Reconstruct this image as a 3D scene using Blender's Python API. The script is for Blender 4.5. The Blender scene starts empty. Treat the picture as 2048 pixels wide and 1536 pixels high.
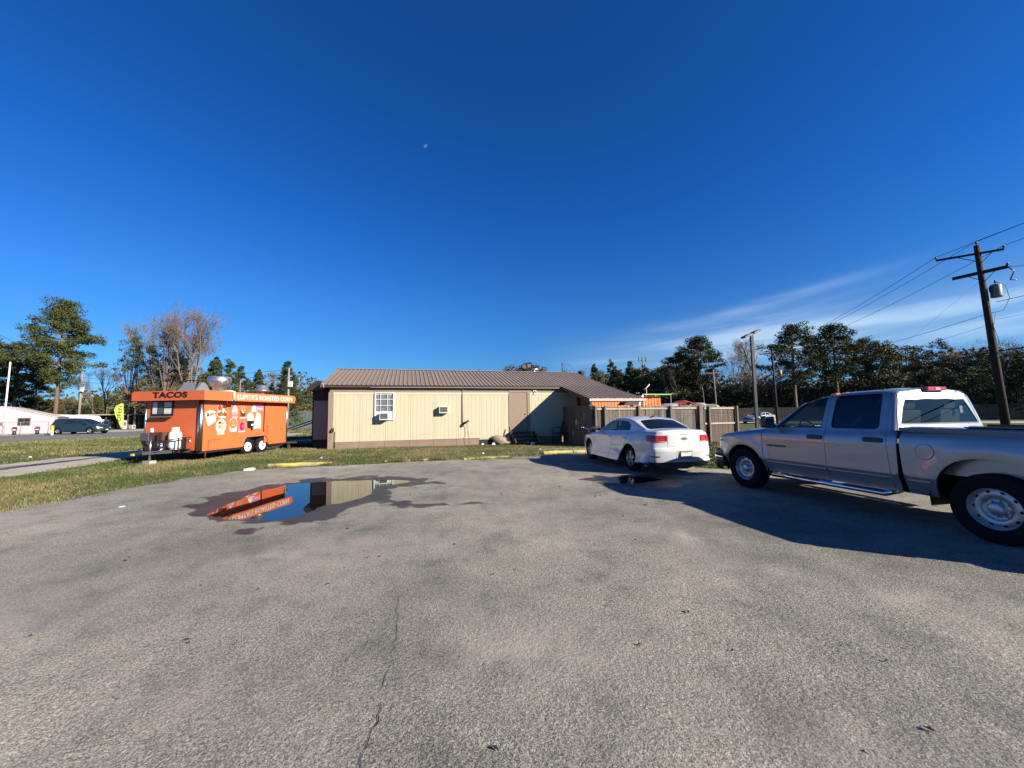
import bpy, bmesh, math, random
import numpy as np
from mathutils import Vector, Matrix
from mathutils.geometry import delaunay_2d_cdt

SC = bpy.context.scene
COL = SC.collection
R = math.radians
# ---------------------------------------------------------------- camera
cam_d = bpy.data.cameras.new("camera"); cam = bpy.data.objects.new("camera", cam_d); COL.objects.link(cam)
cam_d.sensor_width = 36.0; cam_d.lens = 13.52; cam_d.clip_start = 0.05; cam_d.clip_end = 9000
_p, _r = R(4.46), R(0.75)
_fw = Vector((0, math.cos(_p), math.sin(_p))); _rt = Vector((1, 0, 0)); _up = _rt.cross(_fw)
_R = _rt*math.cos(_r) - _up*math.sin(_r); _U = _up*math.cos(_r) + _rt*math.sin(_r)
cam.matrix_world = Matrix(((_R.x, _U.x, -_fw.x, 0), (_R.y, _U.y, -_fw.y, 0), (_R.z, _U.z, -_fw.z, 1.6), (0, 0, 0, 1)))
SC.camera = cam
# ---------------------------------------------------------------- sky, sun, exposure
EL = 24.5; TS = Vector((0.88, -0.475, 0)).normalized()
W = bpy.data.worlds.new("World"); SC.world = W; W.use_nodes = True
def world():
    n = W.node_tree.nodes; l = W.node_tree.links; n.clear()
    out = n.new('ShaderNodeOutputWorld'); bg = n.new('ShaderNodeBackground'); bg.inputs[1].default_value = 0.052
    sky = n.new('ShaderNodeTexSky'); sky.sky_type = 'NISHITA'; sky.sun_disc = False
    sky.sun_elevation = R(EL); sky.sun_rotation = math.atan2(TS.x, TS.y)
    sky.altitude = 0; sky.air_density = 1.0; sky.dust_density = 0.15; sky.ozone_density = 3.0
    hs = n.new('ShaderNodeHueSaturation'); hs.inputs['Saturation'].default_value = SKY_SAT; hs.inputs['Value'].default_value = SKY_VAL; hs.inputs['Hue'].default_value = SKY_HUE
    l.new(sky.outputs[0], hs.inputs['Color'])
    tc0 = n.new('ShaderNodeTexCoord'); sp0 = n.new('ShaderNodeSeparateXYZ'); l.new(tc0.outputs['Generated'], sp0.inputs[0])
    cr = n.new('ShaderNodeValToRGB'); l.new(sp0.outputs[2], cr.inputs[0]); e = cr.color_ramp.elements
    for i, (p, c) in enumerate(SKY_TINT):      # clear deep-blue winter air: tint by elevation only
        q = e[i] if i < 2 else e.new(p); q.position = p; q.color = (*[v/1.4 for v in c], 1)
    tm = n.new('ShaderNodeVectorMath'); tm.operation = 'MULTIPLY'; l.new(hs.outputs[0], tm.inputs[0]); l.new(cr.outputs[0], tm.inputs[1])
    ts = n.new('ShaderNodeVectorMath'); ts.operation = 'SCALE'; ts.inputs['Scale'].default_value = 1.4; l.new(tm.outputs[0], ts.inputs[0])
    # thin cirrus: streaks in the real sky direction, low on the right-hand side
    tc = n.new('ShaderNodeTexCoord'); sep = n.new('ShaderNodeSeparateXYZ'); l.new(tc.outputs['Generated'], sep.inputs[0])
    def math_(op, a, b=None, clamp=False):
        m = n.new('ShaderNodeMath'); m.operation = op; m.use_clamp = clamp
        for i, v in enumerate((a, b)):
            if v is None: continue
            if isinstance(v, (int, float)): m.inputs[i].default_value = v
            else: l.new(v, m.inputs[i])
        return m.outputs[0]
    az = math_('ARCTAN2', sep.outputs[0], sep.outputs[1]); el = sep.outputs[2]
    # streak frame: cloud bands climb gently towards the right
    t = math_('SUBTRACT', el, math_('MULTIPLY', az, 0.15))
    t3 = math_('SUBTRACT', el, math_('MULTIPLY', az, 0.06))
    comb = n.new('ShaderNodeCombineXYZ'); l.new(math_('MULTIPLY', az, 1.6), comb.inputs[0]); l.new(math_('MULTIPLY', t3, 16.0), comb.inputs[1])
    nz = n.new('ShaderNodeTexNoise'); nz.inputs['Scale'].default_value = 1.5; nz.inputs['Detail'].default_value = 6; nz.inputs['Roughness'].default_value = 0.5
    nz.inputs['Distortion'].default_value = 0.5
    l.new(comb.outputs[0], nz.inputs['Vector'])
    def gauss(x, c, w):
        d = math_('DIVIDE', math_('SUBTRACT', x, c), w); return math_('POWER', 2.718, math_('MULTIPLY', math_('MULTIPLY', d, d), -1.0))
    def ramp(v, a, b):
        mr = n.new('ShaderNodeMapRange'); mr.interpolation_type = 'SMOOTHSTEP'; l.new(v, mr.inputs[0]); mr.inputs[1].default_value = a; mr.inputs[2].default_value = b; return mr.outputs[0]
    streak = ramp(nz.outputs[0], 0.40, 0.72)
    lobe = math_('MULTIPLY', gauss(math_('SUBTRACT', el, math_('MULTIPLY', az, 0.04)), 0.125, 0.052), ramp(az, 0.0, 0.5))
    band1 = math_('MULTIPLY', math_('MULTIPLY', gauss(t, 0.139, 0.011), gauss(az, 0.60, 0.15)), ramp(nz.outputs[0], 0.2, 0.6))
    cl = math_('ADD', math_('MULTIPLY', lobe, math_('ADD', math_('MULTIPLY', streak, 0.42), 0.20)), math_('MULTIPLY', band1, 0.24), True)
    mix = n.new('ShaderNodeMix'); mix.data_type = 'RGBA'; l.new(cl, mix.inputs[0]); l.new(ts.outputs[0], mix.inputs[6])
    mix.inputs[7].default_value = (6.6, 8.3, 9.4, 1)
    l.new(mix.outputs[2], bg.inputs[0]); l.new(bg.outputs[0], out.inputs[0])
SKY_SAT, SKY_VAL, SKY_HUE = 1.15, 0.9, 0.5
SKY_TINT = [(0.0, (0.30, 0.60, 1.25)), (0.13, (0.32, 0.70, 1.12)), (0.26, (0.31, 0.76, 1.30)), (0.45, (0.18, 0.69, 1.35)), (0.62, (0.17, 0.65, 1.23)), (1.0, (0.17, 0.65, 1.2))]
world()
sd = bpy.data.lights.new("sun", 'SUN'); sun = bpy.data.objects.new("sun", sd); COL.objects.link(sun)
sd.energy = 4.8; sd.angle = R(0.5); sd.color = (1.0, 0.905, 0.755)
_L = Vector((-TS.x*math.cos(R(EL)), -TS.y*math.cos(R(EL)), -math.sin(R(EL))))
sun.rotation_euler = _L.to_track_quat('-Z', 'Y').to_euler(); sun.location = (20, -20, 30)
vs = SC.view_settings; vs.view_transform = 'Standard'; vs.look = 'None'; vs.exposure = 1.25; vs.gamma = 1.0; vs.use_curve_mapping = False
SC.render.engine = 'CYCLES'
SC.cycles.max_bounces = 6; SC.cycles.transparent_max_bounces = 12; SC.cycles.diffuse_bounces = 3; SC.cycles.glossy_bounces = 3; SC.cycles.transmission_bounces = 4
SC.cycles.use_denoising = True; SC.cycles.caustics_reflective = False; SC.cycles.caustics_refractive = False

# ---------------------------------------------------------------- helpers
def tag(o, label=None, cat=None, group=None, kind=None):
    for k, v in (('label', label), ('category', cat), ('group', group), ('kind', kind)):
        if v: o[k] = v
    return o
def thing(name, label, cat, loc=(0, 0, 0), rz=0.0, group=None):
    o = bpy.data.objects.new(name, None); o.empty_display_size = 0.3; COL.objects.link(o)
    o.location = loc; o.rotation_euler = (0, 0, rz); return tag(o, label, cat, group)
class MB:
    def __init__(s): s.v = []; s.f = []; s.m = []; s.sm = []
    def add(s, vs, fs, mi=0, smooth=False):
        b = len(s.v); s.v += [tuple(v) for v in vs]
        for f in fs: s.f.append([b+i for i in f]); s.m.append(mi); s.sm.append(smooth)
        return s
    def box(s, x0, x1, y0, y1, z0, z1, mi=0):
        return s.add([(x0,y0,z0),(x1,y0,z0),(x1,y1,z0),(x0,y1,z0),(x0,y0,z1),(x1,y0,z1),(x1,y1,z1),(x0,y1,z1)],
              [(0,3,2,1),(4,5,6,7),(0,1,5,4),(1,2,6,5),(2,3,7,6),(3,0,4,7)], mi)
    def beam(s, p, q, w, h, mi=0, up=(0, 0, 1)):
        p = Vector(p); q = Vector(q); d = (q-p).normalized(); u = Vector(up)
        sd_ = d.cross(u)
        if sd_.length < 1e-4: sd_ = d.cross(Vector((1, 0, 0)))
        sd_.normalize(); u = sd_.cross(d).normalized(); a = sd_*(w/2); b = u*(h/2)
        return s.add([p-a-b, p+a-b, p+a+b, p-a+b, q-a-b, q+a-b, q+a+b, q-a+b], [(3,2,1,0),(4,5,6,7),(0,1,5,4),(1,2,6,5),(2,3,7,6),(3,0,4,7)], mi)
    def tube(s, pts, r, n=8, mi=0, caps=True, smooth=True):
        pts = [Vector(p) for p in pts]; rs = r if isinstance(r, (list, tuple)) else [r]*len(pts)
        V = []; F = []; prev = None
        for i, p in enumerate(pts):
            d = (pts[min(i+1, len(pts)-1)] - pts[max(i-1, 0)])
            d = d.normalized() if d.length > 1e-9 else Vector((0, 0, 1))
            if prev is None: a = d.cross(Vector((0, 0, 1))); a = a if a.length > 1e-3 else d.cross(Vector((1, 0, 0)))
            else: a = prev - d*prev.dot(d); a = a if a.length > 1e-4 else d.cross(Vector((0.3, 0.9, 0.2)))
            a.normalize(); prev = a; b = d.cross(a)
            for k in range(n):
                t = 2*math.pi*k/n; V.append(p + (a*math.cos(t) + b*math.sin(t))*rs[i])
        for i in range(len(pts)-1):
            for k in range(n):
                k2 = (k+1) % n; F.append((i*n+k, i*n+k2, (i+1)*n+k2, (i+1)*n+k))
        s.add(V, F, mi, smooth)
        if caps: b0 = len(s.v)-len(V); s.f.append([b0+k for k in range(n)][::-1]); s.m.append(mi); s.sm.append(False); b1 = b0+(len(pts)-1)*n; s.f.append([b1+k for k in range(n)]); s.m.append(mi); s.sm.append(False)
        return s
    def lathe(s, prof, n=24, o=(0, 0, 0), axis='z', mi=0, smooth=True):
        V = []; F = []; o = Vector(o)
        for r, h in prof:
            for k in range(n):
                t = 2*math.pi*k/n; c, q = r*math.cos(t), r*math.sin(t)
                V.append(o + Vector({'z': (c, q, h), 'y': (c, h, q), 'x': (h, c, q)}[axis]))
        for i in range(len(prof)-1):
            for k in range(n):
                k2 = (k+1) % n; F.append((i*n+k, i*n+k2, (i+1)*n+k2, (i+1)*n+k))
        return s.add(V, F, mi, smooth)
    def prism(s, pts, plane, d0, d1, mi=0):
        def P(a, b, d): return {'xz': (a, d, b), 'yz': (d, a, b), 'xy': (a, b, d)}[plane]
        n = len(pts); V = [P(a, b, d0) for a, b in pts] + [P(a, b, d1) for a, b in pts]
        return s.add(V, [tuple(range(n)), tuple(range(2*n-1, n-1, -1))] + [(i, i+n, (i+1) % n+n, (i+1) % n) for i in range(n)], mi)
    def quad(s, a, b, c, d, mi=0): return s.add([a, b, c, d], [(0, 1, 2, 3)], mi)
    def mesh(s, name, mats):
        me = bpy.data.meshes.new(name); me.from_pydata(s.v, [], s.f); ms = mats if isinstance(mats, (list, tuple)) else [mats]
        for m in ms: me.materials.append(m)
        me.polygons.foreach_set('material_index', s.m); me.polygons.foreach_set('use_smooth', s.sm)
        bm = bmesh.new(); bm.from_mesh(me); bmesh.ops.recalc_face_normals(bm, faces=bm.faces); bm.to_mesh(me); bm.free()
        me.update(); return me
    def build(s, name, mats, parent=None, label=None, cat=None, group=None, kind=None, loc=None, bevel=0, rz=None):
        o = bpy.data.objects.new(name, s.mesh(name, mats)); COL.objects.link(o)
        if parent: o.parent = parent
        if loc: o.location = loc
        if rz is not None: o.rotation_euler = (0, 0, rz)
        if bevel:
            b = o.modifiers.new('bevel', 'BEVEL'); b.width = bevel; b.segments = 2; b.limit_method = 'ANGLE'
        return tag(o, label, cat, group, kind)
def inst(me, name, parent=None, loc=(0, 0, 0), rot=(0, 0, 0), sc=None, **kw):
    o = bpy.data.objects.new(name, me); COL.objects.link(o); o.parent = parent; o.location = loc; o.rotation_euler = rot
    if sc: o.scale = sc if isinstance(sc, tuple) else (sc, sc, sc)
    return tag(o, **kw)
def copy_tree(o, parent=None):
    c = o.copy(); COL.objects.link(c)
    if parent: c.parent = parent
    for ch in list(o.children): copy_tree(ch, c)
    return c
def relabel(o, label): o['label'] = label; return o

K = 0.72   # albedo scale that goes with the exposure
def mat(name, col, rough=0.6, metal=0.0, spec=0.5, var=0.0, vscale=3.0, bump=0.0, bscale=30.0, coat=0.0, stretch=None, col2=None, streak=0.0, emis=None):
    if metal < 0.5: col = tuple(c*K for c in col); col2 = tuple(c*K for c in col2) if col2 else None
    m = bpy.data.materials.new(name); m.use_nodes = True; n = m.node_tree.nodes; l = m.node_tree.links
    b = n['Principled BSDF']; b.inputs['Base Color'].default_value = (*col, 1); b.inputs['Roughness'].default_value = rough; b.inputs['Metallic'].default_value = metal
    b.inputs['Specular IOR Level'].default_value = spec
    if coat: b.inputs['Coat Weight'].default_value = coat; b.inputs['Coat Roughness'].default_value = 0.04
    if emis: b.inputs['Emission Color'].default_value = (*emis[0], 1); b.inputs['Emission Strength'].default_value = emis[1]
    if var or bump or col2:
        tc = n.new('ShaderNodeTexCoord'); mp = n.new('ShaderNodeMapping'); l.new(tc.outputs['Object'], mp.inputs[0])
        if stretch: mp.inputs['Scale'].default_value = stretch
    if var or col2:
        nz = n.new('ShaderNodeTexNoise'); nz.inputs['Scale'].default_value = vscale; nz.inputs['Detail'].default_value = 8; nz.inputs['Roughness'].default_value = 0.62; l.new(mp.outputs[0], nz.inputs['Vector'])
        cr = n.new('ShaderNodeValToRGB'); l.new(nz.outputs[0], cr.inputs[0])
        c2 = col2 if col2 else tuple(min(1, c*(1+var)) for c in col); c1 = col if col2 else tuple(c*(1-var) for c in col)
        cr.color_ramp.elements[0].position = 0.32; cr.color_ramp.elements[1].position = 0.68
        cr.color_ramp.elements[0].color = (*c1, 1); cr.color_ramp.elements[1].color = (*c2, 1); l.new(cr.outputs[0], b.inputs['Base Color'])
    if bump:
        bz = n.new('ShaderNodeTexNoise'); bz.inputs['Scale'].default_value = bscale; bz.inputs['Detail'].default_value = 4; l.new(mp.outputs[0], bz.inputs['Vector'])
        bp = n.new('ShaderNodeBump'); bp.inputs['Strength'].default_value = bump; bp.inputs['Distance'].default_value = 0.02; l.new(bz.outputs[0], bp.inputs['Height']); l.new(bp.outputs[0], b.inputs['Normal'])
    return m
def glass_mat(name, tint, gloss_rough=0.02, opac=0.5):
    m = bpy.data.materials.new(name); m.use_nodes = True; n = m.node_tree.nodes; l = m.node_tree.links; n.clear()
    o = n.new('ShaderNodeOutputMaterial'); tr = n.new('ShaderNodeBsdfTransparent'); tr.inputs[0].default_value = (*tint, 1)
    df = n.new('ShaderNodeBsdfDiffuse'); df.inputs[0].default_value = (0.01, 0.012, 0.013, 1)
    m1 = n.new('ShaderNodeMixShader'); m1.inputs[0].default_value = opac; l.new(tr.outputs[0], m1.inputs[1]); l.new(df.outputs[0], m1.inputs[2])
    g = n.new('ShaderNodeBsdfGlossy'); g.inputs['Roughness'].default_value = gloss_rough; 
    # Schlick reflectance, the same from both sides of the pane
    ge = n.new('ShaderNodeNewGeometry'); dt = n.new('ShaderNodeVectorMath'); dt.operation = 'DOT_PRODUCT'; l.new(ge.outputs['Normal'], dt.inputs[0]); l.new(ge.outputs['Incoming'], dt.inputs[1])
    prev = dt.outputs['Value']
    for op, v in (('ABSOLUTE', None), ('SUBTRACT', 1.0), ('POWER', 5.0), ('MULTIPLY_ADD', 0.94)):
        q = n.new('ShaderNodeMath'); q.operation = op
        if op == 'SUBTRACT': q.inputs[0].default_value = 1.0; l.new(prev, q.inputs[1])
        else: l.new(prev, q.inputs[0])
        if op in ('POWER', 'MULTIPLY_ADD'): q.inputs[1].default_value = v
        if op == 'MULTIPLY_ADD': q.inputs[2].default_value = 0.06
        prev = q.outputs[0]
    m2 = n.new('ShaderNodeMixShader'); l.new(prev, m2.inputs[0]); l.new(m1.outputs[0], m2.inputs[1]); l.new(g.outputs[0], m2.inputs[2]); l.new(m2.outputs[0], o.inputs[0])
    return m
def text_mesh(name, body, size, mats, extr=0.004, bold=0.0, sx=1.0, spacing=1.0):
    c = bpy.data.curves.new(name, 'FONT'); c.body = body; c.size = size; c.extrude = extr; c.offset = bold; c.align_x = 'LEFT'; c.resolution_u = 3; c.space_character = spacing
    o = bpy.data.objects.new(name, c); COL.objects.link(o); dg = bpy.context.evaluated_depsgraph_get(); me = bpy.data.meshes.new_from_object(o.evaluated_get(dg)); bpy.data.objects.remove(o)
    me.materials.clear(); me.materials.append(mats); co = np.array([v.co[:] for v in me.vertices])
    co[:, 0] -= co[:, 0].min(); co[:, 0] *= sx; co[:, 1] -= co[:, 1].min()
    me.vertices.foreach_set('co', co.astype(np.float32).ravel()); me.update()
    return me, co[:, 0].max(), co[:, 1].max()
rng = np.random.default_rng(7); random.seed(7)
def np_mesh(name, verts, faces_k, mats, mi=None, smooth=False, nrm=None):
    """verts Nx3, faces_k MxK array"""
    me = bpy.data.meshes.new(name); V = np.asarray(verts, np.float32); F = np.asarray(faces_k, np.int32); M_, K = F.shape
    me.vertices.add(len(V)); me.vertices.foreach_set('co', V.ravel()); me.loops.add(M_*K); me.loops.foreach_set('vertex_index', F.ravel())
    me.polygons.add(M_); me.polygons.foreach_set('loop_start', np.arange(0, M_*K, K, dtype=np.int32)); me.polygons.foreach_set('loop_total', np.full(M_, K, np.int32))
    for m in (mats if isinstance(mats, (list, tuple)) else [mats]): me.materials.append(m)
    if mi is not None: me.polygons.foreach_set('material_index', np.asarray(mi, np.int32))
    me.polygons.foreach_set('use_smooth', np.full(M_, smooth)); me.update(calc_edges=True); me.validate()
    if nrm is not None: me.normals_split_custom_set_from_vertices([tuple(x) for x in nrm])
    return me
def pip(px, py, poly):
    ins = np.zeros(len(px), bool); n = len(poly); j = n-1
    for i in range(n):
        xi, yi = poly[i]; xj, yj = poly[j]
        c = ((yi > py) != (yj > py)) & (px < (xj-xi)*(py-yi)/((yj-yi) if abs(yj-yi) > 1e-12 else 1e-12)+xi); ins ^= c; j = i
    return ins
def segdist(px, py, poly):
    d = np.full(len(px), 1e9); n = len(poly)
    for i in range(n):
        ax, ay = poly[i]; bx, by = poly[(i+1) % n]; vx, vy = bx-ax, by-ay; t = np.clip(((px-ax)*vx+(py-ay)*vy)/(vx*vx+vy*vy+1e-12), 0, 1)
        d = np.minimum(d, np.hypot(px-ax-t*vx, py-ay-t*vy))
    return d
def resample(poly, step, closed=True):
    out = []; n = len(poly)
    for i in range(n if closed else n-1):
        a = poly[i]; b = poly[(i+1) % n]; L_ = math.hypot(b[0]-a[0], b[1]-a[1]); k = max(1, int(round(L_/step)))
        for j in range(k): out.append((a[0]+(b[0]-a[0])*j/k, a[1]+(b[1]-a[1])*j/k))
    if not closed: out.append(tuple(poly[-1]))
    return out
def cdt(outer, holes, pts):
    """triangulate a polygon with holes and interior points -> (verts2d, tris, loops)"""
    V = []; E = []; loops = []
    for lp in [outer]+list(holes):
        b = len(V); V += [Vector(p) for p in lp]; E += [(b+i, b+(i+1) % len(lp)) for i in range(len(lp))]; loops.append(list(range(b, b+len(lp))))
    V += [Vector(p) for p in pts]
    vo, eo, fo, ov, oe, of = delaunay_2d_cdt(V, E, [], 0, 1e-6)
    P = np.array([v[:] for v in vo]); T = np.array(fo); c = P[T].mean(1)
    keep = pip(c[:, 0], c[:, 1], outer)
    for h in holes: keep &= ~pip(c[:, 0], c[:, 1], h)
    return P, T[keep], loops
# ================================================================ materials
m_cream = mat('cream_siding', (0.565, 0.522, 0.368), 0.75, var=0.035, vscale=1.6, stretch=(2.2, 2.2, 0.4), bump=0.12, bscale=60)
m_creamtrim = mat('cream_trim', (0.60, 0.56, 0.41), 0.6, var=0.03)
m_tan = mat('tan_trim', (0.30, 0.215, 0.165), 0.7, var=0.08, vscale=2.5, bump=0.1, bscale=50)
m_skirt = mat('tan_skirting', (0.27, 0.19, 0.145), 0.75, var=0.13, vscale=1.3, bump=0.15, bscale=30)
m_dkbrown = mat('dark_brown_trim', (0.06, 0.04, 0.033), 0.6, var=0.1)
m_roof = mat('brown_metal_roof', (0.275, 0.208, 0.160), 0.55, var=0.06, vscale=0.6)
m_gutter = mat('pale_drip_edge', (0.55, 0.48, 0.44), 0.5)
m_black = mat('black', (0.008, 0.008, 0.009), 0.6)
m_rubber = mat('rubber', (0.011, 0.011, 0.011), 0.92, spec=0.2, var=0.2, vscale=9)
m_white = mat('white_paint', (0.8, 0.8, 0.78), 0.45)
m_whiteplastic = mat('white_plastic', (0.75, 0.76, 0.76), 0.4)
m_grille = mat('grey_grille', (0.10, 0.105, 0.11), 0.5)
m_curtain = mat('curtain', (0.16, 0.17, 0.18), 0.9, col2=(0.62, 0.64, 0.66), vscale=5, stretch=(2, 2, 0.35))
m_glassdark = mat('dark_glass', (0.015, 0.02, 0.025), 0.03, spec=0.8)
m_winglass = glass_mat('window_glass', (0.75, 0.8, 0.8), 0.01, 0.12)
m_galv = mat('galvanised_sheet', (0.50, 0.50, 0.50), 0.32, 0.85, var=0.15, vscale=4)
m_steel = mat('galvanised', (0.55, 0.56, 0.57), 0.28, 1.0, var=0.12, vscale=3)
m_chrome = mat('chrome', (0.72, 0.73, 0.75), 0.12, 1.0)
m_dkmetal = mat('dark_metal', (0.03, 0.03, 0.032), 0.45, 0.3)
m_wood = mat('weathered_wood', (0.085, 0.07, 0.058), 0.9, col2=(0.17, 0.15, 0.125), vscale=2.5, stretch=(9, 9, 0.7), bump=0.3, bscale=40)
m_wood2 = mat('weathered_wood_grey', (0.11, 0.095, 0.080), 0.9, col2=(0.21, 0.185, 0.155), vscale=2.5, stretch=(9, 9, 0.7), bump=0.3, bscale=40)
m_wood3 = mat('weathered_wood_brown', (0.07, 0.048, 0.035), 0.9, col2=(0.15, 0.11, 0.082), vscale=2.5, stretch=(9, 9, 0.7), bump=0.3, bscale=40)
m_rail = mat('pale_rail', (0.42, 0.37, 0.30), 0.85, var=0.2, vscale=6)
m_orange = mat('orange_vinyl', (0.78, 0.165, 0.052), 0.45, var=0.04, vscale=1.2)
m_contorange = mat('orange_container', (0.75, 0.20, 0.035), 0.55, var=0.10, vscale=1.5)
m_yellow = mat('kerb_yellow', (0.70, 0.58, 0.10), 0.8, col2=(0.34, 0.30, 0.17), vscale=3.5, bump=0.4, bscale=30)
m_concrete = mat('concrete', (0.40, 0.37, 0.32), 0.9, var=0.2, vscale=3, bump=0.3, bscale=30)

# ================================================================ ground
def ground_material(name, stops, vs_=(0.25, 2.2, 26.0), rough=0.95, bump=0.5):
    m = bpy.data.materials.new(name); m.use_nodes = True; n = m.node_tree.nodes; l = m.node_tree.links; b = n['Principled BSDF']
    b.inputs['Roughness'].default_value = rough; b.inputs['Specular IOR Level'].default_value = 0.2
    tc = n.new('ShaderNodeTexCoord'); outs = []
    for sc_, w in zip(vs_, (0.42, 0.33, 0.25)):
        z = n.new('ShaderNodeTexNoise'); z.inputs['Scale'].default_value = sc_; z.inputs['Detail'].default_value = 7; z.inputs['Roughness'].default_value = 0.65; l.new(tc.outputs['Object'], z.inputs['Vector'])
        q = n.new('ShaderNodeMath'); q.operation = 'MULTIPLY'; q.inputs[1].default_value = w; l.new(z.outputs[0], q.inputs[0]); outs.append(q.outputs[0])
    a = n.new('ShaderNodeMath'); a.operation = 'ADD'; l.new(outs[0], a.inputs[0]); l.new(outs[1], a.inputs[1])
    a2 = n.new('ShaderNodeMath'); a2.operation = 'ADD'; l.new(a.outputs[0], a2.inputs[0]); l.new(outs[2], a2.inputs[1])
    cr = n.new('ShaderNodeValToRGB'); l.new(a2.outputs[0], cr.inputs[0]); e = cr.color_ramp.elements
    for i, (p, c) in enumerate(stops):
        if i < 2: e[i].position = p; e[i].color = (*c, 1)
        else: q = e.new(p); q.color = (*c, 1)
    for q in e: q.color = (*[v*K for v in q.color[:3]], 1)
    l.new(cr.outputs[0], b.inputs['Base Color'])
    bp = n.new('ShaderNodeBump'); bp.inputs['Strength'].default_value = bump; bp.inputs['Distance'].default_value = 0.03; l.new(a2.outputs[0], bp.inputs['Height']); l.new(bp.outputs[0], b.inputs['Normal'])
    return m
m_turf = ground_material('turf', [(0.36, (0.040, 0.056, 0.012)), (0.46, (0.080, 0.100, 0.022)), (0.56, (0.135, 0.135, 0.045)), (0.66, (0.21, 0.18, 0.09))])
m_gravel = ground_material('pale_gravel', [(0.38, (0.26, 0.22, 0.17)), (0.5, (0.50, 0.45, 0.37)), (0.62, (0.62, 0.57, 0.48))], (0.6, 5, 60))
m_mud = mat('wet_mud', (0.05, 0.04, 0.032), 0.25, var=0.3, vscale=3)
m_road = ground_material('road_surface', [(0.40, (0.17, 0.165, 0.16)), (0.6, (0.25, 0.245, 0.235))], (0.1, 1.5, 30), bump=0.1)
m_pale = ground_material('pale_concrete', [(0.40, (0.40, 0.37, 0.32)), (0.6, (0.55, 0.51, 0.45))], (0.3, 2, 30), bump=0.1)

ASPH = [(-8.84, 6.76), (-8.81, 7.62), (-8.78, 8.31), (-8.67, 9.33), (-8.46, 10.54), (-8.05, 11.49), (-7.2, 12.04), (-5.8, 12.35), (-4.38, 12.81), (-2.87, 13.46), (-1.2, 14.0), (0.65, 14.6), (2.25, 15.0),
        (3.4, 15.0), (4.5, 14.0), (4.9, 12.0), (5.09, 11.0), (5.61, 10.62), (6.4, 10.3), (9, 9.9), (16, 9.0), (34, 7.5), (34, -14), (-11, -14), (-10.2, -4), (-9.3, 2), (-8.9, 4.5)]
PUD = [(-5.05, 6.38), (-5.17, 6.91), (-5.45, 8.1), (-5.31, 9.09), (-4.92, 9.45), (-4.04, 9.66), (-2.92, 9.65), (-2.45, 9.42), (-2.6, 9.1), (-2.98, 8.75), (-2.91, 7.95), (-3.06, 7.33), (-3.3, 6.82), (-3.35, 6.27), (-3.61, 6.0), (-4.21, 6.15), (-4.6, 6.2)]
WET = [(-5.37, 6.3), (-5.82, 7.06), (-5.66, 7.44), (-6.35, 7.69), (-5.85, 8.38), (-5.59, 9.37), (-4.96, 10.03), (-4.0, 10.19), (-2.22, 9.82), (-1.7, 9.09), (-2.44, 8.43), (-2.46, 7.82), (-1.72, 7.22), (-0.42, 7.02), (-1.07, 6.63), (-1.71, 6.49), (-2.58, 7.07), (-2.82, 6.39), (-2.87, 5.83), (-3.29, 5.56), (-3.85, 5.36), (-3.63, 5.86), (-4.57, 6.12)]
PUD2 = [(1.87, 9.3), (2.43, 9.75), (3.32, 9.6), (3.6, 9.1), (2.87, 8.6), (2.26, 8.75)]
WET2 = [(1.5, 9.3), (2.3, 10.0), (3.6, 9.9), (4.3, 9.2), (3.4, 8.0), (2.0, 8.3)]
def vnoise(x, y, sc, seed=0):
    """cheap smooth value noise, vectorised"""
    x = x*sc+seed*17.3; y = y*sc-seed*9.1; xi = np.floor(x).astype(int); yi = np.floor(y).astype(int); fx = x-xi; fy = y-yi
    def h(a, b):
        q = np.sin(a*127.1+b*311.7+seed*74.7)*43758.5453; return q-np.floor(q)
    fx = fx*fx*(3-2*fx); fy = fy*fy*(3-2*fy)
    return (h(xi, yi)*(1-fx)+h(xi+1, yi)*fx)*(1-fy)+(h(xi, yi+1)*(1-fx)+h(xi+1, yi+1)*fx)*fy
def fbm(x, y, sc, seed=0, o=4):
    s = 0; a = 0.5
    for k in range(o): s = s+a*vnoise(x, y, sc*2**k, seed+k); a *= 0.5
    return s/(1-0.5**o)
def sdf(px, py, poly): return np.where(pip(px, py, poly), 1, -1)*segdist(px, py, poly)
def sstep(x, a, b): t = np.clip((x-a)/(b-a), 0, 1); return t*t*(3-2*t)
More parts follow.
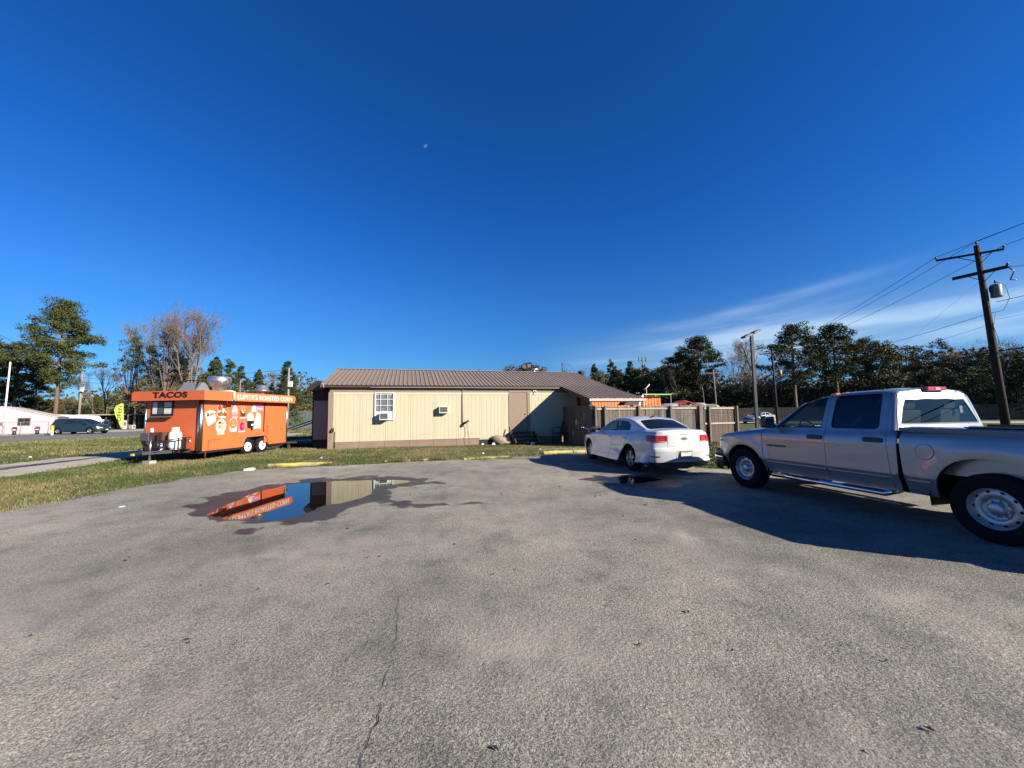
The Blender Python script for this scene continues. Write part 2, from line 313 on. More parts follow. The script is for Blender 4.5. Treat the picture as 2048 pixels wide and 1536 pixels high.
def asphalt():
    out = []
    for x, y in resample(ASPH, 0.25):
        a, b = np.array([x]), np.array([y]); k = 0.5 if (y > -2 and x < 8) else 0
        out.append((x+k*(float(fbm(a, b, 1.6, 3)[0])-0.5), y+k*(float(fbm(a, b, 1.6, 8)[0])-0.5)))
    gx, gy = np.meshgrid(np.arange(-10.9, 33.9, 0.5), np.arange(-13.9, 15.0, 0.5)); P1 = np.c_[gx.ravel(), gy.ravel()]; hx, hy = np.meshgrid(np.arange(-8.0, 6.0, 0.16), np.arange(0.6, 4.6, 0.16)); P1 = np.vstack([P1[~((P1[:, 0] > -8.1) & (P1[:, 0] < 6.1) & (P1[:, 1] > 0.5) & (P1[:, 1] < 4.7))], np.c_[hx.ravel(), hy.ravel()]])
    fx, fy = np.meshgrid(np.arange(-6.9, 4.6, 0.09), np.arange(4.9, 10.6, 0.09)); P2 = np.c_[fx.ravel(), fy.ravel()]
    P1 = P1[~((P1[:, 0] > -7.1) & (P1[:, 0] < 4.8) & (P1[:, 1] > 4.7) & (P1[:, 1] < 10.8))]
    P = np.vstack([P1, P2]); P = P[pip(P[:, 0], P[:, 1], out) & (segdist(P[:, 0], P[:, 1], out) > 0.05)]
    V, T, _ = cdt(out, [], P.tolist()); x, y = V[:, 0], V[:, 1]
    nz = (fbm(x, y, 2.2, 5)-0.5)
    d1 = np.maximum(sdf(x, y, PUD), sdf(x, y, PUD2)-0.08)+0.30*nz+0.12*(fbm(x, y, 6.0, 31)-0.5)
    nz2 = fbm(x, y, 5.0, 15)-0.5; w1 = np.maximum(sdf(x, y, WET)-0.02, sdf(x, y, WET2)-0.1)+0.75*nz+0.45*nz2
    z = 0.030 - 0.016*sstep(d1, -0.25, 0.25) + 0.004*(fbm(x, y, 0.5, 2)-0.5)*(d1 < -0.3)
    wet = np.maximum(sstep(w1, -0.10, 0.10), sstep(d1, -0.16, -0.04))
    V3 = np.c_[V, z]; me = np_mesh('asphalt_lot', V3, T, [m_asphalt], smooth=True)
    at = me.attributes.new('wet', 'FLOAT', 'POINT'); at.data.foreach_set('value', wet.astype(np.float32))
    worn = np.zeros(len(x))
    for (cx, cy, rx, ry, rot, s_) in ((-2.2, 4.6, 1.6, 0.45, 0.25, 0.55), (0.15, 2.75, 0.55, 0.30, 0.1, 0.6), (2.35, 4.9, 0.75, 0.22, -0.5, 0.85), (2.55, 3.9, 0.5, 0.22, -0.6, 0.7), (3.3, 3.35, 0.35, 0.12, 0, 0.7), (-4.6, 3.1, 1.0, 0.4, 0.2, 0.45), (-1.0, 6.8, 2.2, 0.5, 0.1, 0.4), (0.3, 9.5, 2.8, 0.8, 0, 0.4), (1.6, 1.9, 0.5, 0.25, 0.3, 0.4), (-1.9, 2.3, 0.5, 0.3, 0, 0.35), (-6.8, 9.8, 1.2, 0.8, 0.3, 0.5)):
        c_, q_ = math.cos(rot), math.sin(rot); u = ((x-cx)*c_+(y-cy)*q_)/rx; v = (-(x-cx)*q_+(y-cy)*c_)/ry; worn = np.maximum(worn, s_*np.exp(-(u*u+v*v)))
    at = me.attributes.new('worn', 'FLOAT', 'POINT'); at.data.foreach_set('value', (worn*(0.6+0.8*(fbm(x, y, 2.0, 61)))).clip(0, 1).astype(np.float32))
    o = bpy.data.objects.new('asphalt_lot', me); COL.objects.link(o); tag(o, kind='structure'); return out
def asphalt_material():
    m = bpy.data.materials.new('asphalt'); m.use_nodes = True; n = m.node_tree.nodes; l = m.node_tree.links; b = n['Principled BSDF']
    tc = n.new('ShaderNodeTexCoord')
    def noise(sc_, det=4, ro=0.6):
        z = n.new('ShaderNodeTexNoise'); z.inputs['Scale'].default_value = sc_; z.inputs['Detail'].default_value = det; z.inputs['Roughness'].default_value = ro; l.new(tc.outputs['Object'], z.inputs['Vector']); return z.outputs[0]
    def ramp(v, st):
        cr = n.new('ShaderNodeValToRGB'); l.new(v, cr.inputs[0]); e = cr.color_ramp.elements
        for i, (p, c) in enumerate(st):
            q = e[i] if i < 2 else e.new(p); q.position = p; q.color = (*c, 1)
        return cr.outputs[0]
    def mix(bt, f, a, c):
        x = n.new('ShaderNodeMix'); x.data_type = 'RGBA'; x.blend_type = bt
        if isinstance(f, float): x.inputs[0].default_value = f
        else: l.new(f, x.inputs[0])
        for k, v in ((6, a), (7, c)):
            if isinstance(v, tuple): x.inputs[k].default_value = (*v, 1)
            else: l.new(v, x.inputs[k])
        return x.outputs[2]
    big = ramp(noise(0.30, 5, 0.6), [(0.36, (0.150, 0.143, 0.127)), (0.45, (0.200, 0.191, 0.168)), (0.55, (0.238, 0.226, 0.196)), (0.66, (0.30, 0.282, 0.240))])
    mid = ramp(noise(1.7, 6, 0.72), [(0.32, (0.55, 0.55, 0.55)), (0.48, (0.93, 0.93, 0.92)), (0.68, (1.18, 1.16, 1.10))])
    c = mix('MULTIPLY', 0.85, big, mid)
    # stones of the aggregate: pale and dark grains
    vo = n.new('ShaderNodeTexVoronoi'); vo.inputs['Scale'].default_value = 175; l.new(tc.outputs['Object'], vo.inputs['Vector'])
    bw = n.new('ShaderNodeRGBToBW'); l.new(vo.outputs['Color'], bw.inputs[0])
    grain = ramp(bw.outputs[0], [(0.16, (0.30, 0.30, 0.29)), (0.45, (0.88, 0.87, 0.85)), (0.84, (1.85, 1.82, 1.74))])
    worn = ramp(noise(0.55, 4, 0.6), [(0.42, (1, 1, 1)), (0.66, (0.6, 0.6, 0.6))]); wb_ = n.new('ShaderNodeRGBToBW'); l.new(worn, wb_.inputs[0])
    c = mix('MULTIPLY', wb_.outputs[0], c, grain)
    clump = ramp(noise(70, 3, 0.7), [(0.34, (0.62, 0.62, 0.63)), (0.62, (1.18, 1.17, 1.16))]); c = mix('MULTIPLY', 0.6, c, clump)
    spots = ramp(noise(2.3, 3, 0.5), [(0.70, (1, 1, 1)), (0.78, (0.50, 0.48, 0.46))]); c = mix('MULTIPLY', 0.7, c, spots)
    wa = n.new('ShaderNodeAttribute'); wa.attribute_name = 'worn'; wm = n.new('ShaderNodeMath'); wm.operation = 'MULTIPLY'; l.new(wa.outputs['Fac'], wm.inputs[0])
    wn_ = ramp(noise(3.5, 6, 0.7), [(0.35, (0, 0, 0)), (0.6, (1, 1, 1))]); l.new(wn_, wm.inputs[1]); c = mix('MIX', wm.outputs[0], c, (0.36, 0.325, 0.265))
    at = n.new('ShaderNodeAttribute'); at.attribute_name = 'wet'
    wsh = n.new('ShaderNodeMapRange'); l.new(at.outputs['Fac'], wsh.inputs[0]); wsh.inputs[1].default_value = 0.2; wsh.inputs[2].default_value = 0.8
    ad = n.new('ShaderNodeMath'); ad.operation = 'MULTIPLY'; ad.inputs[1].default_value = 0.6; l.new(noise(7, 7, 0.8), ad.inputs[0])
    ad.inputs[1].default_value = 0.75
    sb = n.new('ShaderNodeMath'); sb.operation = 'ADD'; l.new(at.outputs['Fac'], sb.inputs[0]); l.new(ad.outputs[0], sb.inputs[1])
    wf = n.new('ShaderNodeMapRange'); wf.interpolation_type = 'SMOOTHSTEP'; l.new(sb.outputs[0], wf.inputs[0]); wf.inputs[1].default_value = 0.80; wf.inputs[2].default_value = 1.30
    c = mix('MULTIPLY', wf.outputs[0], c, (0.22, 0.205, 0.19)); l.new(c, b.inputs['Base Color'])
    rg = n.new('ShaderNodeMapRange'); l.new(wf.outputs[0], rg.inputs[0]); rg.inputs[3].default_value = 0.88; rg.inputs[4].default_value = 0.45; l.new(rg.outputs[0], b.inputs['Roughness'])
    b.inputs['Specular IOR Level'].default_value = 0.35
    bp = n.new('ShaderNodeBump'); bp.inputs['Strength'].default_value = 0.7; bp.inputs['Distance'].default_value = 0.004; l.new(bw.outputs[0], bp.inputs['Height'])
    bp2 = n.new('ShaderNodeBump'); bp2.inputs['Strength'].default_value = 0.6; bp2.inputs['Distance'].default_value = 0.02; l.new(noise(30, 4, 0.7), bp2.inputs['Height']); l.new(bp.outputs[0], bp2.inputs['Normal'])
    l.new(bp2.outputs[0], b.inputs['Normal']); return m
m_asphalt = asphalt_material()
AOUT = asphalt()
def sheet(name, poly, z, m, rag=0.0, step=0.5, kind='structure'):
    pts = resample(poly, step); out = []
    for i, (x, y) in enumerate(pts):
        out.append((x+rag*random.uniform(-1, 1), y+rag*random.uniform(-1, 1)))
    V, T, _ = cdt(out, [], []); me = np_mesh(name, np.c_[V, np.full(len(V), z)], T, [m])
    o = bpy.data.objects.new(name, me); COL.objects.link(o); return tag(o, kind=kind)
# base ground: one sheet to the horizon with gentle far relief
g = MB(); g.quad((-4000, -4000, 0), (4000, -4000, 0), (4000, 4000, 0), (-4000, 4000, 0)); g.build('ground', m_turf, kind='structure')
GRAV = [(-13.7, 5), (-14.25, 10.8), (-14.8, 13.0), (-15.4, 15.3), (-16.3, 18), (-17.3, 26), (-19, 34), (-20, 38), (-23, 37), (-21, 30), (-19.6, 22), (-18.9, 17), (-18.6, 14), (-18, 10), (-17.4, 5)]
sheet('gravel_drive', GRAV, 0.006, m_gravel, 0.16, 0.35)
sheet('muddy_rut', [(-15.9, 6), (-16.2, 10), (-16.6, 13), (-17.3, 16.5), (-17.6, 16.4), (-17.3, 13), (-16.9, 10), (-16.5, 6)], 0.011, m_mud, 0.09, 0.3)
ROAD = [(-52, -10), (-45, 8), (-36.8, 31), (-27.2, 50), (-14, 76), (10, 110), (-6, 122), (-30, 86), (-43, 62), (-54, 40), (-62, 14), (-69, -8)]
sheet('highway', ROAD, 0.012, m_road, 0.0, 5)
sheet('road_shoulder', [(-54, 40), (-43, 62), (-30, 86), (-33.5, 88), (-46.5, 64), (-57, 42), (-66, 14), (-62, 14)], 0.02, m_pale, 0.0, 5)
sheet('forecourt', [(-57, 42), (-46.5, 64), (-33.5, 88), (-48, 96), (-62, 70), (-80, 46), (-72, 30), (-64, 22)], 0.016, m_pale, 0.2, 3)
sheet('lane_marking', [(-57.3, 22.6), (-45.4, 46.0), (-34.8, 68), (-35.0, 68.1), (-45.6, 46.1), (-57.5, 22.7)], 0.024, m_yellow, 0, 4)
sheet('cross_street', [(14, 57), (30, 49.5), (60, 35), (95, 18), (98, 25), (63, 43), (33, 58), (18, 66)], 0.012, m_pale, 0.0, 4)
sheet('parking_path', [(0.9, 17.2), (3.3, 18.2), (3.5, 15.0), (2.3, 15.1), (1.7, 16.2)], 0.018, m_pale, 0.12, 0.3)
m_water = mat('puddle_water', (0.012, 0.011, 0.009), 0.0, spec=0.5, bump=0.0); _wn = m_water.node_tree; _wn.nodes['Principled BSDF'].inputs['IOR'].default_value = 1.45; _z = _wn.nodes.new('ShaderNodeTexNoise'); _z.inputs['Scale'].default_value = 5; _b = _wn.nodes.new('ShaderNodeBump'); _b.inputs['Strength'].default_value = 0.012; _b.inputs['Distance'].default_value = 0.05; _wn.links.new(_z.outputs[0], _b.inputs['Height']); _wn.links.new(_b.outputs[0], _wn.nodes['Principled BSDF'].inputs['Normal'])
sheet('puddle', [(-6.5, 5.3), (-1.8, 5.3), (-1.8, 10.4), (-6.5, 10.4)], 0.0205, m_water)
sheet('puddle', [(1.3, 8.1), (4.2, 8.1), (4.2, 10.2), (1.3, 10.2)], 0.0205, m_water)
# cracks in the asphalt near the camera
def crack(pts, w):
    mb = MB(); P = resample(pts, 0.06, False); L_ = []; R_ = []
    for i, (x, y) in enumerate(P):
        j = random.uniform(-0.018, 0.018); ww = w*random.uniform(0.25, 1.0)*(0.3 if i in (0, len(P)-1) else 1); L_.append((x+j-ww, y, 0.0345)); R_.append((x+j+ww, y, 0.0345))
    for i in range(len(P)-1): mb.quad(L_[i], R_[i], R_[i+1], L_[i+1])
    mb.build('crack', m_crk, kind='structure')
m_crk = m_black
crack([(-0.66, 1.70), (-0.72, 1.95), (-0.70, 2.10), (-0.76, 2.24)], 0.004)
m_crk = mat('seam_stain', (0.19, 0.176, 0.155), 0.95, var=0.5, vscale=14)
for pts, w_ in (([(-0.76, 2.3), (-0.80, 2.62), (-0.84, 2.9), (-1.02, 3.5)], 0.0035), ([(-1.7, 4.0), (-0.75, 4.62), (0.4, 5.5)], 0.005), ([(-5.0, 3.2), (-3.9, 3.5), (-3.0, 3.4)], 0.004)): crack(pts, w_)

# ================================================================ grass blades
BLD = [(-9.2, 18.9), (3.9, 22.4), (1.6, 31), (-11.5, 27.4)]
def grass(name, n, box, hmin, hmax, wid, avoid, z0=0.0, dens=None):
    x = rng.uniform(box[0], box[1], n); y = rng.uniform(box[2], box[3], n); keep = np.ones(n, bool)
    for p in avoid: keep &= ~pip(x, y, p)
    if dens is not None: keep &= rng.random(n) < dens(x, y)
    x, y = x[keep], y[keep]; n = len(x); nz = fbm(x, y, 0.8, 11); h = rng.uniform(hmin, hmax, n)*(0.45+1.2*nz); a = rng.uniform(0, 2*np.pi, n); w = wid*rng.uniform(0.6, 1.4, n)
    lean = rng.uniform(0.2, 0.9, n)*h; b = rng.uniform(0, 2*np.pi, n); V = np.zeros((n, 3, 3), np.float32)
    V[:, 0] = np.c_[x-w*np.cos(a), y-w*np.sin(a), np.full(n, z0)]; V[:, 1] = np.c_[x+w*np.cos(a), y+w*np.sin(a), np.full(n, z0)]; V[:, 2] = np.c_[x+lean*np.cos(b), y+lean*np.sin(b), z0+h]
    dry = fbm(x, y, 0.45, 21)*0.65+fbm(x, y, 2.2, 5)*0.35; q = dry+rng.normal(0, 0.09, n)+0.03; mi = np.where(q > 0.57, 2, np.where(q > 0.46, 1, 0))
    me = np_mesh(name, V.reshape(-1, 3), np.arange(3*n).reshape(n, 3), [m_g1, m_g2, m_g3], mi); o = bpy.data.objects.new(name, me); COL.objects.link(o); return tag(o, kind='stuff')
m_g1 = mat('grass_green', (0.060, 0.090, 0.018), 0.7); m_g2 = mat('grass_yellow_green', (0.115, 0.125, 0.032), 0.75); m_g3 = mat('grass_straw', (0.26, 0.215, 0.10), 0.8)
TRL = [(-14.3, 14.4), (-11.5, 14.3), (-11, 19.4), (-13.6, 19.6)]
_ed = lambda x, y: np.clip(0.15+segdist(x, y, AOUT)/0.45+0.8*(fbm(x, y, 2.0, 4)-0.5), 0.08, 1)*np.clip(0.35+1.6*(fbm(x, y, 0.9, 41)-0.25), 0.25, 1)
grass('grass', 330000, (-14.3, 5.5, 5.5, 19.6), 0.03, 0.085, 0.006, [AOUT, BLD, GRAV], dens=_ed)
def verge():
    ring = [(a_, b_) for a_, b_ in AOUT if -9.9 < a_ < 2.6 and b_ > 4]; ring = [p for p in ring if p[0] < -8 or p[1] > 11]; ring.sort(key=lambda p: math.atan2(p[0]+2, p[1]-2)); out = []
    for (x, y) in ring: d_ = math.hypot(x+1, y-4); k = 0.12+0.55*float(fbm(np.array([x]), np.array([y]), 1.3, 77)[0]); out.append((x+(x+1)/d_*k, y+(y-4)/d_*k))
    inn = [(x-(x+1)*0.05, y-(y-4)*0.05) for x, y in ring]; V, T, _ = cdt(out+inn[::-1], [], []); o_ = bpy.data.objects.new('dirt_verge', np_mesh('dirt_verge', np.c_[V, np.full(len(V), 0.005)], T, [m_dirt])); COL.objects.link(o_); tag(o_, kind='structure')
m_dirt = ground_material('bare_soil', [(0.38, (0.09, 0.068, 0.045)), (0.5, (0.16, 0.125, 0.088)), (0.62, (0.26, 0.215, 0.16))], (1.2, 8, 60))
verge()
grass('grass', 45000, (4.4, 16, 9.4, 20.5), 0.04, 0.13, 0.008, [AOUT, BLD])
grass('grass', 90000, (-40, -14, 6, 36), 0.04, 0.11, 0.014, [AOUT, BLD, GRAV, ROAD])
grass('grass', 30000, (-32, -8, 18, 48), 0.05, 0.12, 0.02, [AOUT, BLD, GRAV, ROAD])
_bz = lambda x, y: np.exp(-(segdist(x, y, AOUT)/0.16)**2)*(0.15+0.85*(fbm(x, y, 1.5, 9) > 0.5))
grass('grass', 60000, (-9.6, 5.2, 5.0, 15.8), 0.02, 0.07, 0.006, [], 0.028, dens=_bz)
def tuft(x0, y0, n, rad, h):
    a = rng.uniform(0, 6.28, n); q = rad*rng.random(n)**0.6; return np.c_[x0+q*np.cos(a), y0+q*0.6*np.sin(a)]
for (x0, y0, n_t, rd_, h_) in ((-6.0, 12.6, 500, 0.25, 0.16), (-3.9, 13.25, 900, 0.35, 0.2), (-3.3, 13.45, 600, 0.25, 0.17), (-2.6, 13.6, 900, 0.4, 0.2), (-1.2, 13.65, 900, 0.45, 0.18), (-0.4, 13.95, 900, 0.4, 0.18), (-7.6, 12.4, 500, 0.3, 0.15)):
    P_ = tuft(x0, y0, n_t, rd_, h_); bx = (P_[:, 0].min(), P_[:, 0].max(), P_[:, 1].min(), P_[:, 1].max()); grass('grass_tuft', n_t, bx, h_*0.5, h_, 0.006, [], 0.0, dens=lambda x, y: np.exp(-(((x-x0)/rd_)**2+((y-y0)/(rd_*0.5))**2)))
# weeds along the fence foot, beside the sedan
def weeds(n, box, seed):
    r = np.random.default_rng(seed); x = r.uniform(box[0], box[1], n); y = r.uniform(box[2], box[3], n); c = np.c_[x, y, 0.02+0.28*r.random(n)**1.6]; return c
def cards(c, size, r, flat=1.0, jit=0.35):
    """random oriented quads at centres c -> verts (4N,3), faces (N,4)"""
    n = len(c); u = r.normal(size=(n, 3)); u[:, 2] *= flat; u /= np.linalg.norm(u, axis=1)[:, None]; t = r.normal(size=(n, 3)); v = np.cross(u, t); v /= np.linalg.norm(v, axis=1)[:, None]
    s = size*r.uniform(1-jit, 1+jit, n)[:, None]; a = u*s; b = v*s*0.5
    V = np.stack([c-a*0.5, c+b*0.5, c+a*0.5, c-b*0.5], 1).reshape(-1, 3); return V, np.arange(4*n).reshape(n, 4)
_r = np.random.default_rng(3)
wc = np.vstack([weeds(2600, (5.2, 12.2, 12.2, 19.0), 4), weeds(500, (5.4, 7.2, 11.4, 13.0), 5)]); _d = fbm(wc[:, 0], wc[:, 1], 1.0, 3); wc = wc[_d > 0.52]
V, F = cards(wc, 0.10, _r); o = bpy.data.objects.new('weeds', np_mesh('weeds', V, F, [m_g1])); COL.objects.link(o); tag(o, kind='stuff')

# ================================================================ main building
A_ = Vector((-8.91, 18.8, 0)); YB = math.atan2(0.259, 0.966)
bld = thing('building', 'long low cream and tan building with ribbed brown metal roof and lean-to', 'building', A_, YB)
EZ, RS, YR = 3.13, 0.285, 4.4      # eave height, roof slope, ridge y
def roof_z(y): return EZ + RS*(y+0.20) if y > -0.20 else EZ + 0.235*(y+0.20)
w = MB(); w.box(0.02, 13.1, 0.03, 8.8, 0.0, 3.0); w.prism([(0.03, 2.98), (8.8, 2.98), (YR, roof_z(YR)-0.05)], 'yz', 0.05, 13.05); w.build('wall', m_tan, bld)
# tan frieze board and cream rail under the eaves
w = MB(); w.box(-0.01, 13.1, -0.03, 0.029, 2.78, 3.0); w.build('frieze_board', m_tan, bld)
w = MB(); w.box(0.16, 9.02, -0.035, 0.029, 2.655, 2.777); w.box(10.24, 13.08, -0.035, 0.029, 2.655, 2.777); w.build('cream_rail', m_creamtrim, bld)
def siding_panel(x0, x1):
    mb = MB(); xs = [(x0, 0.029), (x0, -0.02)]; x = x0+0.10
    while x < x1-0.02: xs += [(x-0.006, -0.02), (x-0.0035, -0.0135), (x+0.0035, -0.0135), (x+0.006, -0.02)]; x += 0.2032
    xs += [(x1, -0.02), (x1, 0.029)]
    V = [(a, b, 0.345) for a, b in xs]+[(a, b, 2.654) for a, b in xs]; n = len(xs)
    mb.add(V, [(i, i+1, n+i+1, n+i) for i in range(n-1)]+[tuple(range(n))]); mb.build('siding_panel', m_cream, bld)
sx = 0.165
while sx < 9.0: x1 = min(sx+1.216, 9.02); siding_panel(sx, x1-0.004); sx += 1.22
sx = 10.24
while sx < 13.0: x1 = min(sx+1.216, 13.08); siding_panel(sx, x1-0.004); sx += 1.22
w = MB(); w.box(-0.06, 0.16, -0.045, 0.029, 0.0, 2.779); w.build('corner_board', m_tan, bld)
for i in range(6):
    a = 0.165+i*1.2; w = MB(); w.box(a, a+1.188, -0.045-0.006*(i % 2), 0.02, -0.02, 0.34-0.003*i); w.build('skirting_panel', m_skirt, bld)
w = MB(); w.box(7.37, 8.35, -0.012, 0.0295, 0.0, 0.26); w.build('crawl_opening_shade', m_black, bld)  # black panel standing in for the shade inside the opening
w = MB(); w.box(7.37, 8.3, -0.03, 0.02, 0.262, 0.343); w.build('sill_board', mat('grey_board', (0.45, 0.44, 0.40), 0.8), bld)
for a, b in ((8.36, 9.02), (10.3, 11.7), (11.71, 13.08)): w = MB(); w.box(a, b, -0.04, 0.02, -0.02, 0.34); w.build('skirting_panel', m_skirt, bld)
# fascia and soffit of the main eave, gable trim
w = MB(); w.box(-0.38, 12.03, -0.195, 0.0, 3.005, 3.02); w.build('soffit', m_dkbrown, bld)
w = MB(); w.box(-0.38, 12.03, -0.215, -0.197, 3.01, 3.105); w.build('fascia', m_dkbrown, bld)
w = MB(); w.box(1.9, 11.95, -0.222, -0.2165, 3.008, 3.022); w.build('drip_edge', m_gutter, bld)
w = MB(); w.beam((-0.40, -0.22, roof_z(-0.22)-0.06), (-0.40, YR, roof_z(YR)-0.06), 0.03, 0.14); w.build('gable_trim', m_tan, bld)
# ribbed roof sheets, each a sheet of 4 ribs
def roof_sheet(x0, wd, y0, y1, ylow, name='roof_panel'):
    mb = MB(); prof = []; p = wd/4
    for k in range(4):
        c = x0+p*(k+0.5); prof += [(c-p/2+0.0005, 0), (c-0.040, 0), (c-0.016, 0.030), (c+0.016, 0.030), (c+0.040, 0)]
        prof += [(c+0.085, 0), (c+0.092, 0.005), (c+0.099, 0)] if False else []
    prof.append((x0+wd-0.0005, 0)); ys = [y1, -0.20] + ([ylow] if ylow < -0.4 else [-0.25])
    V = []; n = len(prof)
    for y in ys: V += [(a, y, roof_z(y)+h) for a, h in prof]
    F = [(j*n+i, j*n+i+1, (j+1)*n+i+1, (j+1)*n+i) for j in range(len(ys)-1) for i in range(n-1)]
    mb.add(V, F); mb.build(name, m_roof, bld)
for i in range(14): roof_sheet(-0.42+i*0.89, 0.89, None, YR, -0.40)
for i in range(3): roof_sheet(12.041+i*1.013, 1.013, None, YR, -3.72)
w = MB(); n_ = 68
for i in range(n_):
    a = -0.42+i*15.5/n_; b = a+15.5/n_
    w.quad((a, YR, roof_z(YR)), (b, YR, roof_z(YR)), (b, 9.2, roof_z(YR)-RS*(9.2-YR)), (a, 9.2, roof_z(YR)-RS*(9.2-YR)))
w.build('back_roof', m_roof, bld)
w = MB(); zr = roof_z(YR); w.prism([(YR-0.18, zr-0.045+0.03), (YR, zr+0.045), (YR+0.18, zr-0.045+0.03), (YR, zr+0.03)], 'yz', -0.43, 15.09); w.build('ridge_cap', mat('ridge_cap', (0.38, 0.28, 0.245), 0.45), bld)
# lean-to: rake board, eave beam, pale fascia, posts
zl = roof_z(-3.72)
w = MB(); w.beam((12.06, -0.21, roof_z(-0.21)-0.09), (12.06, -3.70, zl-0.09), 0.04, 0.16); w.build('rake_board', m_dkbrown, bld)
w = MB(); w.beam((15.06, 4.3, roof_z(4.3)-0.09), (15.06, -0.21, roof_z(-0.21)-0.09), 0.04, 0.16); w.beam((15.06, -0.21, roof_z(-0.21)-0.09), (15.06, -3.70, zl-0.09), 0.04, 0.16); w.build('rake_board', m_dkbrown, bld)
w = MB(); w.box(12.03, 15.09, -3.74, -3.71, zl-0.135, zl-0.012); w.build('eave_fascia', mat('pale_pink_fascia', (0.55, 0.43, 0.37), 0.6), bld)
w = MB(); w.box(12.1, 15.0, -3.68, -3.60, zl-0.19, zl-0.14); w.build('eave_beam', m_dkbrown, bld)
for a in (12.15, 14.95): w = MB(); w.box(a-0.05, a+0.05, -3.68, -3.60, 0, zl-0.19); w.build('post', m_dkbrown, bld)
for k in range(5):
    a = 12.3+k*0.65; w = MB(); w.beam((a, 0.0, roof_z(0)-0.09), (a, -0.20, roof_z(-0.20)-0.09), 0.04, 0.12); w.beam((a, -0.20, roof_z(-0.20)-0.09), (a, -3.57, roof_z(-3.57)-0.09), 0.04, 0.12); w.build('rafter', m_dkbrown, bld)
w = MB(); w.box(13.1, 13.16, -0.02, 8.8, 0, 3.0); w.build('end_wall', m_tan, bld)
# grey-brown door with frame and knob
m_door = mat('taupe_door', (0.285, 0.205, 0.155), 0.5, var=0.04)
w = MB(); w.box(9.02, 9.12, -0.05, 0.029, 0.34, 2.90); w.box(10.08, 10.24, -0.05, 0.029, 0.34, 2.90); w.box(9.12, 10.08, -0.05, 0.029, 2.80, 2.90); w.build('door_frame', m_tan, bld)
dr = MB(); dr.box(9.125, 10.075, -0.022, 0.02, 0.66, 2.795); dr = dr.build('door', m_door, bld)
w = MB(); w.tube([(9.98, -0.02, 1.60), (9.98, -0.09, 1.60)], [0.022, 0.030], 10); w.build('door_knob', m_steel, dr)
w = MB(); w.box(9.12, 10.08, -0.04, 0.02, 0.34, 0.655); w.build('threshold', m_skirt, bld)
w = MB(); w.box(10.42, 10.62, -0.07, -0.035, 2.83, 2.90); w.tube([(10.5, -0.07, 2.86), (10.62, -0.22, 2.78)], 0.02, 6); w.build('door_lamp', m_whiteplastic, bld)
# window with nine lights, curtain and a window air conditioner
win = MB()
X0, X1, Z0, Z1 = 2.07, 3.01, 1.37, 2.775
for a in ((X0, X0+0.06, Z0, Z1), (X1-0.06, X1, Z0, Z1), (X0+0.06, X1-0.06, Z1-0.05, Z1), (X0+0.06, X1-0.06, Z0, Z0+0.05)): win.box(a[0], a[1], -0.085, 0.0, a[2], a[3])
win = win.build('window', m_white, bld)
w = MB(); w.quad((X0+0.06, -0.03, 1.80), (X1-0.06, -0.03, 1.80), (X1-0.06, -0.03, Z1-0.05), (X0+0.06, -0.03, Z1-0.05)); w.build('pane', m_winglass, win)
w = MB(); cz = [(X0+0.06+0.02*i, -0.0245+0.0035*math.sin(i*1.9)) for i in range(42)]
w.add([(a, b, 1.80) for a, b in cz]+[(a, b, Z1-0.05) for a, b in cz], [(i, i+1, 42+i+1, 42+i) for i in range(41)]); w.build('curtain', m_curtain, win)
for z in (1.80, 2.11, 2.42): w = MB(); w.box(X0+0.06, X1-0.06, -0.07, -0.04, z-0.012, z+0.014); w.build('muntin', m_white, win)
for a in (2.345, 2.675): w = MB(); w.box(a-0.012, a+0.012, -0.072, -0.042, 1.815, Z1-0.05); w.build('muntin', m_white, win)
w = MB(); w.box(X0+0.061, X1-0.061, -0.05, -0.03, Z0+0.05, 1.785); w.build('filler_board', mat('white_board', (0.72, 0.74, 0.78), 0.7), win)
def ac_unit(x0, x1, z0, z1, d, label):
    t = thing('air_conditioner', label, 'air conditioner', A_+Matrix.Rotation(YB, 3, 'Z') @ Vector(((x0+x1)/2, -0.04, z0)), YB)
    hw, h = (x1-x0)/2, z1-z0
    w = MB(); w.box(-hw, hw, -d, 0, 0, h); w.build('casing', m_whiteplastic, t, bevel=0.008)
    w = MB(); w.box(-hw+0.035, hw-0.035, -d-0.004, -d+0.001, 0.05, h-0.03); gp = w.build('grille', m_grille, t)
    w = MB()
    for k in range(9): z = 0.06+k*(h-0.10)/8; w.box(-hw+0.04, hw-0.04, -d-0.012, -d-0.0045, z-0.004, z+0.004)
    tag(w.build('grille_bars', mat('grille_bars', (0.16, 0.165, 0.17), 0.5), gp), kind='stuff')
ac_unit(2.33, 2.75, 1.385, 1.74, 0.34, 'white air conditioner sitting in the lower part of the gridded window')
ac_unit(5.24, 5.70, 1.69, 2.04, 0.26, 'white air conditioner through the bare cream wall, right of the window')
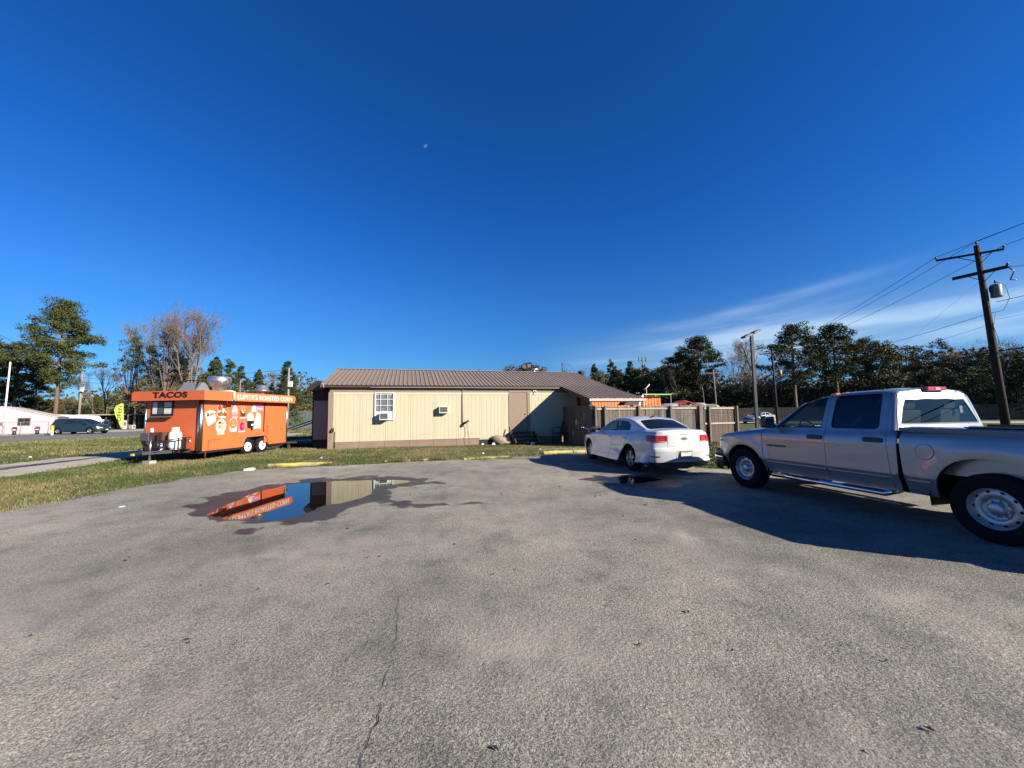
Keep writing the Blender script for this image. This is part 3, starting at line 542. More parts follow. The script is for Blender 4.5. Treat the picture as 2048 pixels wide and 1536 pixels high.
# conduit with wall lamp and cables
w = MB(); w.tube([(6.48, -0.05, 2.98), (6.48, -0.06, 1.08)], 0.022, 8); w.tube([(6.44, -0.06, 2.98), (6.5, -0.1, 2.9), (6.62, -0.07, 2.97)], 0.012, 6); w.build('conduit', m_tan, bld)
w = MB(); w.box(6.42, 6.54, -0.11, -0.03, 0.98, 1.10); w.tube([(6.50, -0.12, 1.10), (6.78, -0.20, 1.28)], [0.05, 0.065], 10); w.build('meter_head', m_dkbrown, bld)
w = MB(); w.tube([(6.60, -0.05, 1.0), (6.64, -0.06, 0.6), (6.56, -0.07, 0.3), (6.62, -0.1, 0.0)], 0.007, 5); w.tube([(6.72, -0.05, 1.2), (6.78, -0.05, 0.7), (6.84, -0.06, 0.02)], 0.005, 5); w.build('cable', m_dkbrown, bld)
w = MB(); w.tube([(0.27, -0.07, 0.86), (0.27, -0.08, 0.02)], 0.016, 6); w.lathe([(0.05, -0.03), (0.10, -0.02), (0.10, 0.02), (0.05, 0.03)], 14, (0.20, -0.13, 0.95), 'x'); w.build('hose_reel', m_dkbrown, bld)
w = MB(); w.tube([(-0.32, -0.30, 3.28), (-0.24, -0.42, 3.10), (-0.2, -0.44, 2.98)], 0.02, 6); w.build('loose_trim', m_gutter, bld)
# side porch (recessed wall and siding with shade put into their colour, dark hipped canopy)
w = MB(); w.box(-1.05, -0.07, 1.25, 8.0, 0.34, 2.95); w.build('porch_wall', mat('shade_toned_board', (0.02, 0.022, 0.024), 0.8), bld)
w = MB(); w.box(-0.98, -0.20, 1.22, 1.249, 0.42, 2.40); w.build('porch_siding', mat('shade_toned_siding', (0.24, 0.32, 0.31), 0.8), bld)
w = MB(); w.box(-1.0, -0.07, 1.30, 7.9, -0.02, 0.339); w.build('porch_skirting', m_black, bld)
w = MB(); w.prism([(-1.27, 2.93), (-1.27, 3.05), (-0.85, 3.42), (-0.45, 3.42), (-0.45, 2.93)], 'xz', 1.0, 8.2); w.build('porch_canopy', mat('black_canopy', (0.025, 0.022, 0.022), 0.5, bump=0.1), bld)
w = MB(); w.box(-2.3, -1.06, 1.6, 3.6, 0.25, 0.34); w.box(-2.25, -2.15, 1.65, 3.55, 0, 0.25); w.build('landing', m_dkbrown, bld)
w = MB(); w.tube([(-1.1, 2.1, 1.45), (-2.9, 2.1, 0.78)], 0.03, 6); w.tube([(-1.1, 2.1, 1.32), (-2.2, 2.1, 0.92)], 0.03, 6); w.beam((-2.45, 2.1, 0), (-2.45, 2.1, 0.93), 0.07, 0.07); w.build('handrail', m_dkmetal, bld)
for k in range(2): w = MB(); w.box(-2.65-0.33*k, -2.31-0.33*k, 2.0, 3.5, 0, 0.20-0.09*k); w.build('step', m_dkbrown, bld)
# rooftop: flood light mast and thin antenna mast
def on_b(x, y, z): return A_+Matrix.Rotation(YB, 3, 'Z') @ Vector((x, y, z))
t = thing('flood_light_mast', 'short mast with three dark floodlights on the brown roof ridge', 'floodlight', on_b(12.2, 5.0, 4.3), YB)
w = MB(); w.tube([(0, 0, 0), (0, 0, 0.42)], 0.045, 8); w.tube([(-0.55, 0, 0.42), (0.55, 0, 0.40)], 0.03, 8); w.build('bracket', m_steel, t)
for (x, z, r) in ((-0.75, 0.60, 0.9), (-0.42, 0.66, -0.25), (0.72, 0.42, 0.05)):
    w = MB(); w.box(-0.16, 0.16, -0.05, 0.05, -0.2 if x < 0 else -0.14, 0.2 if x < 0 else 0.14); h = w.build('lamp_head', m_dkmetal, t, loc=(x, -0.05, z)); h.rotation_euler = (0.35, r, 0)
    w = MB(); w.box(-0.13, 0.13, -0.055, -0.051, -0.12, 0.12); w.build('lens', m_steel, h)
w = MB(); w.tube([(0, 0, 0), (0, 0, 0.85)], 0.035, 6); w.tube([(0.12, 0, 0), (0.14, 0, 0.8), (0.5, 0.1, 0.72), (0.95, 0.2, 0.2), (1.3, 0.3, -0.4)], 0.012, 5)
w.build('service_mast', m_dkmetal, label='thin dark service mast with drooping cable on the roof ridge right of the floodlights', cat='mast', loc=on_b(14.3, 5.0, 4.35))
# door steps
t = thing('wooden_steps', 'dark wooden steps up to the taupe door, in the shade of the lean-to', 'steps', on_b(9.8, -0.06, 0), YB)
for k in range(4):
    w = MB(); w.box(-0.72, 0.62+0.04*k, -0.28*(k+1), -0.28*k-0.004, 0.66-0.165*(k+1)+0.12-0.012*k, 0.66-0.165*(k+1)+0.155-0.012*k); w.build('tread', m_wood2, t)
for a in (-0.7, 0.58): w = MB(); w.prism([(0, 0), (0, 0.6), (-0.2, 0.6), (-1.15, 0.1), (-1.15, 0)], 'yz', a, a+0.05); w.build('stringer', m_wood3, t)
# curled fallen skirting sheet
def bent(profile, y0, y1, th=0.012):
    mb = MB(); n = len(profile); V = [(a, y0, b) for a, b in profile]+[(a, y1, b) for a, b in profile]+[(a+th, y0, b-th) for a, b in profile]+[(a+th, y1, b-th) for a, b in profile]
    mb.add(V, [(i, i+1, n+i+1, n+i) for i in range(n-1)]+[(2*n+i, 2*n+i+1, 3*n+i+1, 3*n+i) for i in range(n-1)], 0, True); return mb
w = MB(); N_ = 8; V_p = []
for i in range(N_+1):
    u = i/N_
    for k in range(6):
        v = k/5; top_ = Vector((7.95+1.02*u, -0.06-0.22*math.sin(math.pi*u), 0.36+0.12*math.sin(math.pi*min(1, u*1.4)))); bot_ = Vector((8.42+0.55*u, -0.62-0.10*u, 0.0+0.05*u))
        P_ = top_.lerp(bot_, v); P_.y -= 0.20*math.sin(math.pi*v)*(0.3+u); P_.z -= 0.05*math.sin(math.pi*v); V_p.append(P_)
w.add(V_p, [(i*6+k, (i+1)*6+k, (i+1)*6+k+1, i*6+k+1) for i in range(N_) for k in range(5)], 0, True)
o = w.build('fallen_panel', mat('pale_tan_sheet', (0.42, 0.32, 0.26), 0.8, var=0.1), label='curled tan skirting panel leaning off the wall foot beside the steps', cat='panel', loc=A_, rz=YB); sm_ = o.modifiers.new('s', 'SOLIDIFY'); sm_.thickness = 0.012
w = MB(); w.tube([(9.0, -0.2, 0.9), (9.03, -0.4, 0.4), (9.15, -0.45, 0.0)], 0.03, 6); w.build('downpipe', m_dkbrown, bld)
# small litter by the wall
for (x, y, s_, l_) in ((7.5, -0.25, 0.07, 'small white block at the left end of the crawl-space opening'), (8.05, -0.42, 0.09, 'white broken block below the curled tan panel'), (9.95, -1.3, 0.11, 'pale blue-white box lying in the shade before the wooden steps')):
    w = MB(); w.prism([(-s_, 0), (s_, 0), (s_*0.8, s_), (-s_*0.4, s_*1.3)], 'xz', -s_*0.6, s_*0.6); w.build('block', m_whiteplastic, label=l_, cat='block', loc=on_b(x, y, 0.0), rz=0.4)
# chair in the shade
t = thing('patio_chair', 'dark patio chair with arms in the shade beside the wooden fence', 'chair', on_b(11.75, -0.7, 0.0), YB-1.2); t.scale = (1.25, 1.25, 1.2)
w = MB(); w.box(-0.26, 0.26, -0.25, 0.25, 0.42, 0.46); w.build('seat', m_dkmetal, t)
w = MB(); w.prism([(0.22, 0.46), (0.36, 0.98), (0.40, 0.98), (0.26, 0.46)], 'yz', -0.26, 0.26); w.build('backrest', m_dkmetal, t)
for sx_ in (-0.27, 0.27):
    w = MB(); w.tube([(sx_, -0.25, 0), (sx_, -0.25, 0.66), (sx_, 0.0, 0.68), (sx_, 0.3, 0.68)], 0.016, 6); w.build('armrest', m_dkmetal, t); w = MB(); w.tube([(sx_, 0.25, 0), (sx_, 0.24, 0.45)], 0.016, 6); w.build('leg', m_dkmetal, t)

# ================================================================ near wooden fence
def fence_run(t, p, q, h, n, mats, side, rails=(0.35, 0.98, 1.86), posts=(), name='picket', railm=None, gaps=()):
    """pickets from p to q (world xy); rails and posts on side +-1"""
    p = Vector((*p, 0)); q = Vector((*q, 0)); d = (q-p); L_ = d.length; d.normalize(); nn = Vector((-d.y, d.x, 0))*side; wd = L_/n
    rot = math.atan2(d.y, d.x); base = [MB().prism([(-wd/2+0.004, 0), (wd/2-0.004, 0), (wd/2-0.004, h-0.05), (wd/2-0.035, h), (-wd/2+0.035, h), (-wd/2+0.004, h-0.05)], 'xz', -0.009, 0.009).mesh('picket', m) for m in mats]
    for i in range(n):
        if any(a <= i < b for a, b in gaps): continue
        c = p+d*(wd*(i+0.5)); inst(random.choice(base), name, t, (c.x, c.y, random.uniform(-0.03, 0.015)), (random.uniform(-0.008, 0.008), random.uniform(-0.012, 0.012), rot))
    for z in rails:
        w = MB(); a = p+nn*0.035; b = q+nn*0.035; w.beam((a.x, a.y, z), (b.x, b.y, z), 0.045, 0.085); w.build('rail', railm or m_rail, t)
    for u in posts:
        c = p+d*(L_*u)+nn*0.11; w = MB(); w.box(-0.05, 0.05, -0.05, 0.05, 0, h+0.02); o = w.build('post', m_wood2, t, loc=(c.x, c.y, 0), rz=rot)
f1 = thing('wooden_fence', 'weathered grey picket fence running out from the cream wall under the lean-to', 'fence')
C1 = on_b(12.05, -4.15, 0); C0 = on_b(12.15, -0.1, 0)
fence_run(f1, C0[:2], C1[:2], 1.98, 28, [m_wood2, m_wood, m_wood2], 1, rails=(0.4, 1.75), posts=(0.5,))
f2 = thing('wooden_fence', 'weathered brown picket fence with pale rails, behind the white sedan', 'fence')
E1 = (11.9, 20.6)
fence_run(f2, (C1.x-0.10, C1.y), (9.6, 19.85), 1.90, 42, [m_wood2, m_wood3, m_wood], -1, rails=(0.5, 1.78), posts=(0.02, 0.10, 0.40, 0.70, 0.99))
g2 = thing('fence_gate', 'brown picket gate panel with pale frame at the right end of the fence', 'gate')
fence_run(g2, (9.75, 19.7), E1, 1.86, 16, [m_wood3], -1, rails=(0.98, 1.76), posts=(0.12, 0.99))
f3 = thing('wooden_fence', 'grey picket fence top showing behind the brown gate panel', 'fence')
fence_run(f3, (9.4, 21.4), (11.9, 22.4), 1.98, 18, [m_wood2], 1, rails=(0.5, 1.6), posts=(0.0, 1.0))

# ================================================================ orange container behind the lean-to
cn = thing('shipping_container', 'orange corrugated shipping container behind the lean-to and fence', 'container', (3.95, 22.35, 0), R(18))
w = MB(); pr = []; x = 0.1; k = 0
while x < 5.45: pr += [(x, 0), (x+0.07, 0), (x+0.11, 0.024), (x+0.18, 0.024)]; x += 0.22
pr.append((5.5, 0)); n = len(pr); w.add([(a, b, 0.15) for a, b in pr]+[(a, b, 2.48) for a, b in pr], [(i, i+1, n+i+1, n+i) for i in range(n-1)]); w.build('side_wall', m_contorange, cn)
w = MB(); w.box(0, 0.1, -0.01, 0.1, 0, 2.6); w.box(5.5, 5.6, -0.01, 0.1, 0, 2.6); w.box(0.1, 5.5, -0.01, 0.06, 2.48, 2.6); w.box(0.1, 5.5, -0.01, 0.06, 0, 0.15); w.build('frame', m_contorange, cn)
w = MB(); w.box(0.02, 5.58, 0.1, 2.4, 0.05, 2.57); w.build('body', m_contorange, cn)
w = MB(); w.box(4.2, 6.2, -0.3, -0.22, 2.66, 2.72); w.box(5.0, 5.06, -0.28, -0.24, 2.57, 2.66); w.build('roof_rail', mat('light_green', (0.25, 0.55, 0.12), 0.5), label='light green bar lying on top of the orange container', cat='bar', loc=(3.95, 22.35, 0.0), rz=R(18))
w = MB(); w.tube([(0, 0, 0), (0, 0, 0.9)], 0.02, 6); w.tube([(-0.2, 0, 0.75), (0, 0, 0.85), (0.22, 0, 1.08)], 0.03, 6); w.build('antenna', m_whiteplastic, label='small white antenna standing behind the orange container roof', cat='antenna', loc=(8.6, 24.6, 2.3))
w = MB(); w.prism([(-0.75, 0.0), (-0.55, 0.20), (0.05, 0.28), (0.45, 0.55), (0.55, 0.1), (0.3, 0.0)], 'xz', -0.1, 0.25); w.prism([(0.30, 0.0), (0.40, 0.30), (0.62, 0.62), (0.66, 0.0)], 'xz', -0.13, -0.1, 1)
w.box(-0.05, 0.05, 0.0, 0.1, -1.9, 0.0, 0); w.build('tarp_pile', [m_black, m_white], label='black and white heap poking above the fence before the orange container', cat='heap', loc=(6.35, 20.4, 1.98), rz=0.3)
# covered load behind the fence
t = thing('covered_load', 'pale tarpaulin-covered load with a red cloth on top, behind the fence', 'tarpaulin', (11.4, 25.8, 0), R(15))
w = MB(); V = []; nx = 22
for i in range(nx+1):
    x = -2.6+5.2*i/nx; h = 2.05+0.10*math.sin(i*1.3)+0.06*math.sin(i*2.9)-0.35*(abs(x)/2.6)**6; V += [(x, -1.0, 0.9), (x, -1.0, h-0.18), (x, -0.6, h), (x, 0.6, h+0.03), (x, 1.0, h-0.2), (x, 1.0, 0.9)]
w.add(V, [(i*6+j, (i+1)*6+j, (i+1)*6+j+1, i*6+j+1) for i in range(nx) for j in range(5)], 0, True); w.box(-2.5, 2.5, -0.95, 0.95, 0.0, 1.6); w.build('tarpaulin', mat('grey_tarp', (0.42, 0.44, 0.46), 0.6), t)
w = MB(); V = []
for i in range(11):
    x = -0.9+1.8*i/10; h = 2.12+0.22*math.exp(-((i-4)/2.6)**2)+0.05*math.sin(i*2.2); V += [(x, -0.9, h-0.14), (x, -0.5, h), (x, 0.4, h-0.05)]
w.add(V, [(i*3+j, (i+1)*3+j, (i+1)*3+j+1, i*3+j+1) for i in range(10) for j in range(2)], 0, True); w.build('red_cloth', mat('red_cloth', (0.42, 0.07, 0.04), 0.8), t)

# ================================================================ parking stops, litter on the asphalt
def stop(p, q, label, z=0.0, h=0.105):
    p = Vector((*p, 0)); q = Vector((*q, 0)); L_ = (q-p).length; w = MB(); sec = [(-0.075, 0), (0.075, 0), (0.075, h*0.5), (0.045, h), (-0.045, h), (-0.075, h*0.5)]; N = 10; V = []
    for i in range(N+1):
        x = -L_/2+L_*i/N; j = random.uniform(-0.008, 0.008); V += [(x, a+j, b+(j if b > 0 else 0)) for a, b in sec]
    F = [(i*6+k, i*6+(k+1) % 6, (i+1)*6+(k+1) % 6, (i+1)*6+k) for i in range(N) for k in range(6)]+[tuple(range(6)), tuple(N*6+k for k in range(6))]
    w.add(V, F); c = (p+q)/2; w.build('parking_stop', m_yellow, label=label, cat='parking stop', loc=(c.x, c.y, z), rz=math.atan2((q-p).y, (q-p).x), group='yellow parking stops along the asphalt edge')
stop((-7.75, 12.35), (-5.95, 12.75), 'yellow parking stop nearest the food trailer, in front of the building corner', 0.02)
stop((-4.38, 13.3), (-2.95, 13.65), 'yellow parking stop half hidden in grass below the gridded window', -0.03)
stop((-1.72, 13.55), (-0.15, 14.15), 'yellow parking stop in grass below the conduit on the cream wall', -0.01)
stop((1.2, 15.25), (2.95, 15.6), 'yellow parking stop just ahead of the white sedan front wheel', -0.01, 0.14)
w = MB(); w.prism([(-0.13, 0), (0.13, 0), (0.15, 0.06), (0.05, 0.09), (-0.12, 0.07)], 'xz', -0.08, 0.08); w.build('stone', mat('pale_stone', (0.62, 0.58, 0.48), 0.9, bump=0.4), label='pale stone at the asphalt edge left of the first yellow stop', cat='stone', loc=(-7.85, 11.6, 0.02), rz=0.3)
w = MB(); w.lathe([(0.001, 0.012), (0.035, 0.014), (0.05, 0.016), (0.052, 0.0)], 18); w.build('cup_lid', mat('pale_blue_plastic', (0.40, 0.62, 0.68), 0.3), label='pale blue plastic cup lid on the asphalt at the left', cat='lid', loc=(-7.04, 7.05, 0.03))
for (x, y, l_) in ((-7.2, 14.6, 'white scrap in the grass right behind the first yellow stop'), (-1.2, 15.6, 'white scrap in the grass before the curled panel'), (1.2, 17.0, 'white scrap on the grass near the shaded paving'), (-20.5, 16.5, 'white bottle standing in the grass left of the food trailer'), (-26.5, 17.6, 'small orange scrap in the grass at far left')):
    w = MB(); w.prism([(-0.05, 0), (0.04, -0.01), (0.05, 0.02), (0.0, 0.05), (-0.045, 0.025)], 'xz', -0.02, 0.025); w.build('scrap', mat('orange_scrap', (0.5, 0.12, 0.03)) if 'orange' in l_ else m_white, label=l_, cat='litter', loc=(x, y, 0.03), rz=random.uniform(0, 3), )
lv = MB()
for i in range(260):
    a = random.uniform(0, 6.28); x = random.uniform(-7.5, 7); y = 1.4+12*random.random()**1.5; s_ = random.uniform(0.008, 0.030)
    if y < 2.2 and random.random() < 0.5: continue
    c, q = math.cos(a)*s_, math.sin(a)*s_; lv.add([(x-c, y-q, 0.036), (x+q*0.4, y-c*0.4, 0.045), (x+c, y+q, 0.037), (x-q*0.45, y+c*0.45, 0.048)], [(0, 1, 2, 3)])
lv.build('leaf_litter', mat('dry_leaf', (0.06, 0.035, 0.02), 0.9, var=0.4), kind='stuff')
# ================================================================ food trailer
TP = Vector((-11.63, 14.41, 0)); TR = -math.atan2(0.11, 0.994)
tr = thing('food_trailer', 'orange taco and roasted corn food trailer with white wheels parked on the grass', 'food trailer', TP, TR)
WD, LN, ZB, ZT = 2.36, 4.6, 0.40, 2.42
m_deckdark = mat('trailer_chassis', (0.012, 0.012, 0.013), 0.6)
m_orangeside = m_orange
arch = [(2.02, ZB)] + [(2.02+0.22*(1-math.cos(t))*1.0, ZB+0.36*math.sin(t)) for t in np.linspace(0.15, 1.57, 7)] + [(3.40-0.22*(1-math.cos(t)), ZB+0.36*math.sin(t)) for t in np.linspace(1.57, 0.15, 7)] + [(3.40, ZB)]
w = MB()
side_poly = [(0.06, ZB)]+arch+[(LN, ZB), (LN, ZT), (0.06, ZT)]
V, T, _ = cdt(side_poly, [], [])
w.add([(0.0, a, b) for a, b in V], [tuple(t) for t in T]); w.build('side_wall', m_orange, tr)
w = MB(); w.quad((-WD, 0.0, ZB), (-0.06, 0.0, ZB), (-0.06, 0.0, ZT), (-WD, 0.0, ZT)); w.quad((-WD, 0.0, ZB), (-WD, LN, ZB), (-WD, LN, ZT), (-WD, 0.0, ZT)); w.quad((-WD, LN, ZB), (0, LN, ZB), (0, LN, ZT), (-WD, LN, ZT)); w.build('body', m_orange, tr)
w = MB(); w.box(-WD+0.01, -0.02, 0.03, 1.9, ZB-0.12, ZB+0.02); w.box(-WD+0.01, -0.02, 3.5, LN-0.03, ZB-0.12, ZB+0.02); w.box(-WD+0.3, -0.28, 1.9, 3.5, ZB-0.12, ZB+0.5); w.box(-WD+0.01, -0.012, 0.01, LN-0.01, ZT-0.05, ZT); w.build('chassis', m_deckdark, tr)
w = MB(); w.box(0.0, 0.015, 0.02, 1.98, ZB-0.03, ZB+0.005); w.box(0.0, 0.015, 3.44, LN, ZB-0.03, ZB+0.005); w.build('rub_rail', m_orange, tr)
w = MB(); am = [(a, b) for a, b in arch]
for i in range(len(am)-1): w.beam((0.012, am[i][0], am[i][1]), (0.012, am[i+1][0], am[i+1][1]), 0.03, 0.035)
w.build('wheel_arch_trim', m_steel, tr)
w = MB(); w.tube([(-0.03, 0.02, ZB-0.02), (-0.03, 0.02, ZT)], 0.085, 16); w.build('corner_post', m_steel, tr)
w = MB(); w.tube([(-WD+0.02, 0.01, ZB-0.02), (-WD+0.02, 0.01, ZT)], 0.03, 10); w.tube([(0.02, LN, ZB), (0.02, LN, ZT)], 0.03, 8); w.build('corner_trim', m_steel, tr)
# canopy fascia box with rounded ends
def rrect(x0, x1, z0, z1, r, n=5, cs=(1, 1, 1, 1)):
    out = []
    for (cx, cz, a0, on) in ((x1-r, z0+r, -90, cs[0]), (x1-r, z1-r, 0, cs[1]), (x0+r, z1-r, 90, cs[2]), (x0+r, z0+r, 180, cs[3])):
        if not on: out.append((cx+(r if a0 in (-90, 0) else -r), cz+(r if a0 in (0, 90) else -r))); continue
        for k in range(n+1): t = R(a0+90*k/n); out.append((cx+r*math.cos(t), cz+r*math.sin(t)))
    return out
FZ0, FZ1 = 2.27, 2.625
w = MB(); w.prism(rrect(-WD-0.32, 0.30, FZ0, FZ1, 0.12, cs=(0, 0, 1, 0)), 'xz', -0.25, -0.21); w.build('front_fascia', m_orange, tr)
w = MB(); w.prism([(-0.25, FZ0), (0.96, FZ0), (1.0, FZ0+0.05), (1.0, FZ1-0.05), (0.96, FZ1), (-0.25, FZ1)], 'yz', 0.301, 0.34); w.build('side_fascia', m_orange, tr)
w = MB(); w.prism([(1.10, FZ0), (4.72, FZ0), (4.74, FZ0+0.08), (4.70, FZ0+0.10), (4.78, FZ0+0.16), (4.78, FZ1-0.12), (4.72, FZ1-0.03), (4.62, FZ1), (1.10, FZ1)], 'yz', 0.301, 0.34); w.build('side_fascia', m_orange, tr)
w = MB(); w.box(-WD-0.28, 0.30, -0.209, 0.02, ZT+0.02, ZT+0.08); w.box(0.001, 0.30, 0.02, LN+0.1, ZT-0.0, ZT+0.05); w.box(-WD, 0.0, 0.02, LN, ZT+0.001, ZT+0.06); w.box(-WD-0.28, -WD-0.02, 0.02, LN+0.1, FZ0, FZ1); w.build('roof', mat('orange_roof_flashing', (0.45, 0.10, 0.03), 0.5), tr)
w = MB(); w.quad((0.342, 0.97, FZ0-0.02), (0.342, 1.13, FZ0-0.02), (0.342, 1.13, FZ0+0.04), (0.342, 0.97, FZ0+0.04)); w.tube([(-0.25, 0.9, 2.63), (0.20, 1.02, 2.66), (0.365, 1.05, 2.62), (0.365, 1.05, 2.30)], 0.05, 8); w.build('white_pipe', mat('white_pipe', (0.72, 0.68, 0.6), 0.5), tr)
w = MB(); w.box(0.30, 0.40, 0.95, 1.16, 2.22, 2.275); w.build('pipe_bracket', m_dkmetal, tr)
# lettering
me, tw, th = text_mesh('letters', 'TACOS', 0.30, mat('dark_lettering', (0.025, 0.005, 0.004), 0.5), 0.004, 0.012, 1.0, 1.05)
o = inst(me, 'tacos_lettering', tr, (-1.80, -0.255, 2.365), (R(90), 0, 0)); o.scale = (1.45/tw, 0.225/th, 1)
me, tw, th = text_mesh('letters', "LUPITA'S ROASTED CORN", 0.26, mat('white_lettering', (0.95, 0.93, 0.9), 0.5), 0.004, 0.0, 0.8, 1.0)
o = inst(me, 'sign_lettering', tr, (0.345, 1.24, 2.345), (R(90), 0, R(90))); o.scale = (3.25/tw, 0.205/th, 1)
w = MB(); w.quad((0.3415, 1.18, 2.30), (0.3415, 4.55, 2.30), (0.3415, 4.55, 2.60), (0.3415, 1.18, 2.60)); w.build('sign_band', mat('salmon_band', (0.78, 0.24, 0.11), 0.4), tr)
# exhaust fans, smoker cowl
def fan(y, x, r, h, name='exhaust_fan'):
    t_ = MB(); t_.lathe([(r*0.62, 0), (r*0.62, h*0.35), (r*0.75, h*0.42), (r*1.0, h*0.66), (r*1.0, h*0.98), (r*0.9, h), (0.001, h*1.02)], 28, (0, 0, 0)); o_ = t_.build(name, m_galv, tr, loc=(x, y, 2.58))
    b_ = MB(); b_.lathe([(r*1.0, h*0.66), (r*1.03, h*0.68), (r*1.0, h*0.70)], 28); b_.box(r*0.93, r*1.04, -0.05, 0.05, h*0.78, h*0.86); b_.build('band', m_chrome, o_)
fan(1.25, -0.5, 0.40, 0.70)
t_ = MB(); t_.lathe([(0.12, 0), (0.12, 0.16), (0.36, 0.20), (0.36, 0.235), (0.25, 0.27), (0.25, 0.44), (0.20, 0.47), (0.001, 0.49)], 28); o_ = t_.build('exhaust_fan', m_galv, tr, loc=(-0.5, 3.57, 2.62))
w = MB(); w.prism([(0.3, 2.48), (0.75, 3.02), (0.80, 3.02), (1.6, 2.48)], 'yz', -1.55, -0.75); w.build('roof_cowl', mat('grey_cowl', (0.20, 0.22, 0.25), 0.5), tr)
w = MB(); w.box(-1.4, -0.6, 0.5, 0.53, 2.48, 3.05) if False else w.tube([(-0.80, 0.4, 2.5), (-0.85, 0.7, 3.1), (-1.5, 0.75, 3.1)], 0.02, 6); w.build('cowl_frame', m_dkmetal, tr)
# seams, door, hatch, hardware
w = MB(); w.box(0.001, 0.022, 3.10, 3.15, 0.95, 2.24); w.build('hatch_bar', mat('dark_red_brown', (0.10, 0.02, 0.01), 0.5), tr)
dd = MB(); dd.box(0.001, 0.012, 3.17, 4.52, 0.47, 2.17); dd = dd.build('door', m_orange, tr)
w = MB(); w.box(0.013, 0.02, 3.27, 3.34, 1.16, 1.19); w.box(0.013, 0.03, 3.33, 3.36, 1.12, 1.19); w.box(0.013, 0.025, 3.32, 3.345, 0.78, 1.08); w.box(0.013, 0.03, 4.22, 4.28, 1.02, 1.06); w.box(0.013, 0.02, 3.93, 3.96, 1.12, 1.16); w.build('door_handle', mat('dark_orange_hardware', (0.20, 0.04, 0.01), 0.4), dd)
hb = MB(); hb.box(0.001, 0.016, 0.36, 0.88, ZB+0.02, 0.74); hb.build('storage_hatch', m_orange, tr)
w = MB(); w.box(0.0, 0.02, 0.33, 0.358, ZB, 0.76); w.box(0.0, 0.022, 0.36, 0.88, 0.742, 0.765); w.build('hatch_trim', mat('dark_orange_trim', (0.38, 0.08, 0.012), 0.5), tr)
# food pictures printed on the wall: flat shapes stepped 2 mm apart
PC = {}
def pc(name, c):
    if name not in PC: PC[name] = mat('print_'+name, c, 0.4)
    return PC[name]
pc('white', (0.85, 0.84, 0.82)); pc('pink', (0.85, 0.22, 0.35)); pc('red', (0.55, 0.03, 0.04)); pc('green', (0.13, 0.30, 0.04)); pc('brown', (0.12, 0.035, 0.02)); pc('black', (0.012, 0.012, 0.014))
pc('yellow', (0.80, 0.50, 0.12)); pc('palegreen', (0.55, 0.72, 0.55)); pc('mint', (0.50, 0.75, 0.68)); pc('magenta', (0.42, 0.012, 0.07)); pc('orange', (0.75, 0.22, 0.06)); pc('cream', (0.80, 0.70, 0.50)); pc('lilac', (0.62, 0.45, 0.62)); pc('grey', (0.35, 0.33, 0.30)); pc('palepink', (0.85, 0.55, 0.60))
def ell(cy, cz, ry, rz_, n=20, rot=0):
    return [(cy+ry*math.cos(t)*math.cos(rot)-rz_*math.sin(t)*math.sin(rot), cz+ry*math.cos(t)*math.sin(rot)+rz_*math.sin(t)*math.cos(rot)) for t in [2*math.pi*k/n for k in range(n)]]
def decal(shapes):
    """shapes: list of (colour, polygon in (y,z))"""
    names = list(dict.fromkeys(s_[0] for s_ in shapes)); mb = MB()
    for k, (c, p) in enumerate(shapes):
        x = 0.0025+0.0016*k; v2, t2, _ = cdt([tuple(q) for q in p], [], []); mb.add([(x, a, b) for a, b in v2], [tuple(t) for t in t2], names.index(c))
    mb.build('food_picture', [PC[c] for c in names], tr)
rp = random.Random(5)
def blobs(cy, cz, ry, rz_, cols, n, s):
    out = []
    for _ in range(n): a = rp.uniform(0, 6.28); q = rp.random()**0.5; out.append((rp.choice(cols), ell(cy+ry*q*math.cos(a), cz+rz_*q*math.sin(a), s*rp.uniform(0.5, 1.3), s*rp.uniform(0.4, 1.0), 8, rp.uniform(0, 3))))
    return out
decal([('white', ell(0.40, 1.72, 0.25, 0.17)), ('white', [(0.16, 1.68), (0.64, 1.66), (0.60, 1.48), (0.36, 1.30), (0.30, 1.31)]), ('palepink', [(0.33, 1.34), (0.62, 1.50), (0.63, 1.46), (0.36, 1.30)])]+blobs(0.40, 1.74, 0.20, 0.07, ['black', 'brown', 'orange', 'cream'], 9, 0.055)+[('grey', ell(0.30, 1.60, 0.12, 0.012)), ('grey', ell(0.47, 1.61, 0.10, 0.010)), ('lilac', [(0.40, 1.42), (0.58, 1.52), (0.58, 1.505), (0.41, 1.405)])])
decal([('palepink', ell(0.78, 2.00, 0.11, 0.13)), ('red', ell(0.78, 2.00, 0.085, 0.11)), ('brown', [(0.93, 1.98), (1.09, 1.98), (1.09, 2.14), (0.93, 2.14)]), ('white', ell(0.91, 1.75, 0.25, 0.14)), ('red', ell(0.80, 1.74, 0.11, 0.09)), ('red', ell(1.02, 1.74, 0.12, 0.10)), ('white', [(0.76, 1.66), (1.08, 1.66), (1.06, 1.59), (0.80, 1.59)]), ('green', ell(0.92, 1.88, 0.11, 0.11)), ('palegreen', ell(0.95, 1.91, 0.05, 0.07)), ('green', ell(0.88, 1.70, 0.10, 0.04)), ('mint', [(0.82, 1.64), (1.02, 1.64), (1.02, 1.62), (0.82, 1.62)])]+blobs(0.93, 1.84, 0.10, 0.08, ['green', 'palegreen', 'white'], 6, 0.03))
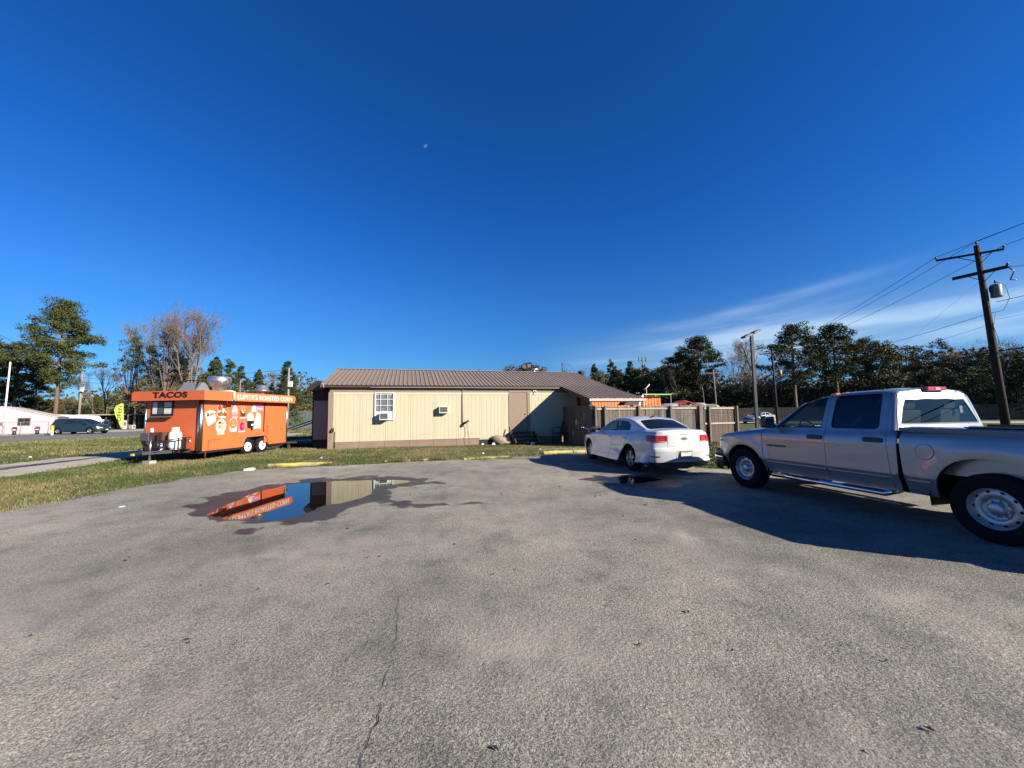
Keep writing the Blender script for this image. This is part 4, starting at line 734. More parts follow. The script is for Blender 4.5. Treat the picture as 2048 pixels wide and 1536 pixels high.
decal([('palepink', [(1.36, 1.88), (1.42, 2.02), (1.51, 2.14), (1.60, 2.02), (1.67, 1.88), (1.58, 1.66), (1.45, 1.66)]), ('lilac', ell(1.51, 1.93, 0.10, 0.13)), ('pink', [(1.43, 1.83), (1.60, 1.83), (1.57, 1.66), (1.46, 1.66)]), ('palepink', [(1.38, 1.60), (1.66, 1.60), (1.66, 1.64), (1.38, 1.64)])]+blobs(1.51, 1.94, 0.07, 0.12, ['white', 'brown', 'lilac'], 9, 0.026))
decal([('cream', [(1.77, 1.56), (2.09, 1.56), (2.07, 1.62), (1.79, 1.62)]), ('brown', [(1.78, 1.90), (2.08, 1.90), (2.05, 1.63), (1.81, 1.63)]), ('palepink', [(1.86, 1.90), (1.88, 1.90), (1.85, 2.10), (1.83, 2.10)]), ('palepink', [(1.97, 1.90), (1.99, 1.90), (1.99, 2.12), (1.97, 2.12)])]+blobs(1.93, 1.86, 0.12, 0.06, ['red', 'black', 'cream', 'green'], 8, 0.03)+[('palegreen', [(1.80, 1.60), (2.06, 1.60), (2.06, 1.585), (1.80, 1.585)])])
decal([('pink', [(2.60, 1.87), (3.09, 1.87), (3.09, 2.16), (2.50, 2.16)]), ('white', [(2.36, 1.84), (2.42, 2.02), (2.53, 2.18), (2.60, 2.02), (2.70, 1.84)]), ('palepink', ell(2.53, 1.90, 0.15, 0.07)), ('white', ell(2.55, 2.02, 0.07, 0.05)), ('palepink', [(2.70, 1.96), (3.02, 1.96), (3.02, 2.01), (2.70, 2.01)]), ('lilac', ell(2.72, 2.03, 0.10, 0.012))])
decal([('white', [(2.14, 1.62), (2.20, 1.76), (2.34, 1.82), (2.46, 1.76), (2.54, 1.62), (2.52, 1.46), (2.18, 1.46)]), ('palepink', ell(2.34, 1.76, 0.10, 0.03)), ('mint', ell(2.34, 1.68, 0.15, 0.02)), ('black', [(2.16, 1.46), (2.54, 1.46), (2.50, 1.13), (2.20, 1.13)]), ('black', [(2.38, 1.13), (2.49, 1.13), (2.49, 1.02), (2.38, 1.05)]), ('white', ell(2.46, 1.28, 0.07, 0.04))])
decal([('white', [(2.56, 1.10), (2.60, 1.50), (2.58, 1.60), (2.66, 1.76), (2.76, 1.82), (2.90, 1.76), (2.96, 1.60), (2.95, 1.10)]), ('mint', [(2.64, 1.16), (2.66, 1.70), (2.86, 1.70), (2.88, 1.16)]), ('green', [(2.66, 1.72), (2.86, 1.72), (2.84, 1.76), (2.68, 1.76)]), ('palegreen', ell(2.76, 1.46, 0.07, 0.10)), ('red', ell(2.60, 1.64, 0.03, 0.09)), ('grey', [(2.66, 1.10), (2.88, 1.10), (2.88, 1.13), (2.66, 1.13)])]+blobs(2.76, 1.28, 0.07, 0.08, ['white', 'grey', 'palegreen'], 6, 0.03))
decal([('cream', ell(0.88, 1.27, 0.24, 0.28)), ('palepink', ell(0.88, 1.28, 0.20, 0.23)), ('mint', [(0.72, 1.01), (1.03, 1.01), (1.03, 1.05), (0.72, 1.05)]), ('white', [(0.72, 0.95), (1.04, 0.95), (1.04, 0.99), (0.72, 0.99)])]+blobs(0.88, 1.27, 0.15, 0.16, ['yellow', 'cream', 'grey', 'brown', 'yellow'], 15, 0.05))
decal([('palepink', [(1.28, 1.06), (1.64, 1.06), (1.66, 1.40), (1.60, 1.56), (1.32, 1.56), (1.27, 1.40)]), ('cream', ell(1.46, 1.14, 0.15, 0.08)), ('brown', ell(1.46, 1.36, 0.175, 0.185, 28)), ('orange', ell(1.46, 1.36, 0.145, 0.155, 28)), ('white', ell(1.50, 1.12, 0.10, 0.05)), ('grey', ell(1.38, 1.16, 0.06, 0.04)), ('palepink', [(1.34, 1.02), (1.62, 1.02), (1.62, 1.06), (1.34, 1.06)])]+blobs(1.46, 1.37, 0.10, 0.10, ['yellow', 'red', 'cream'], 7, 0.025))
decal([('pink', [(1.72, 1.02), (2.08, 1.02), (2.10, 1.34), (1.97, 1.46), (1.84, 1.42), (1.76, 1.28)]), ('white', [(1.74, 0.99), (2.06, 0.99), (2.06, 1.03), (1.74, 1.03)]), ('magenta', ell(1.91, 1.24, 0.13, 0.18))]+blobs(1.91, 1.22, 0.11, 0.15, ['red', 'magenta', 'black', 'pink'], 12, 0.05))
# front wall: serving window
wn = MB(); wn.box(-2.08, -1.16, -0.03, 0.0, 1.70, 2.28); wn = wn.build('serving_window', m_dkmetal, tr)
for (a, b, c_, d_, m_) in ((-2.02, -1.82, 1.78, 2.22, m_whiteplastic), (-1.78, -1.58, 1.78, 2.22, m_grille), (-1.53, -1.22, 1.78, 1.98, m_white), (-1.53, -1.22, 2.02, 2.22, m_white)):
    q = MB(); q.quad((a, -0.034, c_), (b, -0.034, c_), (b, -0.034, d_), (a, -0.034, d_)); q.build('menu_sheet', m_, wn)
w = MB(); w.box(-2.08, -1.16, -0.16, -0.032, 1.66, 1.69); w.build('serving_shelf', m_steel, tr)
w = MB(); w.lathe([(0.001, -0.012), (0.045, -0.01), (0.045, 0.0)], 14, (-0.42, -0.002, 0.75), 'y'); w.build('clearance_lamp', m_whiteplastic, tr)
# tongue, coupler, jack, racks
w = MB(); w.beam((-0.45, 0.05, 0.40), (-1.16, -1.05, 0.40), 0.08, 0.11); w.beam((-1.91, 0.05, 0.40), (-1.20, -1.05, 0.40), 0.08, 0.11); w.box(-1.8, -0.5, -0.36, -0.28, 0.36, 0.44); w.build('tongue', m_dkmetal, tr)
w = MB(); w.prism([(-0.95, -0.30), (-0.32, -0.30), (-0.32, -0.02), (-0.95, -0.02)], 'xy', 0.455, 0.47); w.prism([(-1.65, -0.62), (-0.95, -0.62), (-0.6, -0.30), (-0.6, -0.02), (-1.75, -0.02)], 'xy', 0.456, 0.468); w.build('tongue_plate', m_dkmetal, tr)
w = MB(); w.box(-1.24, -1.12, -1.32, -1.03, 0.37, 0.46); w.build('coupler', m_dkmetal, tr)
w = MB(); w.box(-1.22, -1.10, -1.36, -1.325, 0.35, 0.42); w.build('coupler_lock', mat('yellow_lock', (0.75, 0.65, 0.05), 0.4), tr)
w = MB(); w.tube([(-1.06, -0.86, 0.13), (-1.06, -0.86, 0.95)], 0.035, 10); w.tube([(-1.06, -0.86, 0.92), (-1.22, -0.86, 0.98)], 0.015, 6); w.build('jack', m_steel, tr)
w = MB(); w.box(-1.2, -0.92, -0.98, -0.74, 0.0, 0.13); w.build('block', m_concrete, label='concrete block under the trailer jack', cat='block', loc=TP, rz=TR)
w = MB(); w.tube([(-1.1, -0.9, 0.46), (-0.9, -0.8, 0.42), (-0.75, -0.7, 0.52), (-0.85, -0.5, 0.6)], 0.012, 6); w.build('safety_chain', m_steel, tr)
w = MB()
for (a, b) in (((-0.98, -0.62, 0.47), (-0.98, -0.62, 0.95)), ((-0.30, -0.55, 0.47), (-0.30, -0.55, 0.90)), ((-0.98, -0.62, 0.78), (-0.30, -0.55, 0.88)), ((-0.30, -0.55, 0.90), (-0.30, -0.05, 0.90)), ((-0.98, -0.62, 0.66), (-0.55, -0.6, 0.80))): w.beam(a, b, 0.03, 0.03)
w.beam((-0.33, -0.3, 0.47), (-0.33, -0.3, 0.90), 0.02, 0.16); w.build('tank_rack', m_dkmetal, tr)
w = MB(); w.box(-1.92, -1.58, -0.50, -0.25, 0.80, 1.08); w.build('grey_box', mat('grey_box', (0.10, 0.10, 0.12), 0.5), tr, bevel=0.01)
w = MB(); w.box(-1.56, -1.02, -0.48, -0.25, 0.78, 1.10); w.build('brown_box', mat('rust_box', (0.13, 0.045, 0.025), 0.6, var=0.3), tr, bevel=0.01)
w = MB()
for (a, b) in (((-1.9, -0.45, 0.8), (-1.9, -0.3, 0.45)), ((-1.5, -0.62, 0.8), (-1.45, -0.5, 0.47)), ((-1.0, -0.6, 1.12), (-1.0, -0.6, 0.47)), ((-1.6, -0.62, 0.66), (-0.98, -0.62, 0.62)), ((-1.9, -0.55, 0.5), (-1.3, -0.9, 0.46))): w.beam(a, b, 0.035, 0.035)
w.build('box_stand', m_dkmetal, tr)
def tank(x, y, h, r, label, z=0.475):
    p = TP+Matrix.Rotation(TR, 3, 'Z') @ Vector((x, y, z)); t = thing('propane_tank', label, 'gas tank', p, TR)
    b = MB(); b.lathe([(0.001, 0.02), (r*0.75, 0.02), (r*0.9, 0.05), (r, 0.11), (r, h*0.62), (r*0.93, h*0.74), (r*0.7, h*0.80), (r*0.3, h*0.83), (0.001, h*0.83)], 28); b.build('body', m_white, t)
    b = MB(); b.lathe([(r*0.72, 0.0), (r*0.72, 0.04)], 20); b.build('foot_ring', m_white, t)
    b = MB(); q = []
    for k in range(20):
        a = 2*math.pi*k/20+0.4
        if k in (9, 10, 11, 12): continue
        a2 = 2*math.pi*(k+1)/20+0.4; b.quad((r*0.62*math.cos(a), r*0.62*math.sin(a), h*0.80), (r*0.62*math.cos(a2), r*0.62*math.sin(a2), h*0.80), (r*0.60*math.cos(a2), r*0.60*math.sin(a2), h), (r*0.60*math.cos(a), r*0.60*math.sin(a), h))
    b.build('collar', m_white, t); b = MB(); b.tube([(0, 0, h*0.83), (0, 0, h*0.93)], 0.03, 8); b.tube([(0, 0, h*0.88), (0.09, -0.02, h*0.88)], 0.012, 6); b.build('valve', m_steel, t)
tank(-0.69, -0.32, 0.80, 0.20, 'big white propane tank standing alone on the trailer tongue, nearest the steel corner')
tank(-1.28, -0.22, 0.55, 0.17, 'smaller white propane tank half hidden under the brown box on the trailer tongue')
w = MB(); w.lathe([(0.001, 0), (0.055, 0), (0.055, 0.12), (0.03, 0.17), (0.001, 0.17)], 12); w.build('jug', m_white, label='small white jug on top of the grey box on the trailer tongue', cat='jug', loc=TP+Matrix.Rotation(TR, 3, 'Z') @ Vector((-1.62, -0.35, 1.085)))
w = MB(); w.tube([(-0.05, 0.15, 0.44), (0.03, 0.22, 0.30), (0.02, 0.20, 0.05)], 0.025, 6); w.build('stabiliser', mat('rust', (0.12, 0.03, 0.02), 0.8), tr)
# wheels with white spoke rims
def trailer_wheel(y, x):
    t = MB(); t.lathe([(0.20, -0.09), (0.30, -0.10), (0.345, -0.07), (0.355, 0.0), (0.345, 0.07), (0.30, 0.10), (0.20, 0.09)], 32, (0, 0, 0), 'x'); tw_ = t.build('wheel', m_rubber, tr, loc=(x, y, 0.355))
    r_ = MB(); r_.lathe([(0.205, 0.085), (0.20, 0.06), (0.175, 0.05), (0.07, 0.068), (0.05, 0.09), (0.001, 0.09)], 32, (0, 0, 0), 'x'); rm = r_.build('rim', m_white, tw_)
    s_ = MB()
    for k in range(8): a = 2*math.pi*k/8; s_.lathe([(0.001, 0.0645), (0.022, 0.0642)], 10, (0, 0.125*math.cos(a), 0.125*math.sin(a)), 'x')
    s_.lathe([(0.028, 0.088), (0.026, 0.12), (0.001, 0.125)], 12, (0, 0, 0), 'x'); s_.build('hub', m_dkmetal, tw_)
for y in (2.31, 3.13):
    trailer_wheel(y, -0.12)
w = MB(); w.box(-0.45, -0.25, 1.98, 3.44, 0.3, ZB+0.40); w.build('wheel_well', m_black, tr)
# ================================================================ vehicles
# A body is an implicit surface F(x,y,z) (x forward, y left, z up); each panel is a flat outline cast onto it.
def table(pts, sig=0.06, lo=-6.5, hi=2.5):
    xs = np.arange(lo, hi, 0.01); pts = sorted(pts); y = np.interp(xs, [p[0] for p in pts], [p[1] for p in pts])
    if sig: k = np.exp(-0.5*(np.arange(-3*sig, 3*sig+0.005, 0.01)/sig)**2); k /= k.sum(); h_ = len(k)//2; y = np.convolve(np.pad(y, h_, 'edge'), k, 'valid')[:len(xs)]
    return lambda x: np.interp(x, xs, y)
def smax(a, b, k): h_ = np.clip(0.5+0.5*(a-b)/k, 0, 1); return b*(1-h_)+a*h_+k*h_*(1-h_)
def smin(a, b, k): return -smax(-a, -b, k)
def grad(F, P, e=2e-3):
    g_ = np.stack([F(P+np.array(d)*e)-F(P-np.array(d)*e) for d in ((1, 0, 0), (0, 1, 0), (0, 0, 1))], 1); return g_/(np.linalg.norm(g_, axis=1)[:, None]+1e-12)
def rays(view, uv, ctr=0.0):
    u, v = uv[:, 0], uv[:, 1]; n = len(u); o = np.zeros(n); i = np.ones(n)
    if view == 'L': return np.c_[u, i*1.4, v], np.c_[o, -i, o], 1.4
    if view == 'R': return np.c_[u, -i*1.4, v], np.c_[o, i, o], 1.4
    if view == 'T': return np.c_[u, v, i*2.6], np.c_[o, o, -i], 2.6
    if view == 'B': return np.c_[-i*3.6, u, v], np.c_[i, o, o], 2.2
    if view == 'F': return np.c_[i*2.2, u, v], np.c_[-i, o, o], 3.0
    if view in ('CB', 'CF'):          # wrap round the tail / nose: u = angle, v = height
        s_ = -1 if view == 'CB' else 1; d = np.c_[s_*np.cos(u), np.sin(u), o]; a = np.c_[i*ctr, o, v]+d*3.0; return a, -d, 3.0
def cast(F, view, uv, ctr=0.0):
    uv = np.asarray(uv, float); O, D, tm = rays(view, uv, ctr); n = len(O); N = 110; lo = np.zeros(n); hi = np.full(n, tm); found = np.zeros(n, bool)
    for k in range(1, N+1):
        t = tm*k/N; f = F(O+D*t); hit = (~found) & (f < 0); hi[hit] = t; lo[hit] = tm*(k-1)/N; found |= hit
    for _ in range(20):
        m = 0.5*(lo+hi); f = F(O+D*m[:, None]); ins = f < 0; hi = np.where(ins, m, hi); lo = np.where(ins, lo, m)
    return O+D*hi[:, None]
def patch(name, mats, parent, F, view, outer, holes=(), step=0.06, off=0.0, flange=0.015, ctr=0.0, loc=None, grid=None, pstep=None, **kw):
    gs = grid or step; ps = pstep or step; outer = resample(outer, ps); holes = [resample(h_, ps) for h_ in holes]; a = np.array(outer)
    ku = 1.0 if view not in ('CB', 'CF') else 1.0
    gx, gy = np.meshgrid(np.arange(a[:, 0].min()+gs*0.5, a[:, 0].max(), gs*ku), np.arange(a[:, 1].min()+gs*0.5, a[:, 1].max(), gs)); P = np.c_[gx.ravel(), gy.ravel()]
    if len(P):
        k = pip(P[:, 0], P[:, 1], outer) & (segdist(P[:, 0], P[:, 1], outer) > gs*0.3)
        for h_ in holes: k &= (~pip(P[:, 0], P[:, 1], h_)) & (segdist(P[:, 0], P[:, 1], h_) > gs*0.3)
        P = P[k]
    V2, T, _ = cdt(outer, holes, P.tolist()); V = cast(F, view, V2, ctr); N_ = grad(F, V); V = V+N_*off
    # orient triangles outward
    c = np.cross(V[T[:, 1]]-V[T[:, 0]], V[T[:, 2]]-V[T[:, 0]]); fl = (c*N_[T].mean(1)).sum(1) < 0; T = np.where(fl[:, None], T[:, ::-1], T)
    Va, Na, Ta = [V], [N_], [T]
    if flange:
        E_ = {}
        for t in T:
            for i in range(3):
                e = (t[i], t[(i+1) % 3]); E_[e] = 1
        bd = np.array([e for e in E_ if (e[1], e[0]) not in E_])
        if len(bd):
            A, B = V[bd[:, 0]], V[bd[:, 1]]; nA, nB = N_[bd[:, 0]], N_[bd[:, 1]]; ed = B-A; side = np.cross(ed, (nA+nB)); side /= np.linalg.norm(side, axis=1)[:, None]+1e-9
            b0 = len(V); m_ = len(bd); Va.append(np.vstack([A, B, B-nB*flange, A-nA*flange])); Na.append(np.vstack([side]*4)); i = np.arange(m_)+b0
            Ta.append(np.vstack([np.c_[i, i+3*m_, i+2*m_], np.c_[i, i+2*m_, i+m_]]))
    me = np_mesh(name, np.vstack(Va), np.vstack(Ta), mats, smooth=True, nrm=np.vstack(Na)); o_ = bpy.data.objects.new(name, me); COL.objects.link(o_); o_.parent = parent
    if loc: o_.location = loc
    return tag(o_, **kw)
def arc(cx, cz, r, a0, a1, n=14, sz=1.0): return [(cx+r*math.cos(R(a0+(a1-a0)*k/n)), cz+sz*r*math.sin(R(a0+(a1-a0)*k/n))) for k in range(n+1)]
def rpoly(pts, r, n=4):
    """round the corners of a polygon"""
    out = []; m_ = len(pts)
    for i in range(m_):
        p, a, b = Vector(pts[i]), Vector(pts[i-1]), Vector(pts[(i+1) % m_]); rr = min(r, (a-p).length*0.45, (b-p).length*0.45); s_ = p+(a-p).normalized()*rr; e_ = p+(b-p).normalized()*rr
        for k in range(n+1): t = k/n; q = s_*(1-t)**2+p*2*t*(1-t)+e_*t*t; out.append((q.x, q.y))
    return out
def grow(pts, d):
    """offset polygon outward by about d"""
    a = np.array(pts); n_ = len(a); A = 0.5*np.sum(a[:, 0]*np.roll(a[:, 1], -1)-np.roll(a[:, 0], -1)*a[:, 1]); s_ = 1 if A > 0 else -1
    t = np.roll(a, -1, 0)-np.roll(a, 1, 0); nn = np.c_[t[:, 1], -t[:, 0]]; nn /= np.linalg.norm(nn, axis=1)[:, None]+1e-9; return [tuple(p) for p in a+nn*d*s_]
def paint(name, col, metal=0.0, rough=0.35, flake=0.0):
    m = mat(name, col, rough, metal, coat=1.0); m.node_tree.nodes['Principled BSDF'].inputs['Base Color'].default_value = (*col, 1); m.node_tree.nodes['Principled BSDF'].inputs['Coat IOR'].default_value = 1.5; return m
m_cabin = mat('cabin_dark', (0.02, 0.02, 0.021), 0.8); m_seat = mat('grey_seat', (0.09, 0.09, 0.095), 0.9, var=0.15)
m_chromed = mat('chrome_trim', (0.8, 0.8, 0.82), 0.08, 1.0); m_blackplastic = mat('black_plastic', (0.02, 0.02, 0.021), 0.45)
m_redlens = mat('red_lens', (0.55, 0.02, 0.03), 0.12, coat=1.0); m_pinklens = mat('reverse_lens', (0.75, 0.42, 0.45), 0.1, coat=1.0); m_clear = mat('headlamp_lens', (0.65, 0.67, 0.68), 0.08, coat=1.0); m_amber = mat('amber_lens', (0.75, 0.16, 0.03), 0.2, coat=0.5)
m_tint = glass_mat('privacy_glass', (0.05, 0.055, 0.06), 0.01, 0.6); m_carglass = glass_mat('car_glass', (0.42, 0.48, 0.47), 0.01, 0.15); m_rearglass = glass_mat('rear_glass', (0.50, 0.58, 0.56), 0.01, 0.10)
def disc_holes(mb, r0, r1, f, holes, n=36, mi=0, axis_y=1):
    """annulus r0..r1 in the xz plane with holes [(r,ang,a,b)] and height f(r) along y"""
    outer = [(r1*math.cos(t), r1*math.sin(t)) for t in [2*math.pi*k/n for k in range(n)]]; hs = [[(r0*math.cos(t), r0*math.sin(t)) for t in [2*math.pi*k/n for k in range(n)]]]
    for (r, an, a, b) in holes:
        c, s_ = math.cos(an), math.sin(an); hs.append([(r*c+a*math.cos(t)*c-b*math.sin(t)*s_, r*s_+a*math.cos(t)*s_+b*math.sin(t)*c) for t in [2*math.pi*k/12 for k in range(12)]])
    pts = [(q*math.cos(t), q*math.sin(t)) for q in np.linspace(r0, r1, 5)[1:-1] for t in np.linspace(0, 2*math.pi, 40)[:-1]]
    P = np.array(pts); k = np.ones(len(P), bool)
    for h_ in hs: k &= ~pip(P[:, 0], P[:, 1], h_) & (segdist(P[:, 0], P[:, 1], h_) > 0.006)
    V, T, _ = cdt(outer, hs, P[k].tolist()); rr = np.hypot(V[:, 0], V[:, 1]); mb.add([(a, f(q)*axis_y, b) for (a, b), q in zip(V, rr)], [tuple(t) for t in T], mi, True)
def wheel_steel(parent, x, y, R_, rim, wd, side, z=None):
    """tyre + stamped steel rim with oval holes and lug nuts; side=+1 outer face towards +y"""
    t = MB(); a = wd/2; t.lathe([(rim*0.97, -a*0.9), (rim*1.05, -a), (R_*0.88, -a*1.03), (R_*0.97, -a*0.9), (R_, -a*0.62), (R_, a*0.62), (R_*0.97, a*0.9), (R_*0.88, a*1.03), (rim*1.05, a), (rim*0.97, a*0.9)], 48, axis='y')
    for k in range(3): q = -a*0.35+k*a*0.35; t.lathe([(R_+0.001, q-0.006), (R_-0.008, q), (R_+0.001, q+0.006)], 48, axis='y')
    o_ = t.build('tyre', m_rubber, parent, loc=(x, y, z if z else R_)); s = side
    f = lambda r: s*(a*0.62-0.035*np.clip((r-rim*0.60)/(rim*0.3), 0, 1) + 0.0*r)
    d = MB(); disc_holes(d, rim*0.58, rim*0.93, lambda r: s*(a*0.58-0.9*abs(r-rim*0.70)*0.35), [(rim*0.80, 2*math.pi*k/10, rim*0.055, rim*0.085) for k in range(10)])
    d.lathe([(rim*0.93, s*(a*0.58-0.9*abs(rim*0.23)*0.35)), (rim*0.965, s*a*0.60), (rim*0.99, s*a*0.86), (rim*1.03, s*a*0.97), (rim*1.06, s*a*0.985)], 48, axis='y')
    d.lathe([(rim*0.58, s*(a*0.58-0.9*rim*0.12*0.35)), (rim*0.52, s*a*0.36), (rim*0.44, s*a*0.30), (rim*0.30, s*a*0.33), (rim*0.28, s*a*0.72), (rim*0.22, s*a*0.80), (0.001, s*a*0.82)], 36, axis='y')
    rm = d.build('rim', m_rimgrey, o_)
    l_ = MB()
    for k in range(8): an = 2*math.pi*k/8+0.2; l_.tube([(rim*0.38*math.cos(an), s*a*0.30, rim*0.38*math.sin(an)), (rim*0.38*math.cos(an), s*a*0.52, rim*0.38*math.sin(an))], 0.014, 6)
    l_.build('lug_nut', m_rimgrey, o_); bk = MB(); bk.lathe([(0.001, s*a*0.05), (rim*0.97, s*a*0.04)], 24, axis='y'); bk.build('brake_disc', m_dkmetal, o_)
m_rimgrey = mat('painted_steel_rim', (0.42, 0.44, 0.47), 0.35, 0.6, var=0.15, vscale=12)
m_alloy = mat('alloy_rim', (0.50, 0.50, 0.50), 0.3, 0.7, var=0.1)
def wheel_alloy(parent, x, y, R_, rim, wd, side, n=5, z=None):
    t = MB(); a = wd/2; t.lathe([(rim*0.97, -a*0.9), (rim*1.05, -a), (R_*0.95, -a*0.95), (R_, -a*0.65), (R_, a*0.65), (R_*0.95, a*0.95), (rim*1.05, a), (rim*0.97, a*0.9)], 40, axis='y'); o_ = t.build('tyre', m_rubber, parent, loc=(x, y, z if z else R_)); s = side
    d = MB(); d.lathe([(rim*0.90, s*a*0.2), (rim*0.95, s*a*0.8), (rim*1.03, s*a*0.95), (rim*1.05, s*a*0.93)], 40, axis='y'); d.lathe([(0.001, s*a*0.72), (rim*0.2, s*a*0.70), (rim*0.24, s*a*0.5)], 20, axis='y')
    for k in range(n):
        an = 2*math.pi*k/n+0.3
        for q in (-0.16, 0.16):
            c0, c1 = an+q*1.1, an+q*0.9; p0 = Vector((rim*0.18*math.cos(c0), s*a*0.68, rim*0.18*math.sin(c0))); p1 = Vector((rim*0.94*math.cos(c1), s*a*0.62, rim*0.94*math.sin(c1))); d.beam(p0, p1, rim*0.13, a*0.2, up=(0, 1, 0))
    d.build('rim', m_alloy, o_); bk = MB(); bk.lathe([(0.001, s*a*0.1), (rim*0.92, s*a*0.08)], 24, axis='y'); bk.build('brake_disc', m_blackplastic, o_)

# ---------------------------------------------------------------- pickup truck
m_silver = paint('silver_paint', (0.275, 0.29, 0.31), 0.6, 0.36)
TU = Vector((-0.22, 0.975, 0)).normalized(); TRZ = math.atan2(TU.y, TU.x); TN = Vector((-TU.y, TU.x, 0))   # truck left = TN
TO = Vector((4.83, 8.05, 0)) - TN*0.93   # front axle centre on the ground
truck = thing('pickup_truck', 'silver four-door pickup truck with steel wheels, cut by the right edge of the picture', 'pickup truck', (TO.x, TO.y, 0.03), TRZ)
tk_hood = table([(0.98, 0.80), (0.90, 0.98), (0.6, 1.10), (0.2, 1.17), (-0.45, 1.25), (-0.9, 1.27), (-2.6, 1.30), (-4.9, 1.335)], 0.05)
tk_w = table([(1.0, 0.86), (0.85, 0.93), (0.5, 0.985), (0.0, 1.005), (-0.5, 0.985), (-2.7, 0.985), (-3.3, 1.0), (-3.6, 1.01), (-4.2, 1.0), (-4.85, 0.975)], 0.12)
def bump_(x, z, cx, cz, r, w_, h_):
    d = np.hypot(x-cx, z-cz)-r; return h_*np.exp(-(d/w_)**2)*(z > cz-0.3)
def F_low(P):
    x, y, z = P[:, 0], P[:, 1], P[:, 2]; ay = np.abs(y)
    wz = tk_w(x) - 0.055*np.clip((z-1.02)/0.25, 0, 2)**2 - 0.075*np.clip((0.66-z)/0.25, 0, 2)**1.3 - 0.010*(1/(1+np.exp(-(0.615-z)/0.006))) + 0.008*np.exp(-((z-0.600)/0.010)**2) - 0.004*np.exp(-((z-0.640)/0.008)**2)
    wz = wz + bump_(x, z, 0, 0.40, 0.53, 0.12, 0.022) + bump_(x, z, -3.57, 0.42, 0.63, 0.11, 0.014)
    side = ay-wz
    # hood: raised centre, rounded wings
    top = z-(tk_hood(x)-0.02*(ay/0.8)**2 + 0.055*np.exp(-(ay/0.42)**6)*sstep(x, -0.55, 0.2)*1.0 - 0.0)
    end = x-(0.93-0.16*(ay/0.9)**3-0.10*np.clip((z-0.95)/0.2, 0, 1.5)**2); rear = -(x+4.84)
    f = smax(side, top, 0.11); f = smax(f, end, 0.10); return smax(f, rear, 0.03)
tk_roof = table([(-0.42, 1.20), (-0.62, 1.33), (-1.20, 1.745), (-1.40, 1.835), (-1.75, 1.885), (-2.3, 1.90), (-2.58, 1.88), (-2.62, 1.86), (-2.75, 1.2)], 0.035)
def F_cab(P):
    x, y, z = P[:, 0], P[:, 1], P[:, 2]; ay = np.abs(y); side = ay-(0.93-0.30*np.clip(z-1.24, 0, 1)-0.10*np.clip(z-1.24, 0, 1)**2)
    ws = (z-1.20)*0.80-(-0.40-0.04*(ay/0.7)**2-x)*0.80*0.90   # windscreen plane
    ws = x*0.62+z*0.80-(-0.42*0.62+1.20*0.80)+0.05*(ay/0.7)**2
    roof = z-(tk_roof(np.clip(x, -2.5, -1.3))-0.045*(ay/0.65)**2); rear = -(x+2.665-0.16*(z-1.24))-0.0+0.02*(ay/0.7)**2
    f = smax(side, roof, 0.10); f = smax(f, ws, 0.07); return smax(f, rear, 0.05)
def F_truck(P): return smin(F_low(P), F_cab(P), 0.025)
def F_bed(P): return F_low(P)
ZB_ = 0.42; AF = arc(0.0, 0.41, 0.475, 0, 180); ARr = [(-3.57+0.525*math.copysign(abs(math.cos(R(t)))**0.85, math.cos(R(t))), 0.42+0.55*abs(math.sin(R(t)))**0.85) for t in np.linspace(0, 180, 17)]
def tk_top(x): return float(tk_hood(x))-0.075
